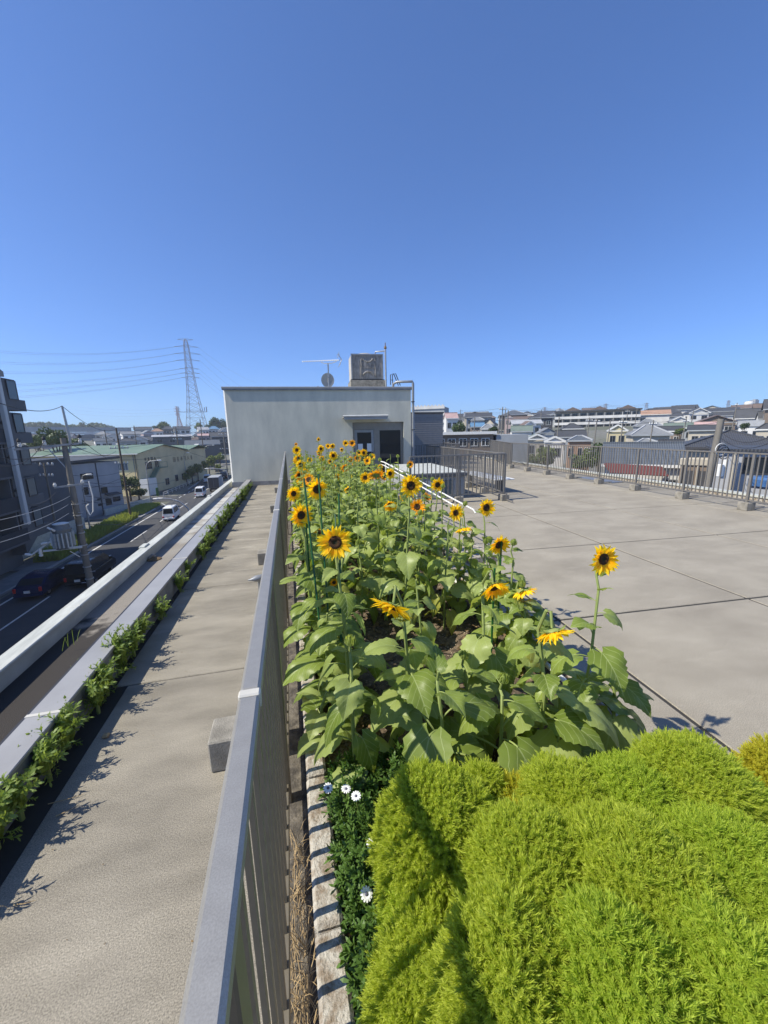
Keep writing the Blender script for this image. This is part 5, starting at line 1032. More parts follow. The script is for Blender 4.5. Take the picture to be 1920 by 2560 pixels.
# pylons
def pylon(px, pyt, pyb, Z, wb, label, red=0, arms=True, r_=.16):
    tp = az(px[0], pyt, Z); bt = az(px[1], pyb, Z); H = tp.z-bt.z; base = Vector((bt.x, bt.y, bt.z)); top = Vector((bt.x+(tp.x-bt.x)*.45, bt.y, tp.z))
    t_ = thing('power_pylon', label, 'pylon', base); ww = [(0, wb), (.28, wb*.62), (.5, wb*.38), (.75, wb*.24), (.95, wb*.16), (1, wb*.03)]
    def at(f_, sx, sy): w_ = np.interp(f_, [p[0] for p in ww], [p[1] for p in ww])/2; c_ = base.lerp(top, f_); return c_+Vector((sx*w_, sy*w_, 0))
    L_ = [0, .07, .14, .21, .28, .35, .41, .47, .53, .58, .63, .68, .73, .78, .83, .88, .92, .96, .985]
    for (sx, sy) in ((-1, -1), (1, -1), (1, 1), (-1, 1)):
        m_ = MB()
        for i in range(len(L_)-1): m_.beam(at(L_[i], sx, sy), at(L_[i+1], sx, sy), r_*1.6)
        part('leg', m_, M['pylonred' if red else 'pylon'], t_)
    m_ = MB(); cs = [(-1, -1), (1, -1), (1, 1), (-1, 1)]
    for i in range(len(L_)-1):
        for k in range(4):
            a_, b_ = cs[k], cs[(k+1) % 4]
            m_.beam(at(L_[i], *a_), at(L_[i+1], *b_), r_*.7); m_.beam(at(L_[i], *b_), at(L_[i+1], *a_), r_*.7); m_.beam(at(L_[i+1], *a_), at(L_[i+1], *b_), r_*.8)
    part('lattice', m_, M['pylonred' if red else 'pylon'], t_)
    tips = []
    for f_, hw in ((.985, .30), (.93, .46), (.87, .50), (.81, .47), (.735, .38), (.695, .38), (.655, .36)):
        c_ = base.lerp(top, f_); w_ = wb*hw*1.02
        for s in (-1, 1):
            e_ = c_+Vector((s*w_, 0, -w_*.10 if f_ < .98 else 0))
            part('crossarm', MB().beam(c_+Vector((0, -.4, H*.006)), e_, r_*1.3).beam(c_+Vector((0, .4, -H*.008)), e_, r_*.9), M['pylonred' if red else 'pylon'], t_)
            tips.append(e_)
    return tips, base, H
tips, pb_, pH = pylon((470, 500), 858, 1118, 290, 17, 'tall steel lattice pylon with six pairs of arms left of the penthouse')
pt_ = [o for o in C.objects if o.name == 'power_pylon'][0]
c_ = pb_+Vector((-1.5, 0, pH*.335))
part('side_platform', MB().beam(c_-Vector((10, 0, 0)), c_+Vector((9, 0, 0)), .35).beam(c_-Vector((10, 0, 0)), c_-Vector((10, 0, -3.6)), .35).beam(c_+Vector((9, 0, 0)), c_+Vector((9, 0, 3.6)), .5).beam(c_+Vector((7.6, 0, .6)), c_+Vector((7.6, 0, 3.2)), .4), M['pylon'], pt_)
pylon((441, 452), 1017, 1078, 640, 10, 'faint reddish pylon farther away beside the tall one', 1, r_=.35)
for k, (e_, yl) in enumerate(zip(tips[2::2], (872, 901, 926, 964, 980, 996))):
    for j in (0, 1):
        cable(e_+Vector((0, j*1.2, 0)), az(-60, yl+j*5, 215), 3.6 if k < 3 else 2.2, .055, ['topmost', 'second from top', 'third from top', 'fourth from top', 'fifth from top', 'lowest'][k]+' pair of high voltage lines sweeping left from the tall pylon', ['topmost', 'second', 'third', 'fourth', 'fifth', 'lowest'][k]+' line pair left of the tall pylon', 'hvcable', 24)
for k, (e_, yl) in enumerate(zip(tips[3::2], (935, 965, 985, 996, 1010, 1022))):
    cable(e_, az(640, yl+22, 330), 2.5, .045, ['topmost', 'second from top', 'third from top', 'fourth from top', 'fifth from top', 'lowest'][k]+' high voltage line running from the tall pylon behind the penthouse', 'high voltage lines right of the tall pylon', 'hvcable', 16)
for k in range(3): cable(az(441, 1022+k*7, 640), az(150, 1012+k*9, 640), 5, .07, 'very faint distant high voltage line', 'distant high voltage lines', 'hvcable', 20)
# far long structures and houses on the left
pe = az(50, 1098, 235); v_ = thing('elevated_road', 'long grey elevated road with glazed noise barriers across the left background', 'viaduct', pe, 0); q_ = az(330, 1088, 300)
dv = Vector((q_.x-pe.x, q_.y-pe.y, 0))
part('deck', MB().prism([pe, pe+Vector((0, 0, 2.3)), pe+Vector((0, 6, 2.3)), pe+Vector((0, 6, 0))], dv), M['wslate'], v_)
part('noise_barrier', MB().prism([pe+Vector((0, 0, 4.2)), pe+Vector((0, 0, 7.4)), pe+Vector((0, .3, 7.4)), pe+Vector((0, .3, 4.2))], dv), M['wgrey'], v_)
part('window_band', MB().prism([pe+Vector((0, -.1, 2.5)), pe+Vector((0, -.1, 4.0)), pe+Vector((0, .2, 4.0)), pe+Vector((0, .2, 2.5))], dv), M['wwhite'], v_)
part('pier', MB().prism([pe+Vector((0, 1, 0)), pe+Vector((0, 1, -9)), pe+Vector((0, 4, -9)), pe+Vector((0, 4, 0))], dv), M['wconc'], v_)
LH = [(352,384,1084,1076,170,'gable','wpink','rgrey','pink gabled house beyond the green roof',.3),
 (377,407,1079,1071,195,'hip','wwhite','rorange','white house with orange hipped roof',.1),
 (337,378,1074,1067,225,'side','wgrey','rdark','grey flat looking house behind the pink gabled one',.0),
 (404,434,1073,1065,205,'hip','wbrown','rdark','dark hipped house left of the reddish pylon',.1),
 (385,476,1092,1087,150,'side','wslate','rpale','long low dark building with white roof line behind the green roof',.0),
 (433,476,1073,1066,210,'side','wwhite','rdark','white walled house with dark roof at the foot of the pylon',.1),
 (492,522,1075,1067,215,'side','wwhite','rpale','small white house right of the pylon foot',.2),
 (520,548,1073,1065,225,'hip','wwhite','rblue','white house with pale blue roof near the penthouse corner',.0),
 (543,580,1080,1068,200,'gable','wwhite','rdark','white gabled house touching the penthouse corner',.3),
 (495,524,1090,1084,165,'side','wpink','rpink','salmon coloured house behind the grey building',.0),
 (524,575,1092,1080,150,'side','wdark','rdark','dark house with dark roof beside the penthouse corner',.1),
 (466,548,1112,1100,126,'side','wslate','rslate','wide slate grey building beyond the hedge',.0),
 (478,510,1125,1110,118,'gable','wwhite','rpale','small house with bright white gable edge beyond the green roof',.4),
 (300,352,1086,1078,190,'side','wwhite','rgrey','white terraced house left of the pink gabled one',.2),
 (255,300,1092,1083,170,'gable','wwhite','rdark','white house among cluttered roofs left of the thin brown pole',.3),
 (236,280,1103,1095,140,'side','wwhite','rslate','low white house with slate roof above the green roof',.1),
 (290,345,1104,1096,135,'hip','wgrey','rdark','dark hipped house just above the green roof',.2)]
for h in LH: house(*h[:9], rz=h[9], win=3, storeys=1, fascia='white' if h[5] == 'gable' else None)
r = random.Random(9)
for i in range(34):
    px = r.uniform(-40, 600); Z = r.uniform(150, 330); w_ = r.uniform(7, 12)*FPX/Z
    p_ = az(px, 1100, Z); tz = terr_h(p_.x, p_.y)+r.uniform(3.8, 5.2)
    c_ = R.transposed() @ (Vector((p_.x, p_.y, tz))-CAM); pz = 1280-FPX*c_.y/-c_.z
    k1, k2, k3 = r.choice(['hip', 'side', 'gable']), r.choice(WC), r.choice(RC); sec = 'behind the apartments' if px < 120 else 'beyond the green roof' if px < 420 else 'round the pylon foot'
    lab = f'distant {CNAME[k2]} house with {CNAME[k3]} {CNAME[k1]} roof {sec}'
    house(px-w_/2, px+w_/2, pz, pz-r.uniform(1.4, 2.0)*FPX/Z, Z, k1, k2, k3, lab, rz=r.uniform(-.4, .4), group=lab, win=2, storeys=1)
TL = [(135,1090,75,36,.8,'dark green tree behind the transformer pole','tree'),(95,1105,80,26,.8,'dark tree beside the stepped parapets','tree'),(185,1112,85,30,.6,'low dark tree above the blue-grey house roof','tree'),(215,1120,100,22,.5,'low bush between the transformer pole and green roof','tree'),(412,1066,235,19,.85,'dense dark tree left of the reddish pylon','tree'),(396,1070,232,14,.8,'small dark tree beside the dense one','tree'),(497,1066,250,12,.9,'round green tree behind the pylon legs','treepale'),(540,1062,255,22,.85,'round green tree on the ridge near the penthouse','tree'),(520,1070,250,16,.8,'green tree left of the round one on the ridge','tree'),(562,1060,258,18,.9,'large green tree touching the penthouse edge','tree'),(320,1208,68,26,.9,'dark clipped tree in front of the cream building','tree'),(345,1230,70,20,.8,'dark bush behind the thin brown pole','tree'),(420,1215,92,13,.8,'small dark bush against the cream side wall','tree')]
for i, (px, py, Z, rp, fz, lab, mm) in enumerate(TL):
    c_ = az(px, py, Z); rr = rp*Z/FPX; tree(c_, (rr, rr, rr*fz), max(rr*.9, c_.z-terr_h(c_.x, c_.y)), lab, mm, 2200, rr*.075, seed=50+i)
for i, (px, py, Y, rp) in enumerate([(478,1180,92,15),(492,1170,97,16),(506,1163,102,16),(520,1155,108,16),(534,1148,115,15),(465,1192,88,12),(545,1165,112,10),(548,1140,125,14)]):
    c_ = az(px, py, Y); rr = rp*Y/FPX; tree(c_, (rr, rr, rr*.9), max(rr*.9, c_.z+9.0), 'rounded olive green bush in the hedge beside the cream wall', 'treepale', 1600, rr*.09, 'bushes in the street hedge', seed=80+i, name='hedge_bush', cat='bush')
# far woods
def ridge(xa, xb, ybase, ytop, Z, seed, label):
    m_ = MB(); n = int((xb-xa)/7)
    for i in range(n+1):
        px = xa+(xb-xa)*i/n; f_ = math.sin(math.pi*min(1, max(0, i/n)))**.5; hgt = (ybase-(ybase+(ytop-ybase)*f_*(.75+.35*noise.noise(Vector((i*.6, seed, 0))))))
        c_ = az(px, ybase-hgt/2, Z); leaf_cloud(c_, (9*Z/FPX*1.1, 8, max(3, hgt*.62*Z/FPX)), 260, .9*Z/400, seed*50+i, m_, lumps=5)
    o = link('far_woods', rawmesh(m_, 'far_woods', M['tree'])); tag(o, label, 'woods', kind='stuff')
ridge(38, 172, 1070, 1050, 400, 1, 'dark wooded ridge on the left horizon'); ridge(188, 275, 1070, 1053, 420, 2, 'low wooded hump on the horizon right of the pole'); ridge(170, 192, 1070, 1062, 420, 3, 'small wooded rise behind the utility pole')
m_ = MB()
for i in range(60):
    px = 1120+i*14; Z = 330; p_ = az(px, 1060, Z); z_ = terr_h(p_.x, p_.y); leaf_cloud((p_.x, p_.y, z_+1), (7, 6, 3.2), 90, 1., 900+i, m_, lumps=4)
o = link('far_woods', rawmesh(m_, 'far_woods', M['tree'])); tag(o, 'dark greenery between the farthest hillside houses', 'woods', kind='stuff')

# ------------------------------------------------------------------ vehicles
def vehicle(kind, loc, rz, paint, label, group=None):
    """local space: forward is +Y, origin on the ground at the middle"""
    if kind == 'van': L, W, H = 3.4, 1.48, 1.85; body = [(-1.68, .32), (-1.70, .75), (-1.66, 1.0), (1.55, 1.0), (1.70, .78), (1.70, .34)]; cab = [(-1.66, 1.0), (-1.56, 1.78), (-1.40, 1.86), (.75, 1.86), (1.0, 1.78), (1.5, 1.0)]; ax_ = (-1.1, 1.15)
    elif kind == 'sedan': L, W, H = 4.5, 1.75, 1.5; body = [(-2.2, .32), (-2.25, .7), (-2.15, .98), (-1.3, 1.0), (1.0, .95), (2.0, .78), (2.24, .6), (2.24, .32)]; cab = [(-2.0, .96), (-1.35, 1.38), (-.6, 1.48), (.3, 1.47), (1.35, .93)]; ax_ = (-1.35, 1.4)
    else: L, W, H = 4.7, 1.8, 1.9; body = [(-2.3, .34), (-2.36, .75), (-2.3, 1.08), (1.9, 1.05), (2.3, .85), (2.34, .36)]; cab = [(-2.3, 1.07), (-2.15, 1.82), (-1.9, 1.9), (.6, 1.88), (1.75, 1.05)]; ax_ = (-1.45, 1.45)
    t_ = thing({'van': 'van', 'sedan': 'car', 'mpv': 'car'}[kind], label, 'van' if kind == 'van' else 'car', loc, rz, group); hw = W/2
    def loft(prof, hb, ht, z0, z1, bev):
        def xw(z): return hb+(ht-hb)*((z-z0)/(z1-z0))
        bm = bmesh.new(); A = [bm.verts.new((-xw(z), y, z)) for y, z in prof]; B = [bm.verts.new((xw(z), y, z)) for y, z in prof]; n = len(prof)
        bm.faces.new(A); bm.faces.new(B[::-1])
        for i in range(n): bm.faces.new((A[i], B[i], B[(i+1) % n], A[(i+1) % n]))
        bmesh.ops.recalc_face_normals(bm, faces=bm.faces); bmesh.ops.bevel(bm, geom=list(bm.edges), offset=bev, segments=2, affect='EDGES')
        bm.verts.index_update(); m_ = MB().add([v.co for v in bm.verts], [[v.index for v in f.verts] for f in bm.faces]); bm.free(); return m_, xw
    b_, xb = loft(body, hw-.03, hw, .32, 1.0, .05); lpart('body', b_, M[paint], t_, True)
    zc0, zc1 = cab[0][1], max(z for _, z in cab); c_, xc = loft(cab, hw-.02, hw-.14, zc0, zc1, .045); lpart('cabin', c_, M[paint], t_, True)
    def inset(y): return y
    y0 = cab[0][0]; y1 = cab[-1][0]; zt_ = zc1-.14; zl = zc0+.06
    def yr(z): return np.interp(z, [cab[0][1], cab[1][1]], [cab[0][0], cab[1][0]])
    def yf(z): return np.interp(z, [cab[-1][1], cab[-2][1]], [cab[-1][0], cab[-2][0]])
    for s in (-1, 1):
        cuts = [.06, .34, .66, .93] if kind != 'sedan' else [.16, .50, .9]
        for k in range(len(cuts)-1):
            def P_(f_, z): ya, yb = yr(z)+.08, yf(z)-.08; return (s*(xc(z)+.006), ya+(yb-ya)*f_, z)
            lpart('side_window', MB().prism([P_(cuts[k]+.015, zl), P_(cuts[k+1]-.015, zl), P_(cuts[k+1]-.015, zt_), P_(cuts[k]+.015, zt_)], (s*.004, 0, 0)), M['glass'], t_)
        lpart('mirror', MB().cham(s*(hw+.02)-.07, y1-.35, zc0+.05, s*(hw+.02)+.07, y1-.25, zc0+.22, .02), M[paint], t_)
    xr_ = xc(zl)-.12; xt = xc(zt_)-.10
    lpart('rear_window', MB().prism([(-xr_, yr(zl)-.012, zl), (xr_, yr(zl)-.012, zl), (xt, yr(zt_)-.012, zt_), (-xt, yr(zt_)-.012, zt_)], (0, -.006, .0)), M['glass'], t_)
    lpart('windscreen', MB().prism([(-xr_, yf(zl)+.012, zl), (xr_, yf(zl)+.012, zl), (xt, yf(zt_)+.012, zt_), (-xt, yf(zt_)+.012, zt_)], (0, .006, .0)), M['glass'], t_)
    yb_ = body[0][0]-.06
    lpart('rear_bumper', MB().cham(-hw+.02, yb_-.06, .28, hw-.02, yb_+.2, .5, .04), M[paint], t_)
    lpart('number_plate', MB().box(-.18, yb_-.08, .56, .18, yb_-.05, .74), M['white'], t_)
    for s in (-1, 1):
        lpart('tail_light', MB().cham(s*(hw-.12)-.08, yb_-.03, .62 if kind != 'van' else .5, s*(hw-.12)+.08, yb_+.1, .92 if kind != 'van' else .72, .015), M['taillight'], t_)
        lpart('headlight', MB().cham(s*(hw-.2)-.14, body[-2][0]-.12, .58, s*(hw-.2)+.14, body[-2][0]+.04, .76, .02), M['porcelain'], t_)
        for yy in ax_:
            w_ = lpart('wheel', MB().add(*[(lambda n: ([(s*(hw-.17)+dx, yy+rr*math.cos(6.2832*k/n), .29+rr*math.sin(6.2832*k/n)) for dx, rr in ((-.09, .29), (.09, .29)) for k in range(n)], [tuple(range(n)), tuple(range(2*n-1, n-1, -1))]+[(k, (k+1) % n, n+(k+1) % n, n+k) for k in range(n)]))(18)][0]), M['tyre'], t_, True)
            lpart('rim', MB().tube([(s*(hw-.17)+s*.085, yy, .29), (s*(hw-.17)+s*.098, yy, .29)], .18, 14), M['rim'], w_)
    return t_
vehicle('van', (-16.2, 57.2, -9.055), .04, 'carwhite', 'white compact van nearest the camera on the sunny road')
vehicle('van', (-16.6, 77.9, -9.055), .03, 'carwhite', 'second white van, just behind the grey box truck')
vehicle('van', (-20.0, 103, -9.055), .05, 'carwhite', 'third white van, farthest away beside the hedge')
vehicle('sedan', (-18.35, 32.6, -9.055), .02, 'carblue', 'dark blue hatchback in the shade left of the utility pole')
vehicle('mpv', (-16.0, 34.2, -9.055), .02, 'carblack', 'black people carrier half hidden behind the utility pole')
vehicle('mpv', (-17.0, 109.5, -9.055), .04, 'carblack', 'black car ahead of the third white van')
vehicle('sedan', (-20.6, 123, -9.055), .1, 'carblack', 'small dark car far away near the hedge end')
vehicle('sedan', (-22.6, 127, -9.055), .1, 'carblack', 'dark car beside the small dark one at the far bend')
tk_ = thing('box_truck', 'box truck with ribbed pale grey roof on the road near the parapet', 'truck', (-15.2, 86, -9.055), .03)
lpart('cargo_box', MB().cham(-1.05, -3.1, .85, 1.05, 2.2, 3.0, .04), M['wgrey'], tk_)
for k in range(6): lpart('roof_rib', MB().box(-1.02, -3+k*.95, 3.0, 1.02, -2.94+k*.95, 3.03), M['white'], tk_)
lpart('rear_doors', MB().box(-1.0, -3.13, .9, -.02, -3.1, 2.9).box(.02, -3.13, .9, 1.0, -3.1, 2.9), M['wdark'], tk_)
lpart('cab', MB().cham(-.95, 2.3, .5, .95, 3.8, 2.3, .12), M['carwhite'], tk_)
lpart('chassis', MB().box(-.5, -3, .5, .5, 3.4, .84), M['darkmetal'], tk_)
for s in (-1, 1):
    for yy in (-1.9, 2.9): lpart('wheel', MB().tube([(s*.72, yy, .38), (s*.98, yy, .38)], .38, 16), M['tyre'], tk_)
# green bins and gate by the lamp
P = gz(395, 1240); solo('green_post', MB().cham(P.x-.2, P.y-.2, -9, P.x+.2, P.y+.2, -7.4, .04), M['green'], 'green painted post at the corner of the cream building', 'post')
g_ = thing('guard_rail', 'white guard rail along the pavement below the cream building', 'guard rail', (-23.3, 86, -9))
for k in range(11): part('post', MB().box(-23.6+k*.07-.04, 80+k*2.6, -9, -23.6+k*.07+.04, 80.08+k*2.6, -8.2), M['white'], g_)
part('rail', MB().beam((-23.6, 80, -8.25), (-22.9, 106, -8.25), .06).beam((-23.6, 80, -8.6), (-22.9, 106, -8.6), .05), M['white'], g_)
rp = thing('ramp_wall', 'long sloping white ramp wall in front of the dark bushes', 'wall', (-25.5, 66, -9))
part('wall', MB().prism([(-26.3, 62.5, -9), (-23.4, 73, -9), (-23.4, 73, -8.1), (-26.3, 62.5, -8.0)], (-.2, .05, 0)), M['outer'], rp)
# ================================================================== THE PLANTS
def leafmesh(name, L, W, pet, droop0, droop1, fold, wav, seed, m, rows=15):
    """petiole from the origin outwards along +X, then a heart shaped toothed blade that bends down"""
    r = random.Random(seed); vs = []; fs = []; uvs = []
    wf = [(0, .30), (.06, .72), (.16, .97), (.28, 1.0), (.42, .90), (.56, .72), (.70, .50), (.84, .26), (.94, .10), (1., .0)]
    x, z = 0., 0.; P = [(0, 0)]; a_ = math.radians(38)
    for i in range(4): x += pet/4*math.cos(a_-i*.16); z += pet/4*math.sin(a_-i*.16); P.append((x, z))
    cx, cz = x, z; spine = []; n = rows
    for i in range(n+1):
        t = i/n; ang = math.radians(droop0+(droop1-droop0)*t**.8); spine.append((cx, cz, ang)); cx += L/n*math.cos(ang); cz += L/n*math.sin(ang)
    cols = (-1, -.66, -.3, 0, .3, .66, 1)
    tw = r.uniform(-.25, .25)
    for i, (sx, sz, ang) in enumerate(spine):
        t = i/n; w_ = np.interp(t, [q[0] for q in wf], [q[1] for q in wf])*W/2; jag = 1+(.075 if i % 2 else -.06)
        for c_ in cols:
            ac = abs(c_); yy = c_*w_*(jag if ac > .9 else 1); back = (.16*L*max(0, .34-t)/.34)*ac**1.5
            up = fold*ac*w_*1.0-abs(c_)**3*w_*.25+wav*w_*math.sin(t*9+c_*2.5+seed)*ac+tw*c_*w_*t
            nx, nz = -math.sin(ang), math.cos(ang)
            vs.append((sx-back*math.cos(ang)+nx*up, yy, sz-back*math.sin(ang)+nz*up)); uvs.append((.5+c_/2*w_/(W/2)*.98, t))
    k = len(cols)
    for i in range(n):
        for j in range(k-1): a2 = i*k+j; fs.append((a2, a2+1, a2+k+1, a2+k))
    nb = len(fs); b = MB(); b.tube([(p[0], 0, p[1]) for p in P]+[(P[-1][0]+.03*L, 0, P[-1][1])], [.0035]*5+[.0025], 5); o_ = len(vs); vs += b.v; fs += [tuple(i+o_ for i in f) for f in b.f]; uvs += [(.5, .5)]*len(b.v)
    me = bpy.data.meshes.new(name); me.from_pydata(vs, [], fs); me.materials.append(M[m]); me.materials.append(M['stem'])
    uvl = me.uv_layers.new(name='UVMap')
    for p in me.polygons:
        p.use_smooth = True
        if p.index >= nb: p.material_index = 1
        for li in p.loop_indices: uvl.data[li].uv = uvs[me.loops[li].vertex_index]
    return me
LV = {}
cfg = [(.20, .155, .075, 18, -55, .22, .10), (.20, .16, .08, 5, -80, .12, .12), (.19, .15, .07, 30, -20, .30, .14), (.21, .16, .09, -15, -95, .10, .10), (.18, .15, .06, 10, -35, .35, .16), (.20, .14, .08, -35, -85, .18, .12), (.19, .13, .06, 45, 10, .35, .12), (.21, .17, .08, 0, -60, .2, .2)]
for mm in ('leaf', 'leafpale', 'leafyellow'): LV[mm] = [leafmesh('leaf', *c_, 10+i, mm) for i, c_ in enumerate(cfg)]
def petalmesh(L, W, curl, seed, m):
    r = random.Random(seed); vs = []; fs = []; n = 5; tw = r.uniform(-.3, .3)
    for i in range(n+1):
        t = i/n; w_ = W*(.45, .85, 1., .86, .5, .04)[i]/2; ang = curl*t*t
        x, z = L*t*math.cos(ang*.6), L*t*math.sin(ang*.6)
        for c_ in (-1, 0, 1): vs.append((x, c_*w_, z-(0 if c_ else -.0)+(.25*w_ if c_ else 0)+tw*c_*w_*t))
    for i in range(n):
        for j in range(2): a_ = i*3+j; fs.append((a_, a_+1, a_+4, a_+3))
    me = bpy.data.meshes.new('petal'); me.from_pydata(vs, [], fs); me.materials.append(M[m]); me.polygons.foreach_set('use_smooth', [True]*len(me.polygons)); return me
PET = [petalmesh(.76, .25, c_, i, 'petal') for i, c_ in enumerate((.15, -.2, .5, -.5, .3, 0))]
PETO = [petalmesh(.70, .21, c_, 20+i, 'petalo') for i, c_ in enumerate((.2, -.2, .5))]
def discmesh():
    m_ = MB(); n = 28; prof = [(0, .045), (.10, .03), (.17, .05), (.26, .085), (.36, .09), (.44, .06), (.49, .01), (.5, -.04), (.36, -.14), (.16, -.20), (0, -.22)]
    vs = [(0, 0, prof[0][1])]
    for r_, z_ in prof[1:-1]:
        for k in range(n): vs.append((r_*math.cos(6.2832*k/n), r_*math.sin(6.2832*k/n), z_+.006*math.sin(k*5.1+r_*60)))
    vs.append((0, 0, prof[-1][1])); fs = [(0, 1+k, 1+(k+1) % n) for k in range(n)]; q = len(prof)-2
    for i in range(q-1):
        for k in range(n): fs.append((1+i*n+k, 1+(i+1)*n+k, 1+(i+1)*n+(k+1) % n, 1+i*n+(k+1) % n))
    fs += [(len(vs)-1, 1+(q-1)*n+(k+1) % n, 1+(q-1)*n+k) for k in range(n)]
    me = bpy.data.meshes.new('flower_head'); me.from_pydata(vs, [], fs); me.materials.append(M['disc']); me.materials.append(M['stem'])
    for p in me.polygons: p.use_smooth = True; p.material_index = 1 if p.center.z < -.05 else 0
    return me
DISC = discmesh()
def sepalmesh(seed):
    r = random.Random(seed); m_ = MB(); n = 22
    for k in range(n):
        t = 6.2832*k/n+r.uniform(-.1, .1); l_ = r.uniform(.2, .42); c_, s_ = math.cos(t), math.sin(t); z_ = -.08+r.uniform(-.05, .02); w_ = .055; e_ = r.uniform(-.18, .14)
        P = [(.40, -w_, z_), (.40, w_, z_), (.5+l_*.5, w_*.9, z_+.02), (.5+l_, 0, z_+e_), (.5+l_*.5, -w_*.9, z_+.02)]
        m_.add([(c_*x-s_*y, s_*x+c_*y, z) for x, y, z in P], [(0, 1, 2, 3, 4)])
    return rawmesh(m_, 'sepals', M['leafpale'])
SEP = [sepalmesh(i) for i in range(3)]
def budmesh():
    r = random.Random(4); m_ = MB()
    for ring in range(3):
        for k in range(11):
            t = 6.2832*k/11+ring*.3; c_, s_ = math.cos(t), math.sin(t); o_ = .42-.12*ring; up = .25+.16*ring; w_ = .12
            P = [(o_*.5, -w_, -.15), (o_*.5, w_, -.15), (o_+.08, w_, up*.6), (o_*(.35+.2*ring) if ring > 1 else o_*1.15, 0, up+.35), (o_+.08, -w_, up*.6)]
            m_.add([(c_*x-s_*y, s_*x+c_*y, z) for x, y, z in P], [(0, 1, 2, 4), (4, 2, 3)])
    m_.lathe((0, 0, 0), [(.1, -.25), (.34, -.12), (.38, .1), (.22, .3), (.03, .36)], 10)
    return rawmesh(m_, 'flower_bud', M['leafpale'])
BUD = budmesh()
def headrot(nrm, spin=0.):
    return Vector(nrm).normalized().to_track_quat('Z', 'Y').to_matrix() @ Matrix.Rotation(spin, 3, 'Z')
def add_head(t_, pos, D, nrm, seed, fold=0.25, grav=0.15, orange=False, single=True, wilt=0.2):
    r = random.Random(seed); u_ = r.uniform(.84, 1.04); s = D/2.75*u_; Rm = headrot(nrm, r.uniform(0, 6)); h = link('flower_head', DISC, t_, pos); h.rotation_euler = Rm.to_euler(); h.scale = (s, s, s)
    g_ = Rm.transposed() @ Vector((0, 0, -1)); mats = []
    for ring, (n, rr, zz) in enumerate(((23, .43, .0), (20, .45, -.04))):
        for k in range(n):
            if r.random() < .06: continue
            t = 6.2832*(k+r.uniform(-.25, .25)+.5*ring)/n; rad = Vector((math.cos(t), math.sin(t), 0)); d_ = (rad+Vector((0, 0, 1))*(fold+r.uniform(-wilt, wilt)-.08*ring)+g_*(grav+r.uniform(-.06, .12))).normalized()
            z_ = (Vector((0, 0, 1))-d_*d_.z); z_ = (z_ if z_.length > .1 else -rad).normalized(); y_ = z_.cross(d_).normalized(); z_ = d_.cross(y_)
            m4 = Matrix(((d_.x, y_.x, z_.x), (d_.y, y_.y, z_.y), (d_.z, y_.z, z_.z))) @ Matrix.Rotation(r.uniform(-.5, .5), 3, 'X'); m4 = (m4*(r.uniform(.9, 1.25)/u_)).to_4x4(); m4.translation = rad*rr+Vector((0, 0, zz)); mats.append((m4, r.choice(PETO if orange else PET)))
    if single:
        for m4, me in mats:
            o = link('petal', me, h); o.matrix_local = m4
    else:
        m_ = MB()
        for m4, me in mats: m_.add([m4 @ v.co for v in me.vertices], [tuple(p.vertices) for p in me.polygons])
        me = rawmesh(m_, 'petals', M['petalo' if orange else 'petal']); link('petals', me, h)
    link('sepals', SEP[seed % 3], h)
    return h
SOILZ = .2
def plant(base, head, seed, label, group=None, D=.165, nrm=(-.1, -1, .05), nleaf=11, lsize=1., yellow=.12, bare=.0, single=False, bend=None, stemr=.0085, low=.14, bud=False, **kw):
    r = random.Random(seed); base = Vector(base); t_ = thing('sunflower', label, 'sunflower', base, 0, group)
    hd = Vector(head)-base; H = hd.z; nv = Vector(nrm).normalized()
    side = Vector((r.uniform(-1, 1), r.uniform(-1, 1), 0))*.03
    end = hd-nv*(D*.09); neck = end-nv*.05+Vector((0, 0, -.01))
    pts = [Vector((0, 0, -.03)), hd*.0+Vector((hd.x*.1, hd.y*.1, H*.3))+side, Vector((hd.x*.4, hd.y*.4, H*.6))+side*1.2, Vector((hd.x*.8+neck.x*.0, hd.y*.8, H*.86))]
    if nv.z < -.5: top = Vector((end.x*.9, end.y+.02, end.z+.07)); pts = pts[:3]+[Vector((end.x-nv.x*.1+.01, end.y-nv.y*.12+.03, end.z-.05)), top+Vector((0, .03, -.01)), top, end]
    else: pts += [neck, end]
    n = len(pts); link('stem', MB().tube(pts, [stemr*(1.25-.55*i/(n-1)) for i in range(n)], 7).mesh('stem', M['stem'], True), t_)
    def sp(f_):
        z_ = f_*H
        for i in range(len(pts)-1):
            if pts[i].z <= z_ <= pts[i+1].z and pts[i+1].z > pts[i].z: return pts[i].lerp(pts[i+1], (z_-pts[i].z)/(pts[i+1].z-pts[i].z))
        return pts[2]
    a0 = r.uniform(0, 6.28)
    for i in range(nleaf):
        f_ = low+(.93-low-bare)*(i/(nleaf-1)); sz = lsize*(.62+.62*math.sin(math.pi*min(1, (f_*.78+.12))))*(1.25-.75*f_**2)*r.uniform(.8, 1.12)
        mm = 'leafyellow' if (f_ < .38 and r.random() < yellow*2.4) else ('leafpale' if r.random() < (.25+.35*f_) else 'leaf')
        vi = r.choice((0, 1, 3, 5, 7) if f_ < .65 else (0, 1, 2, 4, 7, 6 if f_ > .85 else 4))
        o = link('leaf', LV[mm][vi], t_, sp(f_)); o.scale = (sz, sz*r.uniform(.9, 1.12), sz); o.rotation_euler = (r.uniform(-.25, .25), r.uniform(-.2, .3), a0+i*2.4+r.uniform(-.4, .4))
    if bud:
        if r.random() < .55:
            h = link('flower_bud', BUD, t_, hd); h.rotation_euler = headrot(nrm).to_euler(); h.scale = (.05, .05, .05)
    elif D: add_head(t_, hd, D, nrm, seed, single=single, **kw)
    return t_
def xlim(y): return 1.64+.035*max(0, y)
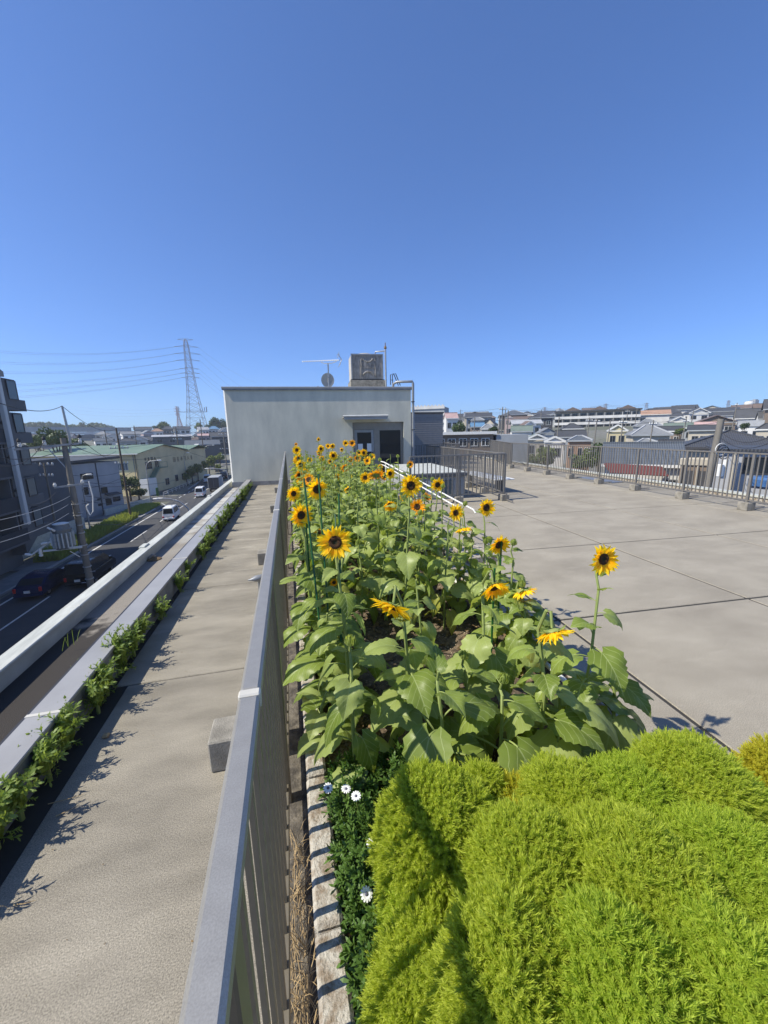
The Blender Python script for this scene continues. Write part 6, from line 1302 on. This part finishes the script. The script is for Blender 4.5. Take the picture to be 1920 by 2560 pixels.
F_ = (-.12, -1, .05); DN = (0, -.35, -.94)
HD = [ # px, py, diameter px, normal, label, options
 (753,1288,60,(.45,-1,.0),'large sunflower leaning against the handrail, below the sunflowers by the rail',dict(single=True,stake=1)),
 (838,1356,84,(-.05,-1,.12),'largest open sunflower, in front of the left row, on a staked stem',dict(single=True,D=.175)),
 (734,1234,40,(.45,-1,-.05),'ragged sunflower right beside the handrail, just above the large leaning one',{}),
 (793,1223,52,(.25,-1,-.12),'big dark faced sunflower with ruffled petals behind a green stake by the railing',dict(single=True)),
 (772,1199,32,(-.3,-1,.5),'sunflower tucked behind the big ruffled one near the railing',dict(orange=True)),
 (753,1206,24,(-.3,-1,.1),'smaller sunflower half hidden at the railing above the ragged one',{}),
 (1027,1214,55,(-.02,-1,.08),'big round sunflower with wide brown face before the white stair handrails',dict(single=True)),
 (1094,1212,37,(.05,-1,.05),'medium sunflower right of the big round one, over the white handrails',{}),
 (1043,1267,44,(-.2,-1,.2),'orange toned double looking sunflower under the big round one',dict(orange=True,single=True)),
 (1010,1241,24,(-.3,-1,-.1),'small drooping sunflower just left of the orange toned one',{}),
 (1066,1243,28,(.4,-.6,.6),'small half open sunflower facing upward between two bigger ones',dict(orange=True,fold=.7)),
 (976,1262,38,(-.3,-1,-.6),'sunflower bowing forward left of the orange toned one',dict(grav=.5)),
 (978,1316,24,DN,'small hanging sunflower with folded petals under a pale hooked neck',dict(fold=.9)),
 (1139,1282,44,(.1,-1,.15),'sunflower with a leaf across its face beside the end of the handrails',{}),
 (1158,1321,46,(.1,-.3,-.95),'face down sunflower showing only a skirt of petals near the handrail end',dict(fold=.35,single=True)),
 (1216,1269,44,(.08,-1,.1),'sunflower standing clear against the grey terrace right of the handrails',dict(single=True)),
 (940,1188,45,(.1,.55,.75),'sunflower seen from behind with green back and petals up',dict(orange=True)),
 (913,1194,29,(-.1,-1,.05),'dark eyed sunflower left of the one seen from behind',{}),
 (975,1184,27,(.25,-1,.0),'sunflower just right of the one seen from behind',{}),
 (960,1192,20,(-.2,-1,.4),'ragged petals between the reversed sunflower and its right neighbour',dict(orange=True)),
 (870,1222,27,(.2,-.6,-.75),'drooping sunflower alone in the middle of the leaves',{}),
 (910,1234,16,(-.1,-1,.1),'left one of two small sunflowers touching in the middle of the bed',dict(orange=True)),
 (919,1228,18,(.1,-1,0),'right one of two small sunflowers touching in the middle of the bed',{}),
 (1025,1161,21,(0,-1,.1),'lone sunflower on a tall bare stem in front of the hatch roof',dict(orange=True,D=.13,bare=.4)),
 (835,1456,23,(.2,-1,-.1),'little orange sunflower below the largest one on the left',dict(orange=True,D=.07,nleaf=6,lsize=.6)),
 (798,1330,28,(-.2,-.8,.3),'half hidden sunflower behind the upper left edge of the largest one',dict(D=.12)),
 (1248,1362,55,(.05,-.95,-.25),'sunflower tied to a green stake, above the wilted drooping one',dict(single=True,stake=2)),
 (1237,1468,80,(.05,-.85,-.5),'drooping sunflower with long petals hanging over its dark face',dict(single=True,grav=.75,fold=.25,D=.18,stake=3)),
 (1310,1476,58,(.25,-.3,-.92),'face down sunflower behind the drooping one, on a hooked pale neck',dict(single=True,fold=.25)),
 (1384,1580,96,(.12,-.5,-.86),'nodding sunflower with a skirt of orange yellow petals at the front right',dict(single=True,fold=.35,grav=.1,D=.17)),
 (1509,1398,77,(-.02,-1,.06),'perfect round sunflower alone on a tall stem against the open terrace',dict(single=True,D=.155,bare=.02,solo=1)),
 (979,1517,108,(-.55,-.42,-.72),'large sunflower nodding sideways in the centre front, seen edge on',dict(single=True,fold=.1,grav=.2,D=.20)),
]
FAR = [(742,1125,23),(746,1146,22),(752,1162,25),(740,1151,18),(802,1122,19),(798,1132,16),(820,1115,14),(831,1115,14),(833,1139,23),(804,1146,15),(826,1154,14),(809,1172,14),(854,1124,11),(864,1108,16),(880,1108,18),(898,1132,16),(909,1132,19),(893,1146,18),(918,1152,20),(875,1148,16),(885,1160,13),(835,1166,14),(848,1172,14),(862,1170,22),(842,1192,19),(796,1098,10),(740,1111,9),(762,1180,22),(748,1188,24),(757,1172,18),(768,1212,26),(774,1150,14),(930,1142,17),(950,1168,16),(885,1190,16)]
stakes = []
def place_head(px, py, dpx, D):
    Z = FPX*D/dpx
    for _ in range(40):
        p = az(px, py, Z)
        if p.x > xlim(p.y): Z *= .97
        elif p.y > 14.6: Z *= .97
        elif p.z < .5: Z *= .97
        else: break
    return p, dpx*Z/FPX
for i, (px, py, dp, nv, lab, op) in enumerate(HD):
    op = dict(op); D0 = op.pop('D', .165); p, D = place_head(px, py, dp, D0); st = op.pop('stake', 0); so_ = op.pop('solo', 0)
    b = Vector((max(.13, min(xlim(p.y)-.05, p.x+rnd.uniform(-.05, .05))), p.y+rnd.uniform(.0, .1), SOILZ-.02))
    if so_: b = Vector((p.x-.03, p.y+.03, .1))
    if i == 31: b = Vector((p.x+.19, p.y+.10, SOILZ-.02))
    op.setdefault('nleaf', 15 if so_ else 14 if dp > 50 else 12); op.setdefault('lsize', (.80 if so_ else .88) if dp > 50 else .78)
    tpl = plant(b, p, 100+i, lab, D=D*1.2, nrm=nv, stemr=.0072 if so_ else .0088 if dp > 50 else .0072, **op)
    if st:
        sx = p.x+(.012 if st != 1 else .03); sy = p.y-.01 if st == 2 else p.y+.03
        solo('plant_stake', MB().tube([(sx+.01, sy+.02, .1), (sx, sy, p.z+(.03 if st == 2 else .10 if st == 3 else -.03))], .0065, 8), M['green'], ['green plastic stake at the large leaning sunflower', 'green plastic stake crossing the face of the tied sunflower', 'green plastic stake rising behind the drooping sunflower'][st-1], 'plant stake', smooth=True)
for (x0, y0, x1, y1, Z, lab) in [(847, 1234, 849, 1350, 2.9, 'thick green stake standing free behind the largest sunflower'), (796, 1185, 804, 1300, 2.85, 'green stake in front of the big dark faced sunflower by the railing'), (760, 1196, 776, 1345, 2.6, 'slanting green stake nearest the handrail'), (838, 1285, 840, 1330, 3.0, 'short green stake left of the free standing one')]:
    a_, b_ = az(x0, y0, Z), az(x1, y1, Z*.985); d_ = (b_-a_)/(b_.z-a_.z)*(.12-a_.z); solo('plant_stake', MB().tube([a_, a_+d_], .0065, 8), M['green'], lab, 'plant stake', smooth=True)
r = random.Random(77)
for i, (px, py, dp) in enumerate(FAR):
    p, D = place_head(px, py, dp, .16); b = Vector((max(.13, p.x+r.uniform(-.05, .05)), p.y+.03, SOILZ-.02))
    lf = px < 760
    plant(b, p, 200+i, 'one of the small sunflowers crowded at the rail end of the bed' if lf else 'small sunflower in the crowd in front of the penthouse wall and door', group='sunflowers at the rail end of the bed' if lf else 'sunflowers crowded before the penthouse', D=D*1.25, nrm=(r.uniform(-.35, .4), -1, r.uniform(-.15, .2)), nleaf=11, lsize=.75, orange=r.random() < .3, stemr=.0075)
# flowerless plants that fill the bed
k = 0
def filler(x, y, h, seed, nleaf=10, lsize=1., **kw):
    row = 'beside the railing kerb' if x < .38+.01*y else 'down the middle of the bed' if x < 1.15+.02*y else 'along the outer kerb of the bed'
    dep = 'near the front' if y < 4 else 'halfway along' if y < 8 else 'towards the penthouse'
    plant((x, y, SOILZ-.02), (x+r.uniform(-.05, .05), y+r.uniform(-.05, .05), SOILZ+h), seed, f'flowerless leafy sunflower plant {row}, {dep}', group=f'flowerless sunflower plants {row}, {dep}', D=.06, nrm=(r.uniform(-.3, .3), -.4, 1), nleaf=nleaf, lsize=lsize, bud=True, stemr=.007, **kw)
rows = [(.20, .30), (.46, .62), (.98, .84), (1.42, .80)]
y = 2.15
while y < 14.2:
    for ci, xc_ in enumerate((.22, .50, .80, 1.15, 1.56)):
        if y < 2.8 and ci in (1, 3): continue
        if y < 4.0 and ci in (1, 2) and r.random() < .25: continue
        if y > 9 and ci == 2 and r.random() < .3: continue
        sc = 1+.035*y; xx = xc_*(.97+.03*y*.5)+r.uniform(-.1, .1); xx = max(.16, min(xlim(y)-.08, xx))
        hh_ = r.uniform(.62, .90)+(.18 if 5 < y < 9 else 0)+(.05 if ci == 0 else 0)
        if y < 3.2: hh_ = r.uniform(.55, .85)
        hh_ += (.20 if ci >= 3 and y > 2.5 else .14 if y > 3 else .06)
        filler(xx, y+r.uniform(-.12, .12), hh_+(.12 if y > 3.5 else 0), 400+k, 14 if y < 7 else 13, r.uniform(.66, .84)); k += 1
    y += .34 if y < 6 else .44
# the nearest plants in the front row
for (px, py, z_, h, ls, lab, kw) in [(781,1890,.22,.42,.62,'small sunflower plant with a green bud nearest the kerb stones',dict(nleaf=9,yellow=0)),(893,1985,.22,.78,.78,'slim budding sunflower plant between the kerb row and the centre front plant',dict(nleaf=12,yellow=0)),(1245,1960,.22,.55,1.15,'broad leaved plant under the drooping sunflower',dict(nleaf=8)),(1085,1975,.22,.62,1.2,'broad leaved plant at the centre front of the bed',dict(nleaf=9)),(1395,1905,.22,.45,1.15,'broad leaved plant below the nodding sunflower on the right',dict(nleaf=8)),(1520,1840,.22,.40,1.05,'leafy plant at the outer kerb beneath the lone tall sunflower',dict(nleaf=8)),(1160,1850,.22,.5,1.1,'plant with mottled yellowing leaves behind the centre front plant',dict(nleaf=8,yellow=.4)),(840,1760,.22,.62,.8,'upright leafy plant behind the small kerbside plant',dict(nleaf=10,yellow=0)),(770,1690,.22,.55,.75,'leafy plant overhanging the kerb stones',dict(nleaf=10))]:
    b = gz(px, py, z_); b.x = max(.11, b.x)
    plant(b, b+Vector((r.uniform(-.03, .03), .02, h)), 700+int(px), lab, D=.06, nrm=(0, -.4, 1), lsize=ls, bud=True, **kw)

# ------------------------------------------------------------------ needle foliage by instancing sprigs over a mound
def sprig(name, m, L=.07, n=26, w=.0011, nl=.022, seed=1, spread=.9):
    r = random.Random(seed); m_ = MB(); m_.beam((0, 0, -.01), (0, 0, L), .0012)
    for i in range(n):
        t = (i/n)**.8; z = L*t; a_ = i*2.4+r.uniform(-.3, .3); el = (.25+.9*t)*spread+r.uniform(-.2, .2); l_ = nl*(1.1-.45*t)*r.uniform(.8, 1.2)
        d_ = Vector((math.cos(a_)*math.cos(el), math.sin(a_)*math.cos(el), math.sin(el))); s_ = Vector((-math.sin(a_), math.cos(a_), 0))*w
        p = Vector((0, 0, z)); q = p+d_*l_*.55+Vector((0, 0, .002)); e_ = p+d_*l_+Vector((0, 0, .0035))
        m_.add([p-s_, p+s_, q+s_*1.2, q-s_*1.2, e_], [(0, 1, 2, 3), (3, 2, 4)])
    return bpy.data.objects.new(name, rawmesh(m_, name, m))
def broadsprig(name, m, L=.06, n=14, w=.0045, nl=.026, seed=1):
    r = random.Random(seed); m_ = MB(); m_.beam((0, 0, -.02), (0, 0, L), .002)
    for i in range(n):
        t = (i/n)**.7; z = L*t; a_ = i*2.4+r.uniform(-.3, .3); el = .15+.75*t+r.uniform(-.2, .2); l_ = nl*r.uniform(.7, 1.2)
        d_ = Vector((math.cos(a_)*math.cos(el), math.sin(a_)*math.cos(el), math.sin(el))); s_ = Vector((-math.sin(a_), math.cos(a_), 0))*w
        p = Vector((0, 0, z)); q = p+d_*l_*.55+Vector((0, 0, .003)); e_ = p+d_*l_
        m_.add([p-s_*.4, p+s_*.4, q+s_, q-s_, e_], [(0, 1, 2, 3), (3, 2, 4)])
    return bpy.data.objects.new(name, rawmesh(m_, name, m))
lib = bpy.data.collections.new('sprig_library')
def group_tree(name, objs, density, smin, smax, jitter=.35, upmix=.35):
    col_ = bpy.data.collections.new(name+'_parts')
    for o in objs: col_.objects.link(o)
    g = bpy.data.node_groups.new(name, 'GeometryNodeTree'); g.interface.new_socket('Geometry', in_out='INPUT', socket_type='NodeSocketGeometry'); g.interface.new_socket('Geometry', in_out='OUTPUT', socket_type='NodeSocketGeometry')
    n = g.nodes; L = g.links.new; gi = n.new('NodeGroupInput'); go = n.new('NodeGroupOutput')
    dp = n.new('GeometryNodeDistributePointsOnFaces'); dp.inputs['Density'].default_value = density; L(gi.outputs[0], dp.inputs['Mesh'])
    ci = n.new('GeometryNodeCollectionInfo'); ci.inputs['Collection'].default_value = col_; ci.inputs['Separate Children'].default_value = True; ci.inputs['Reset Children'].default_value = True
    ip = n.new('GeometryNodeInstanceOnPoints'); L(dp.outputs['Points'], ip.inputs['Points']); L(ci.outputs[0], ip.inputs['Instance']); ip.inputs['Pick Instance'].default_value = True
    mv = n.new('ShaderNodeVectorMath'); mv.operation = 'ADD'; L(dp.outputs['Normal'], mv.inputs[0]); mv.inputs[1].default_value = (0, 0, upmix)
    rv = n.new('FunctionNodeRandomValue'); rv.data_type = 'FLOAT_VECTOR'; rv.inputs[0].default_value = (-jitter,)*3; rv.inputs[1].default_value = (jitter,)*3
    m2 = n.new('ShaderNodeVectorMath'); m2.operation = 'ADD'; L(mv.outputs[0], m2.inputs[0]); L(rv.outputs[0], m2.inputs[1])
    al = n.new('FunctionNodeAlignRotationToVector'); al.axis = 'Z'; L(m2.outputs[0], al.inputs['Vector'])
    rz_ = n.new('FunctionNodeRandomValue'); rz_.data_type = 'FLOAT'; rz_.inputs[2].default_value = 0; rz_.inputs[3].default_value = 6.28
    cb_ = n.new('ShaderNodeCombineXYZ'); L(rz_.outputs[1], cb_.inputs[2])
    rr = n.new('FunctionNodeRotateRotation'); rr.rotation_space = 'LOCAL'; L(al.outputs[0], rr.inputs[0]); L(cb_.outputs[0], rr.inputs[1]); L(rr.outputs[0], ip.inputs['Rotation'])
    rs = n.new('FunctionNodeRandomValue'); rs.data_type = 'FLOAT'; rs.inputs[2].default_value = smin; rs.inputs[3].default_value = smax; L(rs.outputs[1], ip.inputs['Scale'])
    jn = n.new('GeometryNodeJoinGeometry'); L(gi.outputs[0], jn.inputs[0]); L(ip.outputs[0], jn.inputs[0]); L(jn.outputs[0], go.inputs[0])
    return g
KG = group_tree('kochia_foliage', [sprig('sprig', M['kochia'], seed=i, L=.038+.008*i, nl=.015, w=.0009, n=24, spread=.75+.12*i) for i in range(3)], 24000, .4, 1.0, .75, .4)
KG2 = group_tree('kochia_green_foliage', [sprig('sprig', M['kochiagreen'], seed=i+12, L=.036+.008*i, nl=.015, w=.0009, n=24, spread=.75+.12*i) for i in range(3)], 24000, .4, 1.0, .75, .4)
KY = group_tree('kochia_yellow_foliage', [sprig('sprig', M['kochiayellow'], seed=i+5, L=.045, nl=.014, w=.0009) for i in range(2)], 14000, .6, 1.3, .45, .4)
DG = group_tree('daisy_foliage', [broadsprig('sprig', M['daisyleaf'], seed=i) for i in range(3)], 2600, .7, 1.3, .4, .6)
WG = group_tree('weed_foliage', [broadsprig('sprig', M['weed'], seed=i+9, w=.0058, nl=.030, n=12, L=.08) for i in range(3)], 520, .3, 1.4, .9, .9)
def mound(rx, ry, rz, seed, lump=.12, nu=22, nv=14, f=3.):
    m_ = MB()
    for j in range(nv+1):
        th = math.pi*j/nv
        for i in range(nu):
            ph = 6.2832*i/nu; d_ = Vector((math.sin(th)*math.cos(ph), math.sin(th)*math.sin(ph), math.cos(th))); k_ = 1+lump*noise.noise(d_*f+Vector((seed*3.1, 0, 0)))*1.6
            m_.v.append((rx*d_.x*k_, ry*d_.y*k_, rz*d_.z*k_))
    for j in range(nv):
        for i in range(nu): m_.f.append((j*nu+i, (j+1)*nu+i, (j+1)*nu+(i+1) % nu, j*nu+(i+1) % nu))
    return m_
def bush(name, c_, rads, seed, core, grp, label, cat, group=None, lump=.12, zb=.2):
    c_ = Vector(c_); t_ = thing(name, label, cat, (c_.x, c_.y, zb), 0, group)
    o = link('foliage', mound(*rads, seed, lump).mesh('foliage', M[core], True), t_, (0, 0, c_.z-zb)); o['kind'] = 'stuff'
    md = o.modifiers.new('foliage', 'NODES'); md.node_group = grp
    link('stem', MB().tube([(0, 0, -.03), (0, 0, c_.z-zb)], .012, 7).mesh('stem', M['stem']), t_)
    return t_
KB = [ # px py z r rz label
 (1092,2075,.66,.185,.25,'left lime green kochia bush beside the white daisies','kochia'),
 (1205,2000,.55,.10,.20,'small upright kochia bush behind the left round one','kochia'),
 (1300,2035,.55,.10,.16,'yellowing pale kochia bush between the two big green mounds','yellow'),
 (1420,2040,.62,.17,.24,'kochia bush in the middle of the back row','kochia'),
 (1570,2040,.64,.19,.23,'broad kochia bush right of the middle one in the back row','kochia'),
 (1725,1985,.66,.19,.25,'tallest kochia mound, rising against the grey terrace','kochia'),
 (1870,2060,.56,.16,.20,'kochia bush right of the tallest mound','kochia'),
 (1945,1930,.55,.09,.16,'yellowish kochia bush cut by the edge of view','yellow'),
 (1330,2230,.70,.20,.25,'kochia mound in the centre of the front group','kochia'),
 (1090,2260,.52,.16,.22,'kochia bush below the left round one','kochia'),
 (1580,2240,.72,.20,.25,'bright kochia mound right of the centre one','kochia'),
 (1810,2230,.66,.20,.26,'kochia mound low at the outer side of the planter','kochia'),
 (1080,2470,.50,.15,.24,'kochia bush nearest the kerb at the bottom','kochia'),
 (1290,2500,.70,.17,.26,'kochia mound nearest the camera in the middle','kochia'),
 (1540,2540,.74,.17,.26,'kochia mound at the bottom right of the middle one','kochia'),
 (1800,2540,.70,.18,.28,'kochia mound in the bottom corner of the planter','kochia'),
]
for i, (px, py, z_, rr, rz_, lab, kd) in enumerate(KB):
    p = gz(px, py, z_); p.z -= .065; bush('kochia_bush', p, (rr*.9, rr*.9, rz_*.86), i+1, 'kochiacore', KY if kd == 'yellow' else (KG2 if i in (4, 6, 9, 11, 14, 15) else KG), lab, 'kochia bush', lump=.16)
def daisy():
    m_ = MB()
    for k in range(12):
        t = 6.2832*k/12; c_, s_ = math.cos(t), math.sin(t); P = [(.004, -.002, 0), (.012, -.0035, .002), (.019, -.003, .001), (.0205, 0, 0), (.019, .003, .001), (.012, .0035, .002), (.004, .002, 0)]
        m_.add([(c_*x-s_*y, s_*x+c_*y, z) for x, y, z in P], [(0, 1, 2, 3, 4, 5, 6)])
    return rawmesh(m_, 'petals', mat('daisy_petal', (.80, .80, .78), .5, amt=.05))
DZ = daisy(); DC = MB().lathe((0, 0, 0), [(.0055, -.002), (.0055, .002), (.003, .0045)], 10).mesh('flower_centre', mat('daisy_centre', (.10, .10, .14), .7))
DL = [((.20, 1.42, .29), (.09, .15, .10), [(820,1970),(865,1972),(890,1990)], 'dark green daisy clump with white flowers below the budding sunflowers'),
      ((.42, 1.42, .30), (.09, .11, .11), [(1030,1932),(1030,1954)], 'daisy clump with two white flowers behind the left kochia bush'),
      ((.20, 1.13, .30), (.08, .15, .10), [(972,2044),(930,2110)], 'dense daisy clump with one bluish white flower against the kochia'),
      ((.19, .86, .28), (.07, .13, .10), [(916,2235)], 'daisy clump with a single white flower halfway along the kerb'),
      ((.18, .62, .25), (.05, .10, .06), [(880,2500)], 'low green clump at the kerb near the bottom of the picture')]
for i, (c_, rads, fl2, lab) in enumerate(DL):
    t_ = bush('daisy_clump', c_, rads, 30+i, 'kochiacore', DG, lab, 'daisies', lump=.22)
    if i == 4: fl2 = []
    for j, (px, py) in enumerate(fl2):
        p = gz(px, py, c_[2]+rads[2]+.085); f_ = link('flower', DC, t_, p-Vector((c_[0], c_[1], .2))); f_.rotation_euler = (.5-.3*j, .2-.2*j, j)
        link('petals', DZ, f_)
        s_ = link('flower_stem', MB().tube([p-Vector((c_[0], c_[1], .2)), Vector((p.x-c_[0]+.01, p.y-c_[1]+.01, p.z-.2-.14))], .0015, 5).mesh('flower_stem', M['stem']), t_)
# weeds in the gap behind the coping
r = random.Random(21)
WP = [(1.6,.06,.08),(1.85,.10,.12),(2.05,.10,.12),(2.3,.12,.13),(2.55,.10,.11),(2.8,.12,.14),(3.05,.11,.13),(3.3,.12,.15),(3.55,.10,.11),(3.85,.09,.10),(4.3,.07,.06),(5.0,.08,.08),(5.6,.06,.07),(6.3,.12,.11),(6.9,.12,.14),(7.5,.12,.12),(8.2,.13,.15),(8.9,.13,.15),(9.6,.14,.17),(10.3,.13,.15),(11.2,.13,.15),(12.2,.12,.14),(13.2,.11,.13),(14.3,.11,.12)]
for i, (y_, rr, rz_) in enumerate(WP):
    g_ = 'weeds in the gap of the low parapet near the camera' if y_ < 4 else 'weeds in the gap of the low parapet farther along'
    bush('weed', (-1.455+r.uniform(-.03, .03), y_+r.uniform(-.05, .05), .10+rz_*.4), (.042, rr*r.uniform(.3, .75), rz_*r.uniform(.45, 1.1)), 60+i, 'kochiacore', WG, 'leafy green weed growing out of the gap beside the grey coping, near end' if y_ < 4 else 'leafy green weed growing out of the gap beside the grey coping, far part', 'weed', g_, lump=.35, zb=-.04)
def tuft(name, c_, n, L, w, m, seed, label, group=None, out=.8):
    r = random.Random(seed); m_ = MB()
    for k in range(n):
        a_ = r.uniform(0, 6.28); o_ = Vector((r.uniform(-.03, .03), r.uniform(-.12, .12), 0)); l_ = L*r.uniform(.4, 1.2); d_ = Vector((math.cos(a_)*out*.5, math.sin(a_)*out, r.uniform(.15, .8))).normalized(); s_ = Vector((-d_.y, d_.x, 0)).normalized()*w
        P = [o_, o_+d_*l_*.5, o_+d_*l_*.85-Vector((0, 0, .12*l_)), o_+d_*l_*1.1-Vector((0, 0, .35*l_))]
        m_.add([P[0]-s_, P[0]+s_, P[1]+s_, P[1]-s_, P[2]+s_*.6, P[2]-s_*.6, P[3]], [(0, 1, 2, 3), (3, 2, 4, 5), (5, 4, 6)])
    o = link(name, rawmesh(m_, name, M[m])); o.location = c_; return tag(o, label, 'grass tuft', group)
for i, y_ in enumerate((.80, .93, 1.06, 1.22, 1.4)): tuft('dry_grass', (-.085, y_, 0), 55, .15, .0012, 'straw', i, 'dry straw coloured grass lying in the gutter between railing and kerb', 'dry grass tufts in the gutter')
for i, (y_, lab) in enumerate(((1.28, 'nearest pale dry grass tuft in the gap beside the coping'), (1.5, 'dry grass tuft under the nearest weed'), (4.6, 'dry grass tuft in the bare stretch of the gap'))): tuft('dry_grass', (-1.40, y_, -.04), 34, .2, .0012, 'straw', 30+i, lab)
tuft('green_grass', (-1.41, 1.33, -.04), 16, .16, .004, 'weed', 44, 'small bright grass shoot at the very start of the gap')
for i, (px, py) in enumerate(((170, 1620), (200, 1690))): tuft('grass_spike', gz(px, py, .0), 5, .22, .002, 'weed', 50+i, ['slender grass spike rising behind the grey coping', 'second slender grass spike at the coping joint'][i], out=.15)
tuft('green_grass', (1.1, 1.42, .2), 22, .2, .0012, 'straw', 61, 'thin grass seed heads between kochia and sunflowers')
tuft('green_grass', (.12, .72, .2), 14, .12, .006, 'daisyleaf', 62, 'small leafy weed in the dark corner at the bottom of the planter')
# fallen bits on the walkway
for i, (x0, y0, x1, y1) in enumerate(((35, 2262, 90, 2250), (120, 2010, 210, 1985), (140, 2040, 200, 2010))):
    a_, b_ = gz(x0, y0, .006), gz(x1, y1, .008); mid = (a_+b_)/2+Vector((.01, -.01, .006)); solo('dry_stalk', MB().tube([a_, mid, b_], [.0025, .002, .0008], 5), M['straw'], ['pale curved dry leaf lying on the walkway', 'long dry stalk reaching from the gap over the walkway', 'second dry stalk beside the gap'][i], 'dry stalk')
solo('pebble_stone', MB().cham(-1.30, 2.52, 0, -1.26, 2.56, .02, .008), M['straw'], 'small cream pebble at the foot of the weeds', 'pebble')

# windblown bits on the concrete
r = random.Random(91); m_ = MB()
for k in range(150):
    if k % 3 == 0: x_, y_ = r.uniform(-1.3, -.2), 1.2+10*r.random()**1.6
    else: x_, y_ = r.uniform(2., 9.5), 1.5+13*r.random()
    s0 = r.uniform(.002, .007); t_ = r.uniform(0, 6.3); c_, q_ = math.cos(t_), math.sin(t_)
    m_.add([(x_+c_*a_-q_*b_, y_+q_*a_+c_*b_, .004+r.uniform(0, .005)) for a_, b_ in ((0, -s0), (.5*s0, 0), (0, s0*1.2), (-.5*s0, 0))], [(0, 1, 2, 3)])
o = link('windblown_litter', rawmesh(m_, 'windblown_litter', M['deadleaf'])); tag(o, 'tiny windblown leaf crumbs scattered over the concrete', 'litter', kind='stuff')
# ================================================================== AIR
hz_m = bpy.data.materials.new('haze'); hz_m.use_nodes = True; t = hz_m.node_tree; t.nodes.clear()
pv_ = t.nodes.new('ShaderNodeVolumePrincipled'); pv_.inputs['Color'].default_value = (.82, .90, 1, 1); pv_.inputs['Density'].default_value = .0005; pv_.inputs['Anisotropy'].default_value = .2
ou = t.nodes.new('ShaderNodeOutputMaterial'); t.links.new(pv_.outputs[0], ou.inputs['Volume'])
o = link('haze', MB().box(-900, -60, -12, 900, 1000, 75).mesh('haze', hz_m)); tag(o, 'thin blue summer haze over the town', 'haze', kind='stuff')
